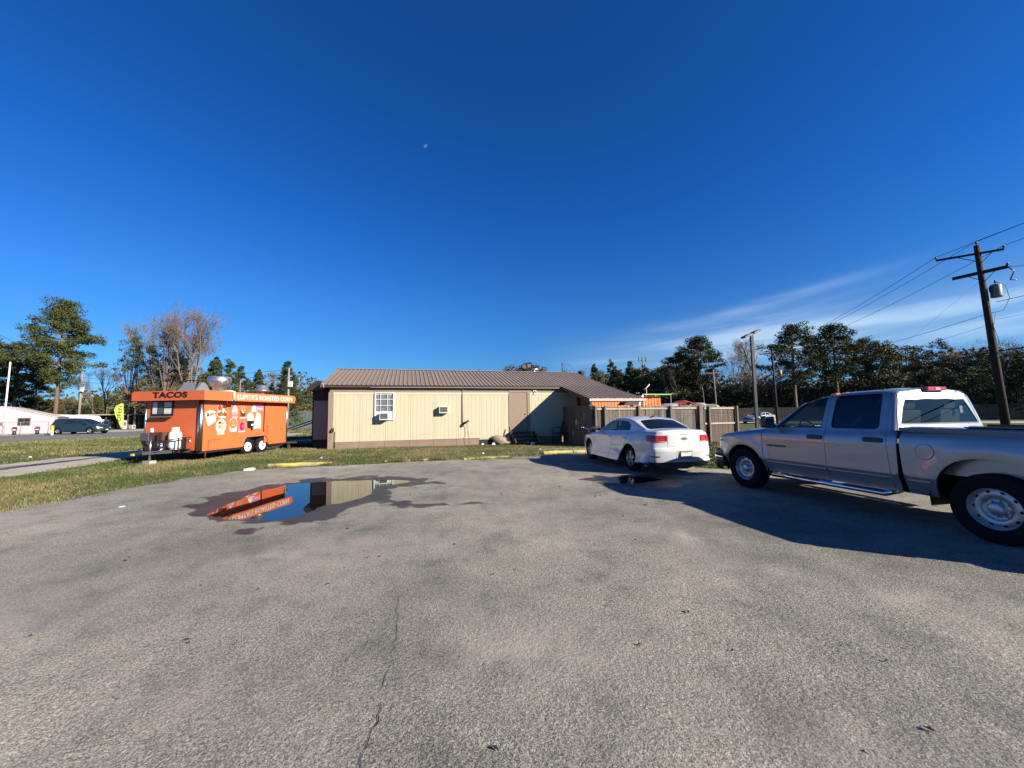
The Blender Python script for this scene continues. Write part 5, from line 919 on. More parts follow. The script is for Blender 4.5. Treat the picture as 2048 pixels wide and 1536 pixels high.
for V_ in ('L', 'R'):
    xs = np.linspace(0.80, -0.44, 16)
    fender = [(0.86, 0.60)]+[(0.86, 0.86)]+[(x, tk_top(x)) for x in xs]+[(-0.44, 1.10), (-0.46, 0.80), (-0.52, ZB_), (-0.46, ZB_-0.01)]+[(-a, b) if False else (a, b) for a, b in AF[::-1]]+[(0.50, 0.58)]
    patch('fender', [m_silver], truck, F_truck, V_, fender, step=0.045, flange=0.03)
    # front door with window opening, rear door, cab corner
    fw_ = rpoly([(-0.74, 1.262), (-1.585, 1.268), (-1.60, 1.775), (-1.42, 1.775), (-1.20, 1.69)], 0.03); rw_ = rpoly([(-1.735, 1.27), (-2.43, 1.275), (-2.40, 1.81), (-1.74, 1.80)], 0.07)
    fd = [(-0.452, tk_top(-0.45)), (-0.452, 1.10), (-0.472, 0.80), (-0.532, ZB_), (-1.68, ZB_), (-1.665, 0.9), (-1.652, 1.25), (-1.665, 1.85), (-1.42, 1.83), (-1.12, 1.70), (-0.70, 1.37), (-0.58, 1.255)]
    patch('front_door', [m_silver], truck, F_truck, V_, fd, [fw_], step=0.045, flange=0.02)
    rd = [(-1.668, 1.85), (-1.658, 1.25), (-1.672, 0.9), (-1.688, ZB_), (-2.58, ZB_), (-2.56, 0.8), (-2.525, 1.2), (-2.515, 1.60), (-2.49, 1.85), (-2.2, 1.865)]
    patch('rear_door', [m_silver], truck, F_truck, V_, rd, [rw_], step=0.045, flange=0.02)
    patch('cab_corner', [m_silver], truck, F_truck, V_, [(-2.495, 1.85), (-2.521, 1.60), (-2.531, 1.2), (-2.566, 0.8), (-2.586, ZB_), (-2.66, ZB_), (-2.66, 1.23), (-2.605, 1.27), (-2.568, 1.5), (-2.54, 1.70), (-2.525, 1.84)], step=0.045, flange=0.02)
    patch('window_trim', [m_blackplastic], truck, F_truck, V_, grow(fw_, 0.016), [grow(fw_, -0.010)], step=0.05, off=-0.004, flange=0.0)
    patch('window_trim', [m_blackplastic], truck, F_truck, V_, grow(rw_, 0.014), [grow(rw_, -0.010)], step=0.05, off=-0.004, flange=0.0)
    patch('side_window', [m_carglass], truck, F_truck, V_, grow(fw_, 0.004), step=0.10, off=-0.014, flange=0, label='clear tinted front side window')
    patch('side_window', [m_tint], truck, F_truck, V_, grow(rw_, 0.004), step=0.10, off=-0.014, flange=0, label='darkly tinted rear side window')
    bed = [(-2.70, 1.302), (-2.70, 1.0), (-2.72, ZB_+0.0), (-3.05, ZB_)]+ARr[::-1][:0]+[(a, b) for a, b in ARr]+[(-4.2, 0.52), (-4.80, 0.55), (-4.82, 1.315)]
    bed = [(-2.70, 1.255), (-2.70, 1.0), (-2.735, ZB_), (-3.03, ZB_)]+[(a, b) for a, b in ARr]+[(-4.10, 0.50), (-4.80, 0.55), (-4.82, 1.29)]
    patch('bed_side', [m_silver], truck, F_bed, V_, bed, step=0.045, flange=0.03)
    s = 1 if V_ == 'L' else -1
    for (xa, xb, FF) in ((-0.54, -1.66, F_truck), (-1.69, -2.55, F_truck), (-2.75, -3.02, F_bed)):
        patch('body_moulding', [m_silver], truck, FF, V_, [(xa, 0.590), (xb, 0.590), (xb, 0.622), (xa, 0.622)], step=0.03, off=0.007, flange=0.008)
    if s == 1:
        patch('fuel_flap', [m_silver], truck, F_bed, V_, [(-2.98+0.098*math.cos(t), 1.00+0.098*math.sin(t)) for t in np.linspace(0, 6.28, 33)[:-1]], step=0.03, off=0.004, flange=0.008)
        patch('fuel_flap_gap', [m_black], truck, F_bed, V_, [(-2.98+0.104*math.cos(t), 1.00+0.104*math.sin(t)) for t in np.linspace(0, 6.28, 33)[:-1]], step=0.03, off=0.002, flange=0)
    for (hx, hz) in ((-1.50, 1.115), (-2.37, 1.12)):
        patch('door_handle', [m_blackplastic], truck, F_truck, V_, rpoly([(hx-0.125, hz-0.035), (hx+0.125, hz-0.035), (hx+0.125, hz+0.035), (hx-0.125, hz+0.035)], 0.035), step=0.03, off=0.022, flange=0.03)
    mm = MB(); mm.tube([(-0.72, s*0.93, 1.28), (-0.74, s*1.06, 1.30)], 0.03, 8); mm.prism(rpoly([(s*1.02, 1.24), (s*1.25, 1.25), (s*1.24, 1.47), (s*1.03, 1.48)], 0.05) , 'yz', -0.80, -0.70)
    mir = mm.build('mirror', m_blackplastic, truck, bevel=0.015); mm = MB(); mm.prism(rpoly([(s*1.04, 1.27), (s*1.23, 1.275), (s*1.225, 1.45), (s*1.045, 1.455)], 0.04), 'yz', -0.804, -0.801); mm.build('mirror_glass', m_chromed, mir)
    # running board tube
    b = MB(); b.tube([(-0.62, s*0.80, 0.42), (-0.66, s*0.98, 0.37), (-2.48, s*0.98, 0.37), (-2.56, s*0.80, 0.42)], 0.042, 12); rb_ = b.build('step_bar', m_chromed, truck)
    for sx0 in (-1.25, -2.2): b = MB(); b.box(sx0-0.28, sx0+0.28, s*0.98-0.045, s*0.98+0.045, 0.395, 0.418); b.build('step_pad', m_blackplastic, rb_)
    wheel_steel(truck, 0.0, s*0.875, 0.40, 0.242, 0.26, s); wheel_steel(truck, -3.57, s*0.875, 0.40, 0.242, 0.26, s)
    # wheel wells
    for cx in (0.0, -3.57):
        b = MB(); pts = arc(cx, 0.41, 0.52 if cx == 0 else 0.60, -10, 190, 16)
        for i in range(16): (x0_, z0_), (x1_, z1_) = pts[i], pts[i+1]; b.quad((x0_, s*0.96, z0_), (x1_, s*0.96, z1_), (x1_, s*0.45, z1_), (x0_, s*0.45, z0_))
        b.prism(pts, 'xz', s*0.44, s*0.45); b.build('wheel_well', m_black, truck)
    # headlamp
    patch('headlight', [m_clear], truck, F_truck, 'CF', [(s*0.62, 0.78), (s*0.98, 0.78), (s*1.02, 0.93), (s*0.62, 0.93)], step=0.05, off=0.006, flange=0.02, ctr=0.2)
    patch('headlight_marker', [m_amber], truck, F_truck, 'CF', [(s*1.03, 0.72), (s*1.12, 0.72), (s*1.12, 0.80), (s*1.03, 0.80)], step=0.05, off=0.006, flange=0.01, ctr=0.2)
# bonnet, roof with glass openings
xs = np.linspace(0.80, -0.44, 16); side_pts = cast(F_truck, 'L', [(x, tk_top(x)+0.006) for x in xs]); fr = cast(F_truck, 'CF', [(a, 0.97) for a in np.linspace(0.75, -0.75, 12)], 0.2)
hood = [(p[0], p[1]-0.002) for p in side_pts[::-1]]+[(0.82, 0.70), (0.86, 0.4), (0.875, 0.0), (0.86, -0.4), (0.82, -0.70)]+[(p[0], -p[1]+0.002) for p in side_pts]+[(-0.50, -0.5), (-0.52, 0), (-0.50, 0.5)]
patch('bonnet', [m_silver], truck, F_truck, 'T', hood, step=0.06, flange=0.02)
patch('nose_panel', [m_silver], truck, F_truck, 'CF', [(-1.23, 0.60), (1.23, 0.60), (1.2, 0.86), (0.72, 0.99), (-0.72, 0.99), (-1.2, 0.86)], step=0.06, flange=0.0, ctr=0.2, off=-0.004)
patch('grille', [m_dkmetal], truck, F_truck, 'CF', [(-0.5, 0.72), (0.5, 0.72), (0.55, 0.98), (-0.55, 0.98)], step=0.06, flange=0.01, ctr=0.2, off=0.004)
b = MB(); b.box(0.90, 0.915, -0.45, 0.45, 0.83, 0.87); b.box(0.90, 0.915, -0.03, 0.03, 0.72, 0.97); b.build('grille_bar', m_chromed, truck)
rail = [(-0.58, 1.262), (-0.70, 1.376), (-1.12, 1.706), (-1.42, 1.836), (-1.665, 1.856), (-2.2, 1.871), (-2.49, 1.856), (-2.55, 1.846)]
rl = cast(F_truck, 'L', rail); back = [(-2.57, 0.70), (-2.585, 0.4), (-2.59, 0), (-2.585, -0.4), (-2.57, -0.70)]
wsh = rpoly([(-0.62, 0.66), (-1.16, 0.56), (-1.30, 0.50), (-1.33, 0.0), (-1.30, -0.50), (-1.16, -0.56), (-0.62, -0.66), (-0.52, -0.4), (-0.49, 0), (-0.52, 0.4)], 0.04)
patch('roof', [m_silver], truck, F_truck, 'T', [(p[0], p[1]) for p in rl]+back+[(p[0], -p[1]) for p in rl[::-1]]+[(-0.47, -0.6), (-0.44, 0), (-0.47, 0.6)], [wsh], step=0.06, flange=0.01)
patch('windscreen', [m_rearglass], truck, F_truck, 'T', grow(wsh, 0.004), step=0.15, off=-0.012, flange=0)
rwin = rpoly([(-0.80, 1.345), (0.80, 1.345), (0.675, 1.82), (0.40, 1.855), (-0.40, 1.855), (-0.675, 1.82)], 0.06)
cb = [(-0.865, 1.265), (0.865, 1.265), (0.80, 1.5), (0.715, 1.72), (0.69, 1.81), (0.56, 1.855), (0.3, 1.880), (-0.3, 1.880), (-0.56, 1.855), (-0.69, 1.81), (-0.715, 1.72), (-0.80, 1.5)]
patch('cab_back', [m_silver], truck, F_cab, 'B', cb, [rwin], step=0.05, flange=0.015)
# close the round cab corner between side and back
cc = []
for z in np.linspace(1.265, 1.84, 14):
    pass
patch('cab_pillar', [m_silver], truck, F_cab, 'CB', [(1.09, 1.265), (1.24, 1.265), (1.22, 1.6), (1.20, 1.86), (0.96, 1.86), (1.04, 1.6)], step=0.05, flange=0, ctr=-2.2, off=-0.003)
patch('cab_pillar', [m_silver], truck, F_cab, 'CB', [(-1.09, 1.265), (-1.24, 1.265), (-1.22, 1.6), (-1.20, 1.86), (-0.96, 1.86), (-1.04, 1.6)], step=0.05, flange=0, ctr=-2.2, off=-0.003)
patch('rear_window', [m_rearglass], truck, F_cab, 'B', grow(rwin, 0.005), step=0.15, off=-0.010, flange=0)
patch('rear_window_seal', [m_blackplastic], truck, F_cab, 'B', grow(rwin, 0.012), [grow(rwin, -0.02)], step=0.06, off=-0.005, flange=0)
patch('roof_rear_edge', [m_silver], truck, F_cab, 'CB', [(-0.9, 1.868), (0.9, 1.868), (0.85, 1.890), (-0.85, 1.890)], step=0.05, flange=0, ctr=-2.2, off=-0.004)
b = MB(); b.box(-2.618, -2.55, -0.19, 0.19, 1.835, 1.895); bl = b.build('brake_light', m_redlens, truck, bevel=0.012)
b = MB(); b.box(-2.623, -2.619, -0.05, 0.05, 1.845, 1.885); b.build('lens', m_pinklens, bl)
for yy in (-0.45, -0.22, 0.0, 0.22, 0.45): b = MB(); b.prism([(-0.06, 0), (0.06, 0), (0.02, 0.03), (-0.04, 0.03)], 'xz', -0.05, 0.05); b.build('clearance_lamp', m_amber, truck, loc=(-1.50, yy, float(tk_roof(-1.5))-0.045*(yy/0.65)**2-0.002))
# interior
b = MB(); b.box(-2.55, -0.45, -0.84, 0.84, 0.45, 1.02); b.box(-0.78, -0.50, -0.80, 0.80, 1.0, 1.22); b.build('cabin', m_cabin, truck)
for (sx_, sy) in ((-1.45, 0.42), (-1.45, -0.42), (-2.3, 0.45), (-2.3, -0.45)):
    b = MB(); b.prism(rpoly([(-0.05, 0), (0.16, 0), (0.10, 0.55), (-0.12, 0.58)], 0.05), 'xz', -0.25, 0.25); b.prism(rpoly([(-0.10, 0.58), (0.04, 0.58), (0.02, 0.76), (-0.12, 0.76)], 0.04), 'xz', -0.15, 0.15); b.build('seat', m_seat, truck, loc=(sx_-0.1, sy, 0.98))
b = MB(); b.lathe([(0.17, -0.012), (0.185, 0), (0.17, 0.012)], 24, (0, 0, 0), 'x'); o = b.build('steering_wheel', m_blackplastic, truck, loc=(-0.95, 0.42, 1.22)); o.rotation_euler = (0, 0.5, 0)
b = MB(); b.quad((-2.57, -0.51, 1.50), (-2.57, -0.57, 1.50), (-2.565, -0.57, 1.61), (-2.565, -0.51, 1.61)); b.build('sticker', m_white, truck)
# bed
b = MB(); b.box(-4.80, -2.71, -0.80, 0.80, 0.72, 0.78); b.box(-4.80, -2.71, 0.80, 0.84, 0.72, 1.24); b.box(-4.80, -2.71, -0.84, -0.80, 0.72, 1.24); b.box(-2.75, -2.71, -0.84, 0.84, 0.78, 1.24); b.build('bed', m_silver, truck)
for s in (1, -1): b = MB(); b.prism([(s*0.79, 1.24), (s*0.93, 1.25), (s*0.965, 1.285), (s*0.94, 1.315), (s*0.80, 1.325)], 'yz', -4.84, -2.69); b.build('bed_rail', m_silver if s == 1 else m_blackplastic, truck, bevel=0.008)
b = MB(); b.box(-4.3, -3.35, 0.78, 0.84, 1.328, 1.345); b.box(-4.84, -3.35, 0.80, 0.93, 1.326, 1.338); b.build('rail_cap', m_blackplastic, truck)
b = MB(); b.box(-4.86, -4.80, -0.80, 0.80, 0.62, 1.31); b.build('tailgate', m_silver, truck, bevel=0.015)
b = MB(); b.box(-5.02, -4.84, -0.95, 0.95, 0.50, 0.68); b.build('rear_bumper', m_chromed, truck, bevel=0.03)
for s in (1, -1): b = MB(); b.box(-4.87, -4.80, s*0.82, s*0.965, 0.85, 1.25) if s > 0 else b.box(-4.87, -4.80, -0.965, -0.82, 0.85, 1.25); b.build('tail_light', m_redlens, truck, bevel=0.02)
# frame and front bumper
b = MB(); b.box(-4.8, 0.7, -0.45, 0.45, 0.38, 0.58); b.box(-2.66, -0.52, -0.80, 0.80, 0.40, 0.60); b.box(-4.8, -2.7, -0.78, 0.78, 0.50, 0.72) if False else None; b.build('frame', m_black, truck)
b = MB(); b.tube([(-3.57, -0.7, 0.38), (-3.57, 0.7, 0.38)], 0.06, 8); b.tube([(-3.57, 0, 0.30), (-3.57, 0, 0.46)], 0.16, 10); b.build('rear_axle', m_black, truck)
bp = [(0.60, 0.985), (0.80, 0.975), (0.93, 0.90), (1.0, 0.75), (1.03, 0.4), (1.04, 0), (1.03, -0.4), (1.0, -0.75), (0.93, -0.90), (0.80, -0.975), (0.60, -0.985)]
b = MB(); n = len(bp)
def strip(mb, prof, path, mi=0):
    m_ = len(prof); V = []
    for (x, y) in path:
        for (o_, z) in prof: L_ = math.hypot(x-0.2, y); V.append((x+o_*(x-0.2)/L_, y+o_*y/L_, z))
    mb.add(V, [(i*m_+j, (i+1)*m_+j, (i+1)*m_+j+1, i*m_+j+1) for i in range(len(path)-1) for j in range(m_-1)], mi, True)
strip(b, [(-0.03, 0.30), (-0.01, 0.33), (-0.005, 0.50), (-0.01, 0.535)], bp); b.build('lower_bumper', m_blackplastic, truck)
b = MB(); strip(b, [(-0.02, 0.535), (0.0, 0.545), (0.0, 0.575), (-0.02, 0.585)], bp); b.build('bumper_strip', m_chromed, truck)
b = MB(); strip(b, [(-0.02, 0.585), (0.0, 0.60), (-0.005, 0.72), (-0.05, 0.74), (-0.12, 0.745)], bp); b.build('front_bumper', m_blackplastic, truck)
patch('chin', [m_black], truck, F_truck, 'CF', [(-1.2, 0.42), (1.2, 0.42), (1.2, 0.66), (-1.2, 0.66)], step=0.08, flange=0, ctr=0.2, off=-0.03)
# door lettering
me, tw, th = text_mesh('letters', 'HEMI MAGNUM', 0.06, m_blackplastic, 0.002, 0.001); yw = cast(F_truck, 'L', [(-0.75, 0.90)])[0][1]
o = inst(me, 'door_badge', truck, (-0.56, yw+0.004, 0.895), (R(90), 0, R(180))); o.scale = (0.40/tw, 0.035/th, 1)
me, tw, th = text_mesh('letters', '2500', 0.06, m_blackplastic, 0.002, 0.001); yw = cast(F_truck, 'L', [(0.6, 0.92)])[0][1]
o = inst(me, 'fender_badge', truck, (0.66, yw+0.006, 0.92), (R(90), 0, R(180))); o.scale = (0.12/tw, 0.03/th, 1)
# ---------------------------------------------------------------- saloon cars and a people carrier from one builder
SEDAN = dict(W=[(0.97, 0.66), (0.82, 0.80), (0.5, 0.875), (0, 0.915), (-1.5, 0.925), (-2.74, 0.925), (-3.3, 0.895), (-3.65, 0.84), (-3.9, 0.74)],
    H=[(0.97, 0.60), (0.85, 0.73), (0.5, 0.87), (0, 0.95), (-0.5, 1.015), (-1, 1.03), (-2.9, 1.095), (-3.3, 1.135), (-3.74, 1.135), (-3.84, 1.09), (-4.0, 0.9)],
    RF=[(-0.36, 0.97), (-1.24, 1.385), (-1.55, 1.435), (-1.95, 1.455), (-2.35, 1.435), (-2.62, 1.385), (-3.34, 1.12), (-3.6, 0.95)],
    rail=[(-0.52, 0.995), (-0.74, 1.085), (-1.24, 1.305), (-1.50, 1.358), (-1.95, 1.38), (-2.38, 1.355), (-2.68, 1.275), (-3.02, 1.15), (-3.22, 1.085)],
    wb=-2.74, x1=0.93, x2=-3.885, belt=1.0, ct=0.80, tum=0.36, Rw=0.335, rim=0.215, sill=0.24, seams=(-0.42, -1.72, -2.60), cr=-3.30, zd=1.045, zbot=0.30, beltf=0.965, beltr=1.045,
    ws=[(-0.58, 0.64), (-1.12, 0.53), (-1.24, 0.46), (-1.275, 0.0)], rg=[(-2.60, 0.0), (-2.64, 0.46), (-2.72, 0.53), (-3.15, 0.60), (-3.26, 0.55), (-3.30, 0.0)],
    w1=[(-0.80, 1.02), (-1.66, 1.04), (-1.66, 1.335), (-1.45, 1.325), (-1.20, 1.25)], w2=[(-1.75, 1.04), (-2.62, 1.075), (-2.72, 1.12), (-2.60, 1.225), (-2.36, 1.32), (-1.95, 1.345), (-1.75, 1.34)])
VAN = dict(W=[(0.95, 0.70), (0.8, 0.84), (0.4, 0.94), (0, 0.97), (-3.0, 0.98), (-3.7, 0.96), (-4.05, 0.88)],
    H=[(0.95, 0.70), (0.8, 0.86), (0.3, 1.02), (-0.2, 1.12), (-0.5, 1.16), (-3.9, 1.18), (-4.0, 1.17)],
    RF=[(0.05, 1.02), (-0.95, 1.60), (-1.3, 1.70), (-2.2, 1.75), (-3.4, 1.73), (-3.75, 1.66), (-4.05, 1.15)],
    rail=[(-0.12, 1.085), (-0.40, 1.22), (-0.98, 1.52), (-1.30, 1.60), (-2.2, 1.66), (-3.3, 1.64), (-3.62, 1.57), (-3.86, 1.30), (-3.92, 1.14)],
    wb=-3.03, x1=0.92, x2=-4.05, belt=1.10, ct=0.90, tum=0.24, Rw=0.35, rim=0.215, sill=0.26, seams=(-0.30, -1.42, -2.60), cr=-3.55, zd=1.12, zbot=0.32, beltf=1.09, beltr=1.13,
    ws=[(-0.22, 0.70), (-0.88, 0.60), (-1.02, 0.54), (-1.06, 0.0)], rg=[(-3.60, 0.0), (-3.63, 0.50), (-3.68, 0.60), (-3.86, 0.66), (-3.90, 0.60), (-3.91, 0.0)],
    w1=[(-0.52, 1.14), (-1.38, 1.15), (-1.38, 1.56), (-1.22, 1.55), (-0.95, 1.44)], w2=[(-1.48, 1.15), (-3.55, 1.17), (-3.62, 1.30), (-3.45, 1.53), (-2.6, 1.60), (-1.48, 1.57)])
def build_car(name, label, cat, loc, rz, P, body, glass, step=0.05, alloy=5, detail=True):
    t = thing(name, label, cat, loc, rz); W_, H_, RF_ = table(P['W'], 0.12), table(P['H'], 0.05), table(P['RF'], 0.06)
    def low(Q):
        x, y, z = Q[:, 0], Q[:, 1], Q[:, 2]; ay = np.abs(y)
        wz = W_(x)-0.075*np.clip((z-0.74)/0.28, 0, 2)**2-0.06*np.clip((0.47-z)/0.22, 0, 2)**1.5
        for cx in (0, P['wb']): wz = wz+bump_(x, z, cx, P['Rw'], 0.42, 0.09, 0.018)
        wz = wz-0.012*np.exp(-((z-0.40-0.02*(x+1.4))/0.06)**2)*(np.abs(x+1.4) < 2.2)
        f = smax(ay-wz, z-(H_(x)-0.06*(ay/0.85)**2), 0.09); f = smax(f, x-(P['x1']-0.30*(ay/0.9)**3-0.08*np.clip((z-0.55)/0.2, 0, 1)), 0.09)
        bb = 0.035/(1+np.exp(-(0.66-z)/0.012)) if detail else 0
        return smax(f, -(x-P['x2']-0.20*(ay/0.9)**3+0.0*z+bb-0.03-0.05*np.clip((0.62-z)/0.3, 0, 1)), 0.06)
    def cab(Q):
        x, y, z = Q[:, 0], Q[:, 1], Q[:, 2]; ay = np.abs(y); r = (z-(RF_(x)-0.038*(ay/0.6)**2))*0.9; return smax(ay-(P['ct']-P['tum']*(z-P['belt'])-0.22*np.clip(-(x+2.3), 0, 1)**2*0.5), smax(smax(r, x-(P['rail'][0][0]+0.40), 0.05), -(x-P['x2']-0.30), 0.05), 0.06)
    F = lambda Q: smin(low(Q), cab(Q), 0.04)
    hs = float(H_(0.0)); xf = 0.60
    sh = lambda x: float(H_(x))-0.105
    xs = np.linspace(xf, P['rail'][0][0]+0.03, 12); s0, s1, s2 = P['seams']; sl = P['sill']; wb = P['wb']; ar = P['Rw']+0.055; rail = P['rail']
    def top_between(a, b):   # boundary between the side view panels and the top view panels, from x=a back to x=b
        pts = [(x, sh(x)) for x in xs]+rail+[(x, sh(x)+0.012) for x in np.linspace(rail[-1][0]-0.10, P['cr'], 3)]; pts = sorted(set((round(float(p[0]), 4), round(float(p[1]), 4)) for p in pts), key=lambda p: -p[0])
        xx = np.array([-p[0] for p in pts]); zz = np.array([p[1] for p in pts]); f = lambda x: float(np.interp(-x, xx, zz)); return [(a, f(a))]+[p for p in pts if b < p[0] < a]+[(b, f(b))]
    for V_ in ('L', 'R'):
        q = dict(step=step, flange=0.02)
        a_ = arc(0, P['Rw'], ar, 180, 0, 12); patch('fender', [body], t, F, V_, top_between(xf, s0)+[(s0-0.02, 0.6), (s0-0.05, sl)]+[(x, z) for x, z in a_ if z > sl]+[(xf, sl+0.04)], **q)
        g = 0.004
        patch('front_door', [body], t, F, V_, top_between(s0-g, s1+g)+[(s1+g, 0.6), (s1+g, sl), (s0-0.05-g, sl), (s0-0.02-g, 0.6)], [P['w1']], **q)
        a2 = arc(wb, P['Rw'], ar+0.03, 60, 20, 6)
        patch('rear_door', [body], t, F, V_, top_between(s1-g, s2+g)+[(s2+g, 0.86), (wb+ar*0.72, 0.62), (wb+ar*1.04, 0.40), (wb+ar*1.08, sl), (s1-g, sl)], [[p for p in P['w2'] if p[0] > s2+0.03] if False else [(max(x, s2+0.05), z) for x, z in P['w2']]], **q)
        a_ = arc(wb, P['Rw'], ar, 180, 0, 12); patch('rear_quarter', [body], t, F, V_, top_between(s2-g, P['cr'])+[(P['cr'], sl+0.05), (wb-ar, sl+0.03)]+[(x, z) for x, z in a_ if z > sl+0.03]+[(wb+ar*1.08-g, sl), (wb+ar*1.04-g, 0.40), (wb+ar*0.72-g, 0.62), (s2-g, 0.86)], **q)
        patch('side_window', [glass], t, F, V_, grow(P['w1'], 0.004), step=0.12, off=-0.010, flange=0); w2c = [(max(x, s2+0.05), z) for x, z in P['w2']]
        patch('side_window', [glass], t, F, V_, grow(w2c, 0.004), step=0.12, off=-0.010, flange=0)
        s = 1 if V_ == 'L' else -1
        if detail:
            patch('window_trim', [m_blackplastic], t, F, V_, grow(P['w1'], 0.012), [grow(P['w1'], -0.016)], step=0.05, off=-0.003, flange=0); patch('window_trim', [m_blackplastic], t, F, V_, grow(w2c, 0.012), [grow(w2c, -0.016)], step=0.05, off=-0.003, flange=0)
            patch('pillar_trim', [m_blackplastic], t, F, V_, [(s1-0.03, P['beltf']+0.07), (s1-0.03, 1.335), (s1+0.055, 1.335), (s1+0.055, P['beltf']+0.065)], step=0.05, off=0.003, flange=0)
            for (xa, xb) in ((s0, s0-0.05), (s1, s1)):
                patch('door_gap', [m_black], t, F, V_, [(xa-0.006, P['beltf']-0.06), (xa-0.006, 0.6), (xb-0.006, sl+0.02), (xb+0.006, sl+0.02), (xa+0.006, 0.6), (xa+0.006, P['beltf']-0.06)], step=0.06, off=0.0015, flange=0)
            patch('door_gap', [m_black], t, F, V_, [(s2-0.006, 1.0), (s2-0.006, 0.86), (wb+ar*0.72-0.006, 0.64), (wb+ar*0.72+0.006, 0.64), (s2+0.006, 0.86), (s2+0.006, 1.0)], step=0.06, off=0.0015, flange=0)
            patch('sill_crease_shade', [m_grille], t, F, V_, [(-0.55, 0.345), (-2.25, 0.375), (-2.25, 0.381), (-0.55, 0.353)], step=0.08, off=0.0012, flange=0)  # grey line painted for the shade along the sill crease
            for hx in (s1+0.22, s2+0.20):
                hz = 0.86; patch('door_handle', [body], t, F, V_, rpoly([(hx-0.10, hz-0.02), (hx+0.10, hz-0.015), (hx+0.10, hz+0.02), (hx-0.10, hz+0.015)], 0.018), step=0.03, off=0.028, flange=0.03)
        b = MB(); yb = P['ct']+0.02; b.prism(rpoly([(s*yb, P['belt']+0.0), (s*(yb+0.22), P['belt']+0.02), (s*(yb+0.21), P['belt']+0.14), (s*(yb+0.03), P['belt']+0.14)], 0.03), 'yz', rail[0][0]-0.26, rail[0][0]-0.16); b.build('mirror', m_blackplastic if detail else body, t)
        for cx in (0, wb):
            wheel_alloy(t, cx, s*(P['W'][3][1]-0.115), P['Rw'], P['rim'], 0.21, s, alloy)
            b = MB(); pts = arc(cx, P['Rw'], ar+0.03, -10, 190, 14)
            for i in range(14): (x0_, z0_), (x1_, z1_) = pts[i], pts[i+1]; b.quad((x0_, s*0.86, z0_), (x1_, s*0.86, z1_), (x1_, s*0.45, z1_), (x0_, s*0.45, z0_))
            b.prism(pts, 'xz', s*0.44, s*0.45); b.build('wheel_well', m_black, t)
    # top: bonnet, roof with both screens, boot lid
    rp_ = cast(F, 'L', top_between(rail[0][0], rail[-1][0])); x0 = rail[0][0]; x9 = rail[-1][0]
    fl = cast(F, 'L', top_between(xf, x0)); nose = cast(F, 'CF', [(a, sh(xf)) for a in np.linspace(1.25, -1.25, 14)], 0.2) if False else None
    cowl = [(x0+0.02, 0.6), (x0+0.09, 0.3), (x0+0.11, 0.0), (x0+0.09, -0.3), (x0+0.02, -0.6)]; nz_ = [(xf+0.16, 0.62), (xf+0.24, 0.45), (xf+0.29, 0.2), (xf+0.30, 0), (xf+0.29, -0.2), (xf+0.24, -0.45), (xf+0.16, -0.62)]
    L2 = [(p[0], p[1]) for p in fl]; patch('bonnet', [body], t, F, 'T', L2[::-1]+nz_+[(a, -b) for a, b in L2]+cowl[::-1], step=step*1.2, flange=0.01)
    wsp = [(a, b) for a, b in P['ws']]; wsp = wsp+[(a, -b) for a, b in wsp[:-1][::-1]]+[(x0-0.02, -0.35), (x0+0.0, 0), (x0-0.02, 0.35)]
    rgp = [(a, b) for a, b in P['rg']]; rgp = rgp+[(a, -b) for a, b in rgp[1:-1][::-1]]
    R2 = [(p[0], p[1]) for p in rp_]; bk = [(x9-0.06, 0.6), (x9-0.10, 0.3), (x9-0.11, 0), (x9-0.10, -0.3), (x9-0.06, -0.6)]
    patch('roof', [body], t, F, 'T', R2+bk+[(a, -b) for a, b in R2[::-1]]+cowl[::-1], [wsp, rgp], step=step*1.2, flange=0.006)
    patch('windscreen', [glass], t, F, 'T', grow(wsp, 0.004), step=0.15, off=-0.006, flange=0); patch('rear_window', [m_tint if detail else glass], t, F, 'T', grow(rgp, 0.004), step=0.12, off=-0.005, flange=0)
    dl = cast(F, 'L', top_between(x9, P['cr'])); cbz = cast(F, 'CB', [(a, P['zd']) for a in np.linspace(1.5707, -1.5707, 22)], P['cr'])
    D2 = [(p[0], p[1]) for p in dl[:-1]]; C2 = [(p[0], p[1]) for p in cbz]
    patch('boot_lid', [body], t, F, 'T', D2+C2+[(a, -b) for a, b in D2[::-1]]+bk[::-1], step=step*1.2, flange=0.004)
    # tail: boot face, lamps, bumper
    cr = P['cr']; q = dict(ctr=cr, step=step)
    patch('tail_panel', [body], t, F, 'CB', [(-1.5707, 0.64), (1.5707, 0.64), (1.5707, P['zd']), (-1.5707, P['zd'])], flange=0.0, **q)
    patch('rear_bumper', [body], t, F, 'CB', [(-1.5707, P['zbot']), (1.5707, P['zbot']), (1.5707, 0.637), (-1.5707, 0.637)], flange=0.015, **q)
    patch('nose', [body], t, F, 'CF', [(-1.45, sl+0.04), (1.45, sl+0.04), (1.42, sh(xf)-0.01), (1.0, sh(xf)+0.01), (0.7, sh(0.8)+0.02), (-0.7, sh(0.8)+0.02), (-1.0, sh(xf)+0.01), (-1.42, sh(xf)-0.01)], ctr=0.45, step=step, flange=0)
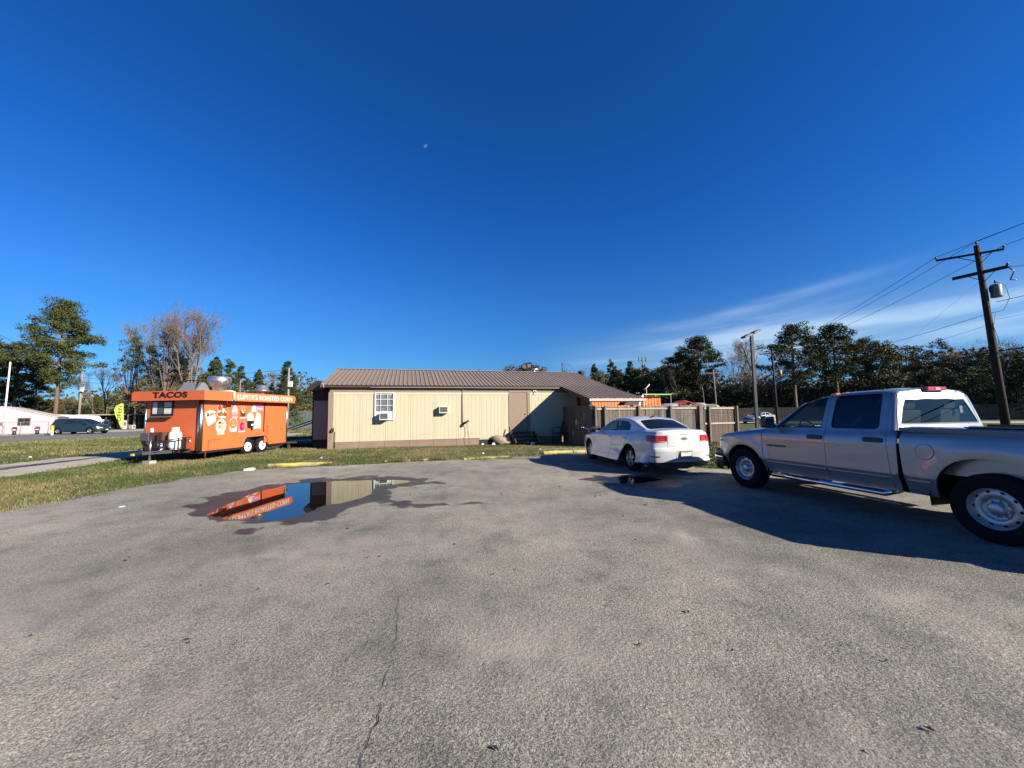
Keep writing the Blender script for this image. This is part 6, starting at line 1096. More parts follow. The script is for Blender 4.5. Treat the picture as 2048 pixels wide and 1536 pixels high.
    for s in (1, -1):
        patch('headlight', [m_clear], t, F, 'CF', [(s*0.85, 0.60), (s*1.45, 0.66), (s*1.45, 0.76), (s*0.85, 0.70)], ctr=0.45, step=step, off=0.006, flange=0.01)
        if detail:
            o1 = patch('tail_light', [m_redlens], t, F, 'CB', rpoly([(s*0.72, 0.835), (s*0.98, 0.815), (s*1.30, 0.83), (s*1.36, 0.975), (s*1.0, 0.985), (s*0.72, 0.985)], 0.02), off=0.012, flange=0.02, **q)
            for (u0, u1) in ((0.755, 0.93), (1.01, 1.22)):
                patch('lamp_ring', [mat('dark_red_lens', (0.22, 0.005, 0.01), 0.15, coat=1)], o1, F, 'CB', [(s*u0, 0.855), (s*u1, 0.855), (s*u1, 0.965), (s*u0, 0.965)], [[(s*(u0+0.02), 0.87), (s*(u1-0.02), 0.87), (s*(u1-0.02), 0.95), (s*(u0+0.02), 0.95)]], off=0.015, flange=0.003, **q)
            patch('reverse_light', [m_pinklens], o1, F, 'CB', [(s*0.75, 0.838), (s*0.95, 0.828), (s*0.95, 0.848), (s*0.75, 0.85)], off=0.0155, flange=0, **q)
            patch('bumper_reflector', [mat('dark_reflector', (0.12, 0.01, 0.015), 0.2)], t, F, 'CB', [(s*0.92, 0.455), (s*1.22, 0.465), (s*1.22, 0.482), (s*0.92, 0.475)], off=0.004, flange=0.003, **q)
            for z0 in (0.405, 0.44): patch('bumper_crease_shade', [m_blackplastic], t, F, 'CB', [(s*0.95, z0), (s*1.2, z0+0.004), (s*1.2, z0+0.008), (s*0.95, z0+0.006)], off=0.002, flange=0, **q) if z0 > 0.43 else None  # black line painted for the shade in the bumper crease
        else: patch('tail_light', [m_redlens], t, F, 'CB', [(s*0.75, 0.82), (s*1.3, 0.82), (s*1.3, 0.96), (s*0.75, 0.96)], off=0.008, flange=0.01, **q)
    if detail:
        patch('lower_valance', [m_blackplastic], t, F, 'CB', [(-1.32, 0.21), (1.32, 0.21), (1.34, 0.312), (1.0, 0.325), (-1.0, 0.325), (-1.34, 0.312)], off=0.006, flange=0.03, **q)
        pr_ = cast(F, 'CB', [(0, 0.52)], cr)[0]
        patch('plate_recess', [body], t, F, 'CB', rpoly([(-0.42, 0.40), (0.42, 0.40), (0.36, 0.60), (-0.36, 0.60)], 0.03), off=0.004, flange=0.004, **q)
        for (u, d_) in (((0.36, 0.597), (-0.36, 0.597)),): patch('recess_shade_strip', [m_blackplastic], t, F, 'CB', [(-0.37, 0.595), (0.37, 0.595), (0.33, 0.607), (-0.33, 0.607)], off=0.007, flange=0, **q)  # black strip painted as the shade at the plate recess top
        b = MB(); b.box(pr_[0]-0.030, pr_[0]-0.012, -0.165, 0.165, 0.425, 0.585); pl = b.build('number_plate', m_blackplastic, t, bevel=0.004)
        b = MB(); b.box(pr_[0]-0.034, pr_[0]-0.0305, -0.145, 0.145, 0.44, 0.57); b.build('plate_face', m_white, pl)
        me, tw, th = text_mesh('letters', 'TEXAS', 0.05, mat('plate_ink', (0.03, 0.04, 0.10), 0.5), 0.0005); o = inst(me, 'plate_text', pl, (pr_[0]-0.0352, 0.05, 0.548), (R(90), 0, R(-90))); o.scale = (0.10/tw, 0.016/th, 1)
        pb = cast(F, 'CB', [(0, 0.905)], cr)[0]; b = MB()
        bt = [(-0.085, -0.018), (-0.035, -0.018), (-0.028, -0.036), (0.028, -0.036), (0.035, -0.018), (0.085, -0.018), (0.075, 0.018), (0.03, 0.018), (0.024, 0.036), (-0.032, 0.036), (-0.026, 0.018), (-0.075, 0.018)]
        b.prism([(a, 0.905+c_) for a, c_ in bt], 'yz', pb[0]-0.012, pb[0]-0.002); b.build('emblem', mat('emblem', (0.45, 0.42, 0.34), 0.25, 0.8), t)
        patch('boot_handle_recess', [m_blackplastic], t, F, 'CB', [(-0.20, 1.005), (0.20, 1.005), (0.19, 1.02), (-0.19, 1.02)], off=0.003, flange=0, **q)
        patch('boot_seam', [m_black], t, F, 'CB', [(-0.62, 0.665), (0.62, 0.665), (0.62, 0.671), (-0.62, 0.671)], off=0.002, flange=0, **q)
        for s in (1, -1): patch('boot_seam', [m_black], t, F, 'CB', [(s*0.70, 0.665), (s*0.707, 0.665), (s*0.713, 1.02), (s*0.706, 1.02)], off=0.002, flange=0, **q)
        patch('dent_mark', [mat('scuff', (0.30, 0.30, 0.31), 0.6)], t, F, 'CB', [(0.34, 0.69), (0.66, 0.70), (0.64, 0.715), (0.36, 0.712)], off=0.003, flange=0, **q)
        b = MB(); b.prism([(-2.52, 0), (-2.34, 0), (-2.50, 0.045), (-2.53, 0.04)], 'xz', -0.02, 0.02); b.build('roof_aerial', m_blackplastic, t, loc=(0, 0, 1.43-0.0))
    else:
        b = MB(); pn = cast(F, 'CF', [(0, 0.42)], 0.45)[0]; b.box(pn[0], pn[0]+0.015, -0.15, 0.15, 0.40, 0.50); b.build('number_plate', m_white, t)
        patch('grille', [m_blackplastic], t, F, 'CF', [(-0.6, 0.52), (0.6, 0.52), (0.6, 0.64), (-0.6, 0.64)], ctr=0.45, step=step, off=0.006, flange=0.01)
    # interior and underside
    b = MB(); b.box(P['x2']+0.5, 0.45, -0.42, 0.42, 0.20, 0.55); b.box(wb+0.42, -0.42, -0.80, 0.80, 0.20, 0.80); b.box(P['x2']+0.25, wb-0.42, -0.68, 0.68, 0.30, 0.70); b.box(rail[-1][0]+0.35, rail[0][0]-0.1, -0.70, 0.70, 0.55, 0.90); b.build('floorpan', m_black, t)
    for (sx_, sy) in ((-1.35, 0.36), (-1.35, -0.36), (-2.25, 0.0)):
        b = MB(); hw = 0.23 if sy else 0.6; b.prism(rpoly([(-0.05, 0), (0.14, 0), (0.04, 0.50), (-0.12, 0.50)], 0.04), 'xz', -hw, hw)
        for hy in ([0] if sy else [-0.36, 0.36]): b.box(-0.12, -0.03, hy-0.12, hy+0.12, 0.5, 0.62)
        b.build('seat', m_seat, t, loc=(sx_-0.1, sy, P['belt']-0.32))
    return t
m_carwhite = paint('white_car_paint', (0.52, 0.53, 0.545), 0.0, 0.35)
m_vangreen = paint('dark_green_paint', (0.016, 0.034, 0.034), 0.2, 0.3); m_farsilver = paint('grey_silver_paint', (0.30, 0.31, 0.33), 0.6, 0.35)
SU = Vector((-0.20, 0.98, 0)).normalized(); SN = Vector((-SU.y, SU.x, 0)); SO = Vector((3.20, 10.60, 0))+SU*2.74-SN*0.88
build_car('sedan', 'white saloon car with red tail lights parked nose-in before the wooden fence', 'car', (SO.x, SO.y, 0.03), math.atan2(SU.y, SU.x), SEDAN, m_carwhite, m_carglass)
build_car('sedan', 'silver-grey saloon car far off, seen between the lamp post and the truck mirror', 'car', (29.9, 48.4, 0.02), math.atan2(-0.42, -0.9)+math.pi*0 + R(0), SEDAN, m_farsilver, m_glassdark, step=0.12, detail=False)
build_car('people_carrier', 'dark green people carrier turning on the road in front of the pink house', 'van', (-46.8, 43.6, 0.02), math.atan2(0.15, 0.98), VAN, m_vangreen, m_glassdark, step=0.12, detail=False)
# bicycle leaning behind the white saloon
t = thing('bicycle', 'bicycle with pale handlebars standing at the fence corner, mostly behind the white saloon', 'bicycle', (3.12, 15.9, 0.0), R(80))
for x in (-0.5, 0.5):
    b = MB(); n = 28; b.tube([(0.31*math.cos(2*math.pi*k/n), 0, 0.31*math.sin(2*math.pi*k/n)) for k in range(n+1)], 0.018, 6, caps=False); wl = b.build('wheel', m_rubber, t, loc=(x, 0, 0.33)); b = MB()
    for k in range(10): b.tube([(0, 0, 0), (0.30*math.cos(2*math.pi*k/10), 0, 0.30*math.sin(2*math.pi*k/10))], 0.003, 4)
    b.build('spokes', m_steel, wl)
b = MB()
for a, c_ in (((-0.5, 0, 0.33), (-0.1, 0, 0.30)), ((-0.1, 0, 0.30), (-0.22, 0, 0.80)), ((-0.5, 0, 0.33), (-0.2, 0, 0.72)), ((-0.2, 0, 0.72), (0.36, 0, 0.76)), ((-0.1, 0, 0.30), (0.37, 0, 0.70)), ((0.5, 0, 0.33), (0.34, 0, 0.92))): b.tube([a, c_], 0.016, 6)
b.build('frame', m_dkmetal, t); b = MB(); b.box(-0.32, -0.10, -0.06, 0.06, 0.80, 0.84); b.build('saddle', m_blackplastic, t, bevel=0.01)
b = MB(); b.tube([(0.20, 0.30, 1.0), (0.34, 0.26, 1.03), (0.36, 0.10, 0.96), (0.34, 0, 0.93), (0.36, -0.10, 0.96), (0.34, -0.26, 1.03), (0.20, -0.30, 1.0)], 0.014, 6); b.build('handlebar', m_chromed, t)

# ================================================================ poles, wires, lamp post
m_pole = mat('dark_creosote_pole', (0.028, 0.020, 0.016), 0.9, var=0.25, vscale=3, stretch=(6, 6, 0.5)); m_pole2 = mat('pale_wood_pole', (0.30, 0.25, 0.20), 0.9, var=0.15, vscale=3, stretch=(6, 6, 0.5))
m_wire = mat('wire', (0.02, 0.02, 0.022), 0.6); m_insul = mat('insulator', (0.10, 0.08, 0.07), 0.3); m_can = mat('transformer_grey', (0.20, 0.21, 0.17), 0.5, var=0.2)
UP = Vector((27.55, 21.6, 0)); up_ = thing('utility_pole', 'tall dark wooden utility pole with transformer and two crossarms behind the silver truck', 'utility pole', UP, 0)
b = MB(); top = Vector((-0.62, -0.05, 10.95)); b.tube([(0.0, 0, 0), tuple(top*0.5), tuple(top)], [0.19, 0.16, 0.125], 12); b.build('shaft', m_pole, up_)
# crossarm directions
ar1 = Vector((0.80, -0.60, 0)); ar2 = Vector((0.55, 0.83, 0))
def arm(z, d, l0, l1, tilt=0.0, mat_=None, h=0.11):
    c = top*(z/10.85); a = c-d*l0+Vector((0, 0, -tilt*l0)); e = c+d*l1+Vector((0, 0, tilt*l1)); b_ = MB(); off = Vector((0.0, -0.13, 0)); b_.beam(a+off, e+off, 0.09, h); b_.beam(c+off+Vector((0, 0, -0.55)), c+off+(a-c)*0.55, 0.03, 0.03); b_.beam(c+off+Vector((0, 0, -0.55)), c+off+(e-c)*0.55, 0.03, 0.03); b_.build('crossarm', mat_ or m_pole, up_); return a+off, e+off
a1, e1 = arm(10.35, ar1, 1.75, 0.85, 0.0)
a2, e2 = arm(9.25, Vector((0.62, -0.78, 0)), 1.2, 0.85, 0.06, h=0.18)
def insulator(p, parent=None):
    b_ = MB(); b_.lathe([(0.015, -0.05), (0.02, 0.03), (0.075, 0.05), (0.04, 0.09), (0.065, 0.11), (0.035, 0.17), (0.001, 0.19)], 10); b_.build('insulator', m_insul, up_, loc=p-UP*0+Vector((0, 0, 0.05)))
for p in (a1, e1, e2, Vector(top)): insulator(p)
b = MB(); b.lathe([(0.001, 0), (0.22, 0.0), (0.23, 0.08), (0.23, 0.66), (0.19, 0.74), (0.001, 0.76)], 20); tc_ = b.build('transformer', m_can, up_, loc=(0.02, -0.20, 7.85)); b = MB(); b.box(-0.34, -0.2, -0.05, 0.05, 0.3, 0.6); b.lathe([(0.03, 0.8), (0.05, 0.9), (0.03, 1.0)], 8); b.build('bracket', m_dkmetal, tc_)
b = MB(); pe = e2; b.tube([pe, pe+Vector((0.2, -0.1, -0.3)), pe+Vector((0.05, 0, -0.75))], 0.03, 6); b.tube([pe+Vector((0.05, 0, -0.75)), pe+Vector((0.4, -0.1, -0.8))], 0.02, 6); b.beam(pe, pe+Vector((0.7, -0.25, -0.05)), 0.03, 0.03); b.build('fuse_cutout', m_insul, up_)
b = MB(); b.tube([(0.1, -0.15, 8.8), (0.6, -0.2, 8.5), (0.75, -0.2, 7.8), (0.4, -0.15, 7.1), (-0.35, -0.1, 6.95)], 0.014, 5); b.tube([(-0.15, -0.2, 6.95), (-0.35, -0.2, 6.2), (-0.1, -0.2, 5.2)], 0.012, 5); b.build('drop_cable', m_wire, up_)
b = MB(); b.lathe([(0.001, 0), (0.07, 0), (0.07, 0.1), (0.001, 0.1)], 8); b.build('strap', m_whiteplastic, up_, loc=(0.05, -0.2, 4.75)); 
def wire(p, q, sag, r=0.012, label=None, n=16):
    p, q = Vector(p), Vector(q); pts = [p.lerp(q, k/n)-Vector((0, 0, 4*sag*(k/n)*(1-k/n))) for k in range(n+1)]; return pts
WIRES = MB()
wires = thing('overhead_wires', 'bundle of overhead wires running from the dark utility pole across the sky at right', 'wires', (0, 0, 0))
far_p = Vector((48.0, 62.0, 0))
P2 = Vector((32.2, 47.0, 0))
def wpart(p, q, sag, r=0.014): b_ = MB(); b_.tube(wire(p, q, sag), r, 5, caps=False); b_.build('wire', m_wire, wires)
UT = UP+top
near = Vector((24.5, -12, 0))
wpart(UP+a1+Vector((0, 0, 0.2)), P2+Vector((-0.7, 0.2, 8.9)), 0.5); wpart(UT+Vector((0, 0, 0.25)), P2+Vector((0, 0, 9.1)), 0.5); wpart(UP+e1+Vector((0, 0, 0.2)), P2+Vector((0.9, -0.2, 8.9)), 0.5)
wpart(UP+a1+Vector((0, 0, 0.2)), near+Vector((-1, 0, 11.3)), 0.2); wpart(UT+Vector((0, 0, 0.25)), near+Vector((0, 0, 11.5)), 0.2); wpart(UP+e1+Vector((0, 0, 0.2)), near+Vector((1, 0, 11.3)), 0.2)
wpart(UP+Vector((-0.2, -0.1, 7.0)), P2+Vector((0, 0, 6.4)), 0.3); wpart(UP+Vector((0.1, -0.1, 7.6)), near+Vector((0, 0, 7.9)), 0.3, 0.016); wpart(UP+Vector((-0.1, -0.1, 6.4)), P2+Vector((0, 0, 5.6)), 0.5, 0.008); wpart(UP+Vector((0, -0.1, 6.6)), near+Vector((0.3, 0, 6.9)), 0.3, 0.008)
wpart(UP+Vector((0, -0.2, 4.8)), P2+Vector((-14.5, 4.0, 4.6)), 0.9, 0.035); wpart(UP+Vector((0, -0.2, 4.8)), near+Vector((0, 0, 5.0)), 0.2, 0.035); wpart(UP+Vector((0, -0.2, 4.5)), P2+Vector((0, 0, 4.3)), 0.5, 0.018); wpart(UP+Vector((0, -0.2, 4.5)), near+Vector((0, 0, 4.6)), 0.2, 0.018)
b = MB(); b.tube([UP+Vector((-0.4, 0, 9.0)), UP+Vector((-7.0, 6.0, 0.2))], 0.005, 5); b.build('guy_wire', m_wire, wires)
# second pole with transformer
p2 = thing('utility_pole', 'slender wooden utility pole with crossarm and small transformer left of the big pines', 'utility pole', P2, 0)
b = MB(); b.tube([(0, 0, 0), (-0.1, 0, 9.3)], [0.15, 0.11], 8); b.build('shaft', m_pole, p2); b = MB(); b.beam((-1.5, 0.3, 8.6), (1.5, -0.6, 8.6), 0.1, 0.12); b.beam((0, 0, 7.9), (-0.8, 0.1, 8.6), 0.04, 0.04); b.beam((0, 0, 7.9), (0.8, -0.3, 8.6), 0.04, 0.04); b.build('crossarm', m_pole, p2)
b = MB(); b.lathe([(0.001, 0), (0.24, 0), (0.24, 0.8), (0.001, 0.85)], 14); b.build('transformer', mat('rusty_can', (0.40, 0.25, 0.10), 0.6), p2, loc=(0.62, -0.1, 5.75)); b = MB(); b.box(-0.55, 0.4, -0.1, 0.1, 6.3, 6.42); b.build('bracket', m_dkmetal, p2)
def simple_pole(label, x, y, h, r, m_, arms=(), box=None, lean=0.0, name='utility_pole', cat='utility pole', w_=1.6):
    t_ = thing(name, label, cat, (x, y, 0), 0); b_ = MB(); b_.tube([(0, 0, 0), (lean, 0, h)], [r, r*0.75], 8); b_.build('shaft', m_, t_)
    for z in arms: b_ = MB(); b_.beam((lean-w_/2, 0.1, z), (lean+w_/2, -0.1, z), 0.10, 0.12); b_.build('crossarm', m_, t_)
    if box: b_ = MB(); b_.box(box[0]-0.25, box[0]+0.25, -0.35, -0.15, box[1]-0.35, box[1]+0.35); b_.build('cabinet', m_whiteplastic, t_)
    return t_
def bp_(px, D): return (px-1024)/769*D
simple_pole('pale thin pole with one crossarm against the dark woods, behind the fence', 32.4, 61, 8.2, 0.12, m_pole2, (7.7,), w_=2.2, lean=-0.3)
simple_pole('thin bare leaning pole just left of the pale crossarm pole', 31.2, 62, 5.6, 0.07, m_pole2, lean=-0.5)
simple_pole('short pale T-shaped pole behind the fence right of the orange container', 23.9, 58, 4.4, 0.10, m_pole2, (4.3,), w_=1.4)
simple_pole('wooden pole with white box beside the tall pine at left', -67.5, 60, 9.6, 0.17, m_pole2, box=(0.45, 6.3), lean=0.1)
simple_pole('tall grey pole just right of the food trailer with a white box', -27.4, 47, 7.6, 0.14, m_pole2, box=(0.35, 5.6), lean=0.0, name='utility_pole')
simple_pole('distant pole with pale crossarm seen over the food trailer roof', -46.8, 66, 8.0, 0.10, m_pole2, (7.0, 6.6), w_=1.4)
t = thing('cell_tower', 'distant pole-top antenna mast above the trees', 'antenna mast', (44.2, 129, 0)); b = MB(); b.tube([(0, 0, 0), (0, 0, 19.5)], 0.25, 8); b.build('shaft', m_can, t)
for k in (-1, 0, 1): b = MB(); b.box(k*1.2-0.2, k*1.2+0.2, -0.3, 0.3, 18.6, 20.2); b.build('antenna_panel', m_can, t)
b = MB(); b.box(-1.4, 1.4, -0.1, 0.1, 18.9, 19.1); b.build('platform', m_can, t)
t = simple_pole('white flagpole standing before the pink house at the left edge', -56.7, 43.0, 8.2, 0.09, m_white, name='flagpole', cat='flagpole', lean=0.15)
# lamp post with two flat heads
t = thing('lamp_post', 'tall brown square lamp post with two flat heads, between the fence and the truck', 'lamp post', (19.4, 30.7, 0), 0)
b = MB(); b.box(-0.10, 0.10, -0.10, 0.10, 0, 7.75); b.build('shaft', mat('bronze_pole', (0.05, 0.038, 0.03), 0.5), t)
for s in (1, -1):
    b = MB(); b.prism([(s*0.10, -0.05), (s*0.3, -0.10), (s*0.95, -0.08), (s*1.05, 0.0), (s*0.95, 0.06), (s*0.3, 0.08), (s*0.10, 0.04)], 'xz', -0.22, 0.22); o = b.build('lamp_head', mat('bronze_head', (0.035, 0.03, 0.028), 0.5), t, loc=(0, 0, 7.82)); o.rotation_euler = (0, -0.38, 0.35)
# wires over the left trees
lw = thing('overhead_wires', 'thin wires crossing the pines at the left edge', 'wires', (0, 0, 0))
for k in range(5):
    b = MB(); b.tube(wire((-86, 58, 19.0-2.6*k), (-68.9, 60, 9.4-1.2*k if k < 3 else 9.0-1.0*(k-3)), 0.4), 0.03, 4, caps=False); b.build('wire', m_wire, lw)
for k in range(3):
    b = MB(); b.tube(wire((-68.9, 60, 9.0-0.7*k), (-27.4, 47, 7.4-0.6*k), 0.7), 0.018, 4, caps=False); b.build('wire', m_wire, lw)

# ================================================================ beyond the highway: pink house, bus, carport
ph = thing('house', 'pink gabled house at the left edge beyond the highway', 'house', (-60.2, 46.3, 0), R(43))
m_pink = mat('pink_wall', (0.62, 0.43, 0.52), 0.8, var=0.04)
w = MB(); w.prism([(-6.5, 0), (3.6, 0), (3.6, 1.9), (-0.6, 3.25), (-6.5, 2.3)], 'xz', 0, 9); w.build('wall', m_pink, ph)
w = MB(); w.beam((-0.6, -0.06, 3.30), (3.7, -0.06, 1.93), 0.1, 0.06); w.beam((-0.6, -0.06, 3.30), (-7.0, -0.06, 2.36), 0.1, 0.06)
w.add([(-0.6, -0.1, 3.34), (3.7, -0.1, 1.97), (3.7, 9.2, 1.97), (-0.6, 9.2, 3.34), (-7.0, -0.1, 2.34), (-7.0, 9.2, 2.34)], [(0, 1, 2, 3), (4, 0, 3, 5)]); w.build('roof', mat('pale_roof', (0.62, 0.55, 0.55), 0.6), ph)
for (a, b_) in ((1.0, 0.9), (-3.6, 1.0)):
    w = MB(); w.box(a-0.5, a+0.5, -0.03, 0.02, 0.95, 1.9) ; fr_ = w.build('window', m_dkbrown, ph); w = MB(); w.box(a-0.42, a-0.03, -0.04, -0.031, 1.03, 1.82); w.box(a+0.03, a+0.42, -0.04, -0.031, 1.03, 1.82); w.build('pane', m_glassdark, fr_)
w = MB(); w.box(-1.2, -0.6, -0.05, 0.0, 1.0, 1.4); w.build('vent', m_grille, ph)
def chainfence(name, label, p, q, h, n, m_):
    t_ = thing(name, label, 'fence', (0, 0, 0)); p, q = Vector((*p, 0)), Vector((*q, 0))
    for k in range(n+1): c = p.lerp(q, k/n); b_ = MB(); b_.tube([(c.x, c.y, 0), (c.x, c.y, h)], 0.04, 6); b_.build('post', m_, t_)
    b_ = MB(); b_.tube([(p.x, p.y, h), (q.x, q.y, h)], 0.03, 5); b_.build('top_rail', m_, t_)
    b_ = MB(); L_ = (q-p).length; d = (q-p).normalized(); k = 0
    while k*0.22 < L_:
        c = p+d*k*0.22; e = c+d*min(h*0.9, 1.2); b_.beam((c.x, c.y, 0.05), (e.x, e.y, h), 0.008, 0.008); b_.beam((e.x, e.y, 0.05), (c.x, c.y, h), 0.008, 0.008); k += 1
    tag(b_.build('mesh', m_, t_), kind='stuff')
chainfence('chain_link_fence', 'chain-link fence before the pink house', (-62, 36), (-53.6, 44.6), 1.4, 6, m_can)
for (x, y, l_) in ((-54.9, 42.6, 'left one of two small red and white yard figures on the pink house fence'), (-53.6, 43.6, 'right one of two small red and white yard figures on the pink house fence')):
    t = thing('yard_figure', l_, 'yard figure', (x, y, 0)); b = MB(); b.lathe([(0.001, 0), (0.26, 0.05), (0.24, 0.45), (0.001, 0.5)], 12); b.build('base', m_blackplastic, t)
    b = MB(); b.lathe([(0.001, 0.45), (0.32, 0.5), (0.36, 0.8), (0.22, 1.05), (0.001, 1.08)], 12); b.tube([(-0.3, 0, 0.9), (-0.45, -0.1, 0.7)], 0.08, 6); b.tube([(0.3, 0, 0.9), (0.45, -0.1, 0.7)], 0.08, 6); b.build('torso', mat('dull_red_cloth', (0.14, 0.03, 0.03), 0.8), t); t.scale = (0.6, 0.6, 0.85)
    b = MB(); b.lathe([(0.001, 1.04), (0.17, 1.12), (0.15, 1.32), (0.001, 1.38)], 12); b.build('head', m_white, t); b = MB(); b.lathe([(0.37, 0.62), (0.38, 0.72)], 12); b.build('belt', m_white, t)
t = thing('bus', 'long white vehicle roof showing behind the dark green people carrier', 'bus', (-64.4, 56.5, 0), R(8))
b = MB(); b.prism(rpoly([(-3.1, 0.5), (2.9, 0.5), (3.0, 1.5), (2.6, 2.15), (-2.6, 2.45), (-3.1, 2.2)], 0.35), 'xz', -1.1, 1.1); b.build('body', m_white, t, bevel=0.1); b = MB(); b.prism([(-2.6, 1.25), (2.5, 1.25), (2.3, 1.75), (-2.6, 1.85)], 'xz', -1.115, -1.101); b.build('window_band', m_glassdark, t)
for x in (-2.0, 1.9): b = MB(); b.lathe([(0.001, -1.15), (0.40, -1.15), (0.40, -0.9)], 16, (x, 0, 0.40), 'y'); b.build('wheel', m_rubber, t)
cp = thing('carport', 'long low carport roof on thin posts beyond the highway', 'carport', (-66.2, 57.6, 0), R(63))
w = MB(); w.box(0, 12, -2.5, 0, 2.25, 2.36); w.build('roof', mat('carport_roof', (0.34, 0.33, 0.31), 0.5), cp)
for x in (0.2, 2.5, 4.8, 7.1, 9.4, 11.7): w = MB(); w.box(x-0.06, x+0.06, -2.4, -2.28, 0, 2.25); w.build('post', m_dkmetal, cp)
w = MB(); w.box(3.0, 11.9, -0.2, -0.1, 0, 2.2); w.build('shade_panel', mat('carport_shade', (0.05, 0.045, 0.04), 0.9, var=0.4, vscale=2), cp)  # dark panel added as the shade below the carport roof
for i, (x, y, w_, h_, l_) in enumerate(((-60.6, 57.5, 0.9, 1.6, 'pale cabinet under the carport left of the green flag'), (-61.7, 57.2, 0.9, 0.9, 'low white box under the carport nearest the people carrier'), (-58.2, 57.8, 0.5, 1.4, 'white panel standing right of the green flag'), (-57.3, 58.2, 0.5, 0.7, 'small white bin right of the green flag'))):
    t = thing('yard_machine', l_, 'machine', (x, y, 0), 0.3*i+0.6); b = MB(); b.box(-w_/2, w_/2, -0.3, 0.3, 0.1, h_); b.build('casing', mat('pale_casing', (0.42, 0.43, 0.43), 0.6), t, bevel=0.03); b = MB(); b.box(-w_/2+0.1, w_/2-0.1, -0.31, -0.302, h_*0.45, h_*0.8); b.build('front_panel', m_grille, t); b = MB(); b.box(-w_/2+0.05, w_/2-0.05, -0.25, 0.25, 0, 0.1); b.build('base', m_dkmetal, t)
t = thing('feather_flag', 'tall lime green feather flag with dark lettering beyond the highway', 'flag', (-57.3, 55.4, 0), R(42)); b = MB(); b.tube([(0.8, 0, 0), (0.15, 0, 3.0), (0.3, 0, 3.6), (0.65, 0, 3.85)], 0.03, 6); b.build('pole', m_dkmetal, t)
b = MB(); b.prism([(0.0, 3.0), (0.22, 3.6), (0.66, 3.9), (0.92, 3.8), (0.95, 3.0), (1.05, 1.5), (1.0, 0.7), (0.85, 0.35), (0.45, 1.3), (0.15, 2.2)], 'xz', -0.012, 0.012); b.build('banner', mat('lime_fabric', (0.45, 0.62, 0.05), 0.6), t)
me, tw, th = text_mesh('letters', 'OPEN', 0.5, m_blackplastic, 0.002, 0.01); o = inst(me, 'banner_lettering', t, (0.78, -0.02, 1.25)); o.scale = (2.3/tw, 0.42/th, 1)
o.rotation_euler = Matrix(((0, -1, 0), (0, 0, -1), (1, 0, 0))).to_euler()
t = thing('bollard', 'yellow and white bollard by the road in front of the people carrier', 'bollard', (-48.0, 40.3, 0)); b = MB(); b.lathe([(0.001, 0), (0.13, 0), (0.13, 0.45)], 12); b.build('base', m_white, t); b = MB(); b.lathe([(0.13, 0.45), (0.13, 1.0), (0.001, 1.05)], 12); b.build('sleeve', mat('orange_yellow', (0.80, 0.42, 0.03), 0.5), t)
t = thing('sign_frame', 'thin white metal frame rising above the carport roof', 'frame', (-63.0, 59.8, 0), R(40)); b = MB()
for a, c_ in (((0, 0, 0), (0, 0, 3.5)), ((2.4, 0, 0), (2.4, 0, 3.7)), ((0, 0, 3.4), (2.4, 0, 3.4))): b.beam(a, c_, 0.07, 0.07)
b.build('frame', m_can, t)
chainfence('chain_link_fence', 'dark green screened fence beyond the road, right of the food trailer', (-44, 66), (-30, 84), 2.6, 8, m_can)
w = MB(); w.quad((-44, 66.1, 0), (-30, 84.1, 0), (-30, 84.1, 2.5), (-44, 66.1, 2.5)); w.build('screen', mat('green_screen', (0.03, 0.06, 0.05), 0.8), label='dark green screen netting behind the far chain-link fence', cat='screen')
# far right: dark board fence, shed, white pipe stub
ff = thing('board_fence', 'long dark board fence in the shade along the far side of the right-hand street', 'fence', (0, 0, 0))
fp = [(22, 68), (40, 62), (62, 53), (95, 38)]
for (p, q) in zip(fp[:-1], fp[1:]):
    L_ = math.hypot(q[0]-p[0], q[1]-p[1]); fence_run(ff, p, q, 2.1, int(L_/0.45), [m_wood3], 1, rails=(), posts=(0.0, 0.2, 0.4, 0.6, 0.8))
t = thing('shed', 'low dark shed with a pale roof edge at the far right', 'shed', (76, 52.5, 0), R(-22)); b = MB(); b.box(-7, 9, 0, 5, 0, 2.6); b.build('wall', m_wood3, t); b = MB(); b.prism([(-0.5, 2.6), (5.5, 2.6), (2.5, 3.5)], 'yz', -7.5, 9.5); b.build('roof', mat('shed_roof', (0.16, 0.17, 0.17), 0.7), t)
w = MB(); w.tube([(0, 0, 0), (0, 0, 0.75), (-0.35, 0, 0.75)], 0.09, 8); w.build('white_pipe', m_white, label='white bent pipe on the grass behind the truck bed', cat='pipe', loc=(28.4, 21.0-0.6, 0))
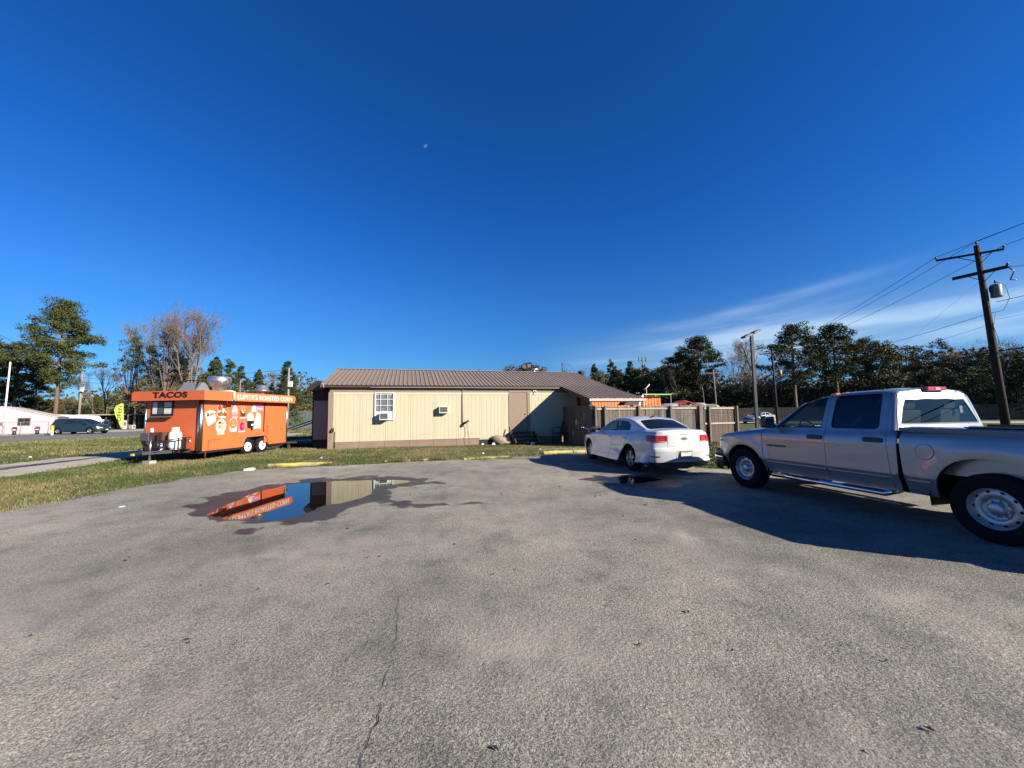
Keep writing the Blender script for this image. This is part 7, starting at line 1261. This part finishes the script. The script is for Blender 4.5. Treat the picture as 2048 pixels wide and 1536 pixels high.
# ================================================================ trees (kind, x, y, height, width factor, label)
TREES = [
    ('bush', 15.6, 86, 9.8, 1.2, 'G4'),
    ('bush', 19.4, 84, 10.6, 1.2, 'G4'),
    ('conif', 23.5, 87, 12.2, 1.2, 'G4'),
    ('bush', 28.0, 86, 11.4, 1.2, 'G4'),
    ('oak', 33.2, 84, 11.8, 1.2, 'G4'),
    ('bush', 37.5, 82, 10.9, 1.2, 'G4'),
    ('conif', 31.0, 90, 12.8, 1.2, 'G4'),
    ('ragged', -58.8, 60, 14.2, 0.85, 'leafy tree left of the clump behind the trailer, beyond the green flag'),
    ('oak', -55.5, 63, 12.6, 0.8, 'dense dark tree low in the clump right of the green flag'),
    ('ragged', -51.5, 57, 15.0, 0.9, 'dark leafy tree directly behind the serving window of the food trailer'),
    ('bush', -57.0, 66, 10.0, 1.1, 'rounded green tree filling the gap right of the pole with the white box'),
    ('conif', -41.0, 70, 11.8, 1.2, 'dense green pine between the tall bare tree and the exhaust fan'),
    ('pineA', -68.8, 58, 20.6, 0.85, 'tall pine with tiered umbrella crown standing alone at left, above the dark people carrier'),
    ('pine', -85.5, 66, 15.3, 1.1, 'dark pine left of the tall tiered pine, behind the flagpole'),
    ('pine', -85.8, 62, 15.9, 1.2, 'dark pine at the very left edge of the picture'),
    ('pine', -89.3, 72, 12.7, 1.0, 'lower pine filling in just left of the tall pine trunk'),
    ('bush', -94.0, 72, 7.8, 1.3, 'G1'),
    ('bush', -93.8, 76, 6.6, 1.2, 'G1'),
    ('bush', -89.7, 78, 5.6, 1.2, 'G1'),
    ('bush', -86.8, 80, 6.2, 1.2, 'G1'),
    ('bush', -101.4, 74, 8.5, 1.3, 'G1'),
    ('bush', -87.3, 84, 6.9, 1.2, 'G1'),
    ('bare', -67.6, 62, 9.2, 0.8, 'small bare tree right of the pole with the white box'),
    ('bare', -69.7, 66, 10.5, 0.9, 'small bare tree left of the leafy clump behind the trailer'),
    ('ragged', -59.8, 60, 14.9, 0.8, 'ragged leafy tree at the left end of the clump behind the food trailer'),
    ('ragged', -54.6, 58, 12.3, 0.9, 'dark leafy tree behind the TACOS sign, left of the bare trees'),
    ('bare', -50.7, 58, 18.6, 0.9, 'tall pale bare tree leaning in the middle of the clump behind the trailer'),
    ('leafbare', -46.3, 56, 18.4, 0.66, 'tallest bare tree with rusty leaves, behind the trailer exhaust fan'),
    ('ragged', -54.7, 62, 15.2, 0.9, 'leafy tree between the two tall bare trees'),
    ('bare', -60.6, 66, 18.5, 0.8, 'slender bare tree at the left of the tall bare pair'),
    ('bush', -68.6, 70, 6.0, 1.2, 'G2'),
    ('bush', -65.9, 72, 7.0, 1.3, 'G2'),
    ('bush', -62.9, 74, 8.5, 1.2, 'G2'),
    ('conif', -60.5, 78, 14.2, 1.1, 'G2'),
    ('conif', -59.2, 80, 14.0, 1.1, 'G2'),
    ('conif', -59.4, 84, 12.9, 1.1, 'G2'),
    ('bush', -60.7, 76, 10.6, 1.3, 'G2'),
    ('conif', -60.9, 92, 13.2, 1.0, 'G2'),
    ('conif', -61.3, 90, 10.4, 1.0, 'G2'),
    ('bare', -54.8, 90, 12.4, 0.9, 'thin bare tree above the food trailer sign lettering'),
    ('conif', -58.6, 94, 10.1, 1.1, 'G2'),
    ('conif', -54.8, 96, 9.6, 1.0, 'G2'),
    ('bush', -53.8, 100, 8.8, 1.1, 'G2'),
    ('bush', -51.9, 104, 8.8, 1.1, 'G2'),
    ('bush', -53.1, 88, 6.1, 1.2, 'G2'),
    ('conif', -8.6, 100, 13.4, 0.7, 'dark tree tip just showing above the roof ridge'),
    ('bare', -0.7, 94, 13.8, 1.0, 'G3'),
    ('bush', 2.5, 92, 14.0, 1.2, 'G3'),
    ('bush', 5.9, 94, 13.3, 1.0, 'G3'),
    ('bush', 12.4, 90, 11.5, 0.8, 'G3'),
    ('conif', 16.3, 92, 11.7, 1.0, 'G4'),
    ('conif', 19.4, 90, 13.2, 0.9, 'G4'),
    ('conif', 22.7, 88, 14.0, 0.8, 'G4'),
    ('conif', 27.2, 88, 13.4, 1.0, 'G4'),
    ('bare', 20.3, 100, 13.4, 1.0, 'G4b'),
    ('conif', 26.1, 92, 12.0, 1.0, 'G4'),
    ('bush', 32.3, 90, 12.4, 1.0, 'G4'),
    ('conif', 34.2, 86, 12.3, 0.9, 'G4'),
    ('bush', 36.5, 86, 11.2, 1.0, 'G4'),
    ('bush', 21.4, 86, 8.4, 1.1, 'G4'),
    ('bush', 28.6, 86, 8.3, 1.2, 'G4'),
    ('pine', 37.2, 76, 16.9, 1.1, 'rounded pine crown standing up between the orange container and the lamp post'),
    ('pine', 34.3, 78, 14.1, 0.9, 'lower pine attached to the left of the rounded pine'),
    ('bare', 45.7, 72, 15.2, 1.1, 'spreading bare tree just right of the lamp post'),
    ('bare', 45.6, 78, 14.0, 0.8, 'small bare tree left of the lamp post'),
    ('pine', 45.6, 62, 15.8, 1.15, 'broad dark pine right of the second utility pole, left one of the two big pines'),
    ('pine', 52.5, 62, 15.8, 1.05, 'broad pine with open crown, right one of the two big pines'),
    ('pine', 59.4, 64, 13.8, 0.9, 'dark pine right of the two big pines above the truck cab'),
    ('oak', 61.4, 62, 12.7, 1.0, 'G5'),
    ('oak', 65.8, 62, 11.7, 1.1, 'G5'),
    ('ragged', 67.6, 60, 12.1, 1.1, 'G5r'),
    ('leafbare', 68.9, 58, 12.8, 1.0, 'spreading tree with thin crown left of the dark utility pole'),
    ('oak', 70.0, 56, 10.7, 1.1, 'G5'),
    ('leafbare', 74.4, 58, 12.4, 0.9, 'thin-crowned tree right of the dark utility pole'),
    ('oak', 72.7, 54, 10.2, 1.1, 'G5'),
    ('oak', 63.8, 58, 7.8, 1.1, 'G5'),
    ('oak', 65.0, 54, 7.3, 1.1, 'G5'),
    ('oak', 71.9, 50, 9.6, 1.1, 'G5'),
    ('oak', 68.0, 52, 6.3, 1.1, 'G5'),
    ('oak', 32.2, 76.83136030876956, 7.7, 1.2, 'G5'),
    ('bush', 36.3, 78.69975265677168, 8.6, 1.2, 'G5'),
    ('oak', 39.4, 75.76210806017959, 6.3, 1.2, 'G5'),
    ('bush', 42.5, 73.20493139218819, 6.8, 1.2, 'G5'),
    ('bush', 50.3, 77.93001484961192, 7.3, 1.2, 'G5'),
    ('bush', 52.1, 76.72879666345054, 6.7, 1.2, 'G5'),
    ('oak', 55.5, 75.78199270932373, 6.4, 1.2, 'G5'),
    ('bush', 64.3, 79.368789340671, 6.8, 1.2, 'G5'),
    ('oak', 68.5, 79.48469377363617, 7.3, 1.2, 'G5'),
    ('bush', 66.3, 73.7358955298651, 7.5, 1.2, 'G5'),
    ('bush', 71.6, 74.40820958740404, 6.5, 1.2, 'G5'),
    ('bush', 67.7, 66.6805928592429, 8.0, 1.2, 'G5'),
    ('bush', 75.2, 69.43156480960013, 7.5, 1.2, 'G5'),
    ('bush', 72.2, 63.30479697576856, 6.9, 1.2, 'G5'),
    ('bush', 79.5, 66.5528600277946, 6.7, 1.2, 'G5'),
    ('bush', 81.8, 66.58825881881027, 6.8, 1.2, 'G5'),
    ('bare', 32.9, 76.83153990738144, 10.3, 1.1, 'G5b'),
    ('bare', 40.8, 76.40476257006002, 10.1, 1.1, 'G5b'),
    ('bare', 42.6, 72.35112997455249, 9.5, 1.1, 'G5b'),
    ('bare', 47.9, 70.35352048903634, 7.9, 1.1, 'G5b'),
    ('bare', 57.1, 75.74752381958812, 9.9, 1.1, 'G5b'),
    ('bare', 63.9, 77.84508605474672, 8.4, 1.1, 'G5b'),
    ('bare', 65.6, 72.47736042781071, 7.6, 1.1, 'G5b'),
    ('bare', 67.9, 70.25102209740254, 8.1, 1.1, 'G5b')]
def leafm(name, a, b_): return mat(name, a, 0.75, col2=b_, vscale=0.5, spec=0.2)
m_needle = leafm('pine_needles', (0.030, 0.048, 0.014), (0.105, 0.120, 0.032)); m_needle2 = leafm('dark_needles', (0.026, 0.042, 0.018), (0.085, 0.100, 0.034))
m_leafg = leafm('evergreen_leaves', (0.034, 0.048, 0.014), (0.135, 0.135, 0.038)); m_leafb = leafm('rusty_leaves', (0.10, 0.055, 0.035), (0.22, 0.13, 0.08)); m_leafo = leafm('olive_leaves', (0.058, 0.056, 0.024), (0.185, 0.158, 0.070))
m_bark = mat('grey_brown_bark', (0.19, 0.15, 0.12), 0.95, var=0.3, vscale=2, stretch=(4, 4, 0.6)); m_barkpine = mat('pine_bark', (0.16, 0.105, 0.075), 0.95, var=0.3, vscale=2, stretch=(4, 4, 0.6)); m_barkpale = mat('pale_bark', (0.36, 0.30, 0.26), 0.9, var=0.2, vscale=2)
def tubes_np(segs, n=4):
    V = []; F = []; b = 0
    for p, q, r0, r1 in segs:
        p = np.array(p, float); q = np.array(q, float); d = q-p; L_ = np.linalg.norm(d)+1e-9; d /= L_; a = np.cross(d, [0.3, 0.2, 0.93] if abs(d[2]) < 0.9 else [1, 0, 0]); a /= np.linalg.norm(a)+1e-9; c = np.cross(d, a)
        for (o_, r) in ((p, r0), (q, r1)):
            for k in range(n): t = 2*math.pi*k/n; V.append(o_+(a*math.cos(t)+c*math.sin(t))*r)
        F += [(b+k, b+(k+1) % n, b+n+(k+1) % n, b+n+k) for k in range(n)]; b += 2*n
    return np.array(V), np.array(F)
def pad(c, rx, rz_, n, r): p = r.normal(size=(n, 3)); p /= np.linalg.norm(p, axis=1)[:, None]; p *= (r.random(n)**0.45)[:, None]; return np.array(c)+p*np.array([rx, rx, rz_])
def pine(seed, H=16.0, base=0.42, spread=4.0, nb=34, dens=34, size=0.42, m_=None, top_round=0.6):
    r = np.random.default_rng(seed); lean = r.normal(0, 0.25, 2); tr_ = [(np.array([lean[0]*(k/6)**2, lean[1]*(k/6)**2, H*0.96*k/6]), 0.26*(1-0.8*k/6)*H/16+0.02) for k in range(7)]
    segs = [(tr_[k][0], tr_[k+1][0], tr_[k][1], tr_[k+1][1]) for k in range(6)]; C = []
    def at_(z): k = min(5, int(z/(H*0.96)*6)); f = (z-H*0.96*k/6)/(H*0.96/6); return tr_[k][0]*(1-f)+tr_[k+1][0]*f
    for i in range(nb):
        u = i/(nb-1); z = H*(base+(0.97-base)*u**0.9); prof = (math.sin(math.pi*min(1, (u*0.80+0.20)))**0.7); L_ = spread*prof*r.uniform(0.55, 1.12)*(1 if u > 0.15 else 0.7); a = i*2.399+r.normal(0, 0.5); d = np.array([math.cos(a), math.sin(a), 0.0]); p0 = at_(z*0.97); rise = r.uniform(0.05, 0.35)*L_
        p1 = p0+d*L_*0.5+[0, 0, rise*0.3]; p2 = p0+d*L_+[0, 0, rise]; segs += [(p0, p1, 0.07*H/16, 0.045*H/16), (p1, p2, 0.045*H/16, 0.02)]
        for k in range(int(2+L_*0.9)):
            t = r.uniform(0.45, 1.05); c = p0+d*L_*t+np.array([r.normal(0, 0.35)*L_*0.3, r.normal(0, 0.35)*L_*0.3, rise*t+r.normal(0, 0.15)]); rr = r.uniform(0.55, 1.05)*H/16; C.append(pad(c, rr, rr*0.62, dens, r))
            if r.random() < 0.5: segs.append((p1, c, 0.025, 0.01))
    for k in range(8): C.append(pad(at_(H*0.95)+r.normal(0, 0.6, 3)*[1.2, 1.2, 0.5]*H/16, 0.8*H/16, 0.5*H/16, dens, r))
    C = np.vstack(C); V, F = cards(C, size*H/16, r, 0.8); tv, tf = tubes_np(segs, 5)
    return np_mesh('trunk', tv, tf, [m_barkpine], smooth=True), np_mesh('crown', V, F, [m_ or m_needle])
def conifer(seed, H=13.0, W_=2.6, m_=None):
    r = np.random.default_rng(seed); segs = [((0, 0, 0), (0, 0, H*0.5), 0.2, 0.12), ((0, 0, H*0.5), (0, 0, H*0.97), 0.12, 0.03)]; C = []
    for i in range(120):
        u = r.random()**0.85; z = H*(0.08+0.90*u); R__ = W_*(1-u)**0.65*r.uniform(0.35, 1.1)+0.12; a = r.uniform(0, 6.28); c = np.array([R__*math.cos(a), R__*math.sin(a), z]); rr = r.uniform(0.45, 0.95)*(1.15-0.6*u); C.append(pad(c, rr, rr*0.8, 80, r))
        if r.random() < 0.4: segs.append(((0, 0, z-0.3), c, 0.04, 0.01))
    C = np.vstack(C); V, F = cards(C, 0.25, r, 0.9); tv, tf = tubes_np(segs, 5); return np_mesh('trunk', tv, tf, [m_bark], smooth=True), np_mesh('crown', V, F, [m_ or m_needle2])
def bushy(seed, H=9.0, W_=4.2, m_=None, n=85, low=0.03, dens=80, size=0.27, bark=None):
    r = np.random.default_rng(seed); segs = [((0, 0, 0), (0.1, 0, H*0.35), 0.22, 0.15)]; C = []
    for i in range(n):
        a = r.uniform(0, 6.28); ph = r.uniform(-0.9, 1.57); q = r.uniform(0.45, 1.0); c = np.array([W_*q*math.cos(a)*math.cos(ph), W_*q*math.sin(a)*math.cos(ph), H*(low+0.45)+H*0.50*q*math.sin(ph)]); c[2] = max(c[2], 0.3); rr = r.uniform(0.5, 1.15)*W_/4.2; C.append(pad(c, rr, rr*0.7, dens, r))
        if i % 2 == 0: segs.append((np.array([0.1, 0, H*0.3]), c, 0.07, 0.015))
    C = np.vstack(C); V, F = cards(C, size, r, 1.0); tv, tf = tubes_np(segs, 4); return np_mesh('trunk', tv, tf, [bark or m_bark], smooth=True), np_mesh('crown', V, F, [m_ or m_leafg])
def bare(seed, H=15.0, leaves=0, m_=None, bark=None, spread=0.42, first=0.35, depth=6):
    r = np.random.default_rng(seed); segs = []; tips = []
    def go(p, d, L_, rad, k):
        q = p+d*L_*0.5+r.normal(0, 0.03, 3)*L_; e = q+(d+r.normal(0, 0.10, 3))*L_*0.5; segs.append((p, q, rad, rad*0.85)); segs.append((q, e, rad*0.85, rad*0.66))
        if k >= 3: tips.append(e); tips.append(q)
        if k >= depth: return
        for j in range(3 if k < 4 else 2):
            if k == 0 and j == 2 and r.random() < 0.4: continue
            a = r.normal(size=3); a -= d*np.dot(a, d); a /= np.linalg.norm(a)+1e-9; s_ = spread*r.uniform(0.5, 1.5)*(0.5 if j == 0 else 1.1); nd = d+a*s_+np.array([0, 0, 0.10]); nd /= np.linalg.norm(nd); go(e, nd, L_*r.uniform(0.60, 0.82), rad*0.62*(1.1 if j == 0 else 0.85), k+1)
    go(np.zeros(3), np.array([r.normal(0, 0.05), r.normal(0, 0.05), 1.0]), H*first, 0.018*H, 0)
    S_ = np.array([q[2] for q in tips]); k_ = H/max(S_); sg = [(a*k_, b*k_, c*1.0, d*1.0) for a, b, c, d in [(np.array(p), np.array(q), r0, r1) for p, q, r0, r1 in segs]]; sg = [(a, b, max(c, 0.016), max(d, 0.012)) for a, b, c, d in sg]
    T_ = np.array(tips)*k_; tw = []
    for p in T_:
        for j in range(2 if depth < 6 else 1): dd = r.normal(size=3)*0.55+[0, 0, 0.35]; tw.append((p, p+dd*H/15, 0.013, 0.006))
    tv, tf = tubes_np([s_ for s_ in sg if s_[2] > 0.035], 5); tv2, tf2 = tubes_np([s_ for s_ in sg if s_[2] <= 0.035]+tw, 3)
    t_ = np_mesh('trunk', tv, tf, [bark or m_bark], smooth=True); V, F = tv2, np.c_[tf2[:, 0], tf2[:, 1], tf2[:, 2], tf2[:, 3]]
    me = [t_, np_mesh('twigs', V, F, [bark or m_bark])]
    if leaves:
        c = T_[r.integers(0, len(T_), leaves)]+r.normal(0, 0.35, (leaves, 3))*H/15; cv, cf = cards(c, 0.20*H/15, r); me.append(np_mesh('crown', cv, cf, [m_ or m_leafb]))
    return me
PROTO = {'pineA': [pine(11, 21, 0.34, 5.0, 64, 82, 0.24, m_needle)], 'pine': [pine(12, 16, 0.40, 4.6, 52, 70, 0.27, m_needle2), pine(21, 16, 0.45, 4.8, 50, 70, 0.27, m_needle), pine(23, 16, 0.35, 4.2, 54, 66, 0.27, m_needle2)],
    'conif': [conifer(31), conifer(32, m_=m_needle), conifer(33)], 'bush': [bushy(41), bushy(42, m_=m_leafo), bushy(43, H=9, W_=3.8)],
    'oak': [bushy(51, 12, 5.0, m_leafo, 105, 0.02, 85, 0.29), bushy(52, 12, 5.2, m_needle2, 100, 0.02, 85, 0.29)],
    'ragged': [bushy(61, 15, 3.1, m_leafg, 70, 0.08, 48, 0.25, m_bark), bushy(62, 15, 3.3, m_leafo, 68, 0.08, 48, 0.25, m_bark)],
    'bare': [bare(71, 15, 260, bark=m_bark, depth=5), bare(72, depth=5), bare(73, spread=0.5, depth=5)], 'leafbare': [bare(84, 17, 2600, bark=m_bark, spread=0.55, first=0.30, depth=6), bare(82, 15, 2600, m_=m_leafo, spread=0.5)]}
PH = {'pineA': 21, 'pine': 16, 'conif': 13, 'bush': 9, 'oak': 12, 'ragged': 15, 'bare': 15, 'leafbare': 17}
GL = {'G1': ('bush', 'low dark green tree in the row behind the pink house', 'trees behind the pink house'), 'G2': ('tree', 'green tree in the tree line behind the food trailer', 'tree line behind the food trailer'),
    'G3': ('tree', 'rounded pale tree top showing over the middle of the brown roof', 'tree tops over the roof'), 'G4': ('tree', 'dark green pine in the row behind the lean-to roof', 'pines behind the lean-to'), 'G4b': ('tree', 'bare tree among the pines behind the lean-to', 'pines behind the lean-to'),
    'G5': ('tree', 'dark tree in the dense shaded wood behind the board fence at right', 'wood at right'), 'G5b': ('tree', 'bare branchy tree in the dense wood behind the board fence at right', 'wood at right'), 'G5r': ('tree', 'ragged dark tree in the wood above the truck rear window', None)}
NM = {'pineA': 'pine_tree', 'pine': 'pine_tree', 'conif': 'pine_tree', 'bush': 'bushy_tree', 'oak': 'oak_tree', 'ragged': 'leafy_tree', 'bare': 'bare_tree', 'leafbare': 'bare_tree'}
cnt = {}
ORD = ['leftmost', 'second', 'third', 'fourth', 'fifth', 'sixth', 'seventh', 'eighth', 'ninth', 'tenth', 'eleventh', 'twelfth', 'thirteenth', 'fourteenth', 'fifteenth', 'sixteenth', 'seventeenth', 'eighteenth', 'nineteenth', 'twentieth']
RANK = {}
for g_ in ('G1', 'G2', 'G3', 'G4'):
    for r_, q in enumerate(sorted([q for q in TREES if q[5] == g_], key=lambda q: q[1]/q[2])): RANK[id(q)] = ORD[r_]+(' from the left' if r_ else '')
for q_ in TREES:
    k, x, y, h, wf, lab = q_
    i = cnt.get(k, 0); cnt[k] = i+1; ms = PROTO[k][i % len(PROTO[k])]
    if lab in GL: _, l_, gr = GL[lab]; l_ = l_+(', '+RANK[id(q_)] if id(q_) in RANK else '')
    else: l_, gr = lab, None
    t = thing(NM[k], l_, 'tree', (x, y, 0), (i*2.1) % 6.28 if k != 'pineA' else 0.6, gr); s = h/PH[k]; t.scale = (s*wf, s*wf, s)
    for me in ms: inst(me, me.name.split('.')[0], t)
# far wood closing the horizon
def far_wood():
    r = np.random.default_rng(99); C = []
    for i in range(1500):
        a = R(r.uniform(-66, 62)); D = r.uniform(118, 150); h = (8.5+3*math.sin(a*9)+2*math.sin(a*23+1))*r.uniform(0.2, 1.0); C.append(pad((D*math.sin(a), D*math.cos(a), h), 2.8, 1.6, 26, r))
    C = np.vstack(C); C[:, 2] = np.abs(C[:, 2]); V, F = cards(C, 1.0, r); o = bpy.data.objects.new('distant_wood', np_mesh('distant_wood', V, F, [m_leafo])); COL.objects.link(o); tag(o, kind='stuff')
far_wood()
def underwood():
    r = np.random.default_rng(98); C = []
    for i in range(700):
        u = r.random(); C.append(pad((26+50*u, 80-18*u+r.uniform(0, 8), r.uniform(4, 9.0)*r.uniform(0.7, 1.0)), 1.9, 1.3, 22, r))
    for i in range(900):
        u = r.random(); x = 20+62*u; y = 74-26*max(0, u-0.35)*1.0+r.uniform(0, 8)-8*u; C.append(pad((x, y, r.uniform(0.2, 4.8)), 1.6, 1.1, 26, r))
    for i in range(600):
        u = r.random(); x = -84+66*u; y = 76+22*u+r.uniform(0, 6); C.append(pad((x, y, r.uniform(0.2, 4.2)), 1.6, 1.0, 24, r))
    C = np.vstack(C); C[:, 2] = np.abs(C[:, 2]); V, F = cards(C, 0.6, r); o = bpy.data.objects.new('undergrowth', np_mesh('undergrowth', V, F, [m_leafo])); COL.objects.link(o); tag(o, kind='stuff')
underwood()
# the moon, pale in the daytime sky: sunlit half painted on as emission
mm = bpy.data.materials.new('moon_lit_side'); mm.use_nodes = True; n = mm.node_tree.nodes; l = mm.node_tree.links; n.clear()
o_ = n.new('ShaderNodeOutputMaterial'); tp = n.new('ShaderNodeBsdfTransparent'); em = n.new('ShaderNodeEmission'); ad = n.new('ShaderNodeAddShader'); geo = n.new('ShaderNodeNewGeometry'); dp = n.new('ShaderNodeVectorMath'); dp.operation = 'DOT_PRODUCT'
dp.inputs[1].default_value = (0.80, -0.38, 0.46); l.new(geo.outputs['Normal'], dp.inputs[0]); mr = n.new('ShaderNodeMapRange'); l.new(dp.outputs['Value'], mr.inputs[0]); mr.inputs[1].default_value = 0.05; mr.inputs[2].default_value = 0.75; mr.inputs[3].default_value = 0.0; mr.inputs[4].default_value = 1.0
nz = n.new('ShaderNodeTexNoise'); nz.inputs['Scale'].default_value = 0.12; tcx = n.new('ShaderNodeTexCoord'); l.new(tcx.outputs['Object'], nz.inputs['Vector']); mu = n.new('ShaderNodeMath'); mu.operation = 'MULTIPLY'; l.new(mr.outputs[0], mu.inputs[0]); l.new(nz.outputs[0], mu.inputs[1]); mu2 = n.new('ShaderNodeMath'); mu2.operation = 'MULTIPLY'; mu2.inputs[1].default_value = 0.15; l.new(mu.outputs[0], mu2.inputs[0])
em.inputs[0].default_value = (0.75, 0.95, 1.0, 1); l.new(mu2.outputs[0], em.inputs[1]); l.new(tp.outputs[0], ad.inputs[0]); l.new(em.outputs[0], ad.inputs[1]); l.new(ad.outputs[0], o_.inputs[0])
D = 3000; b = MB(); b.lathe([(14*math.sin(t), -14*math.cos(t)) for t in np.linspace(0.01, 3.13, 17)], 24)
b.build('moon', mm, label='pale half moon high in the blue sky above the building', cat='moon', loc=(-0.2286*D, D, 1.6+0.7356*D))
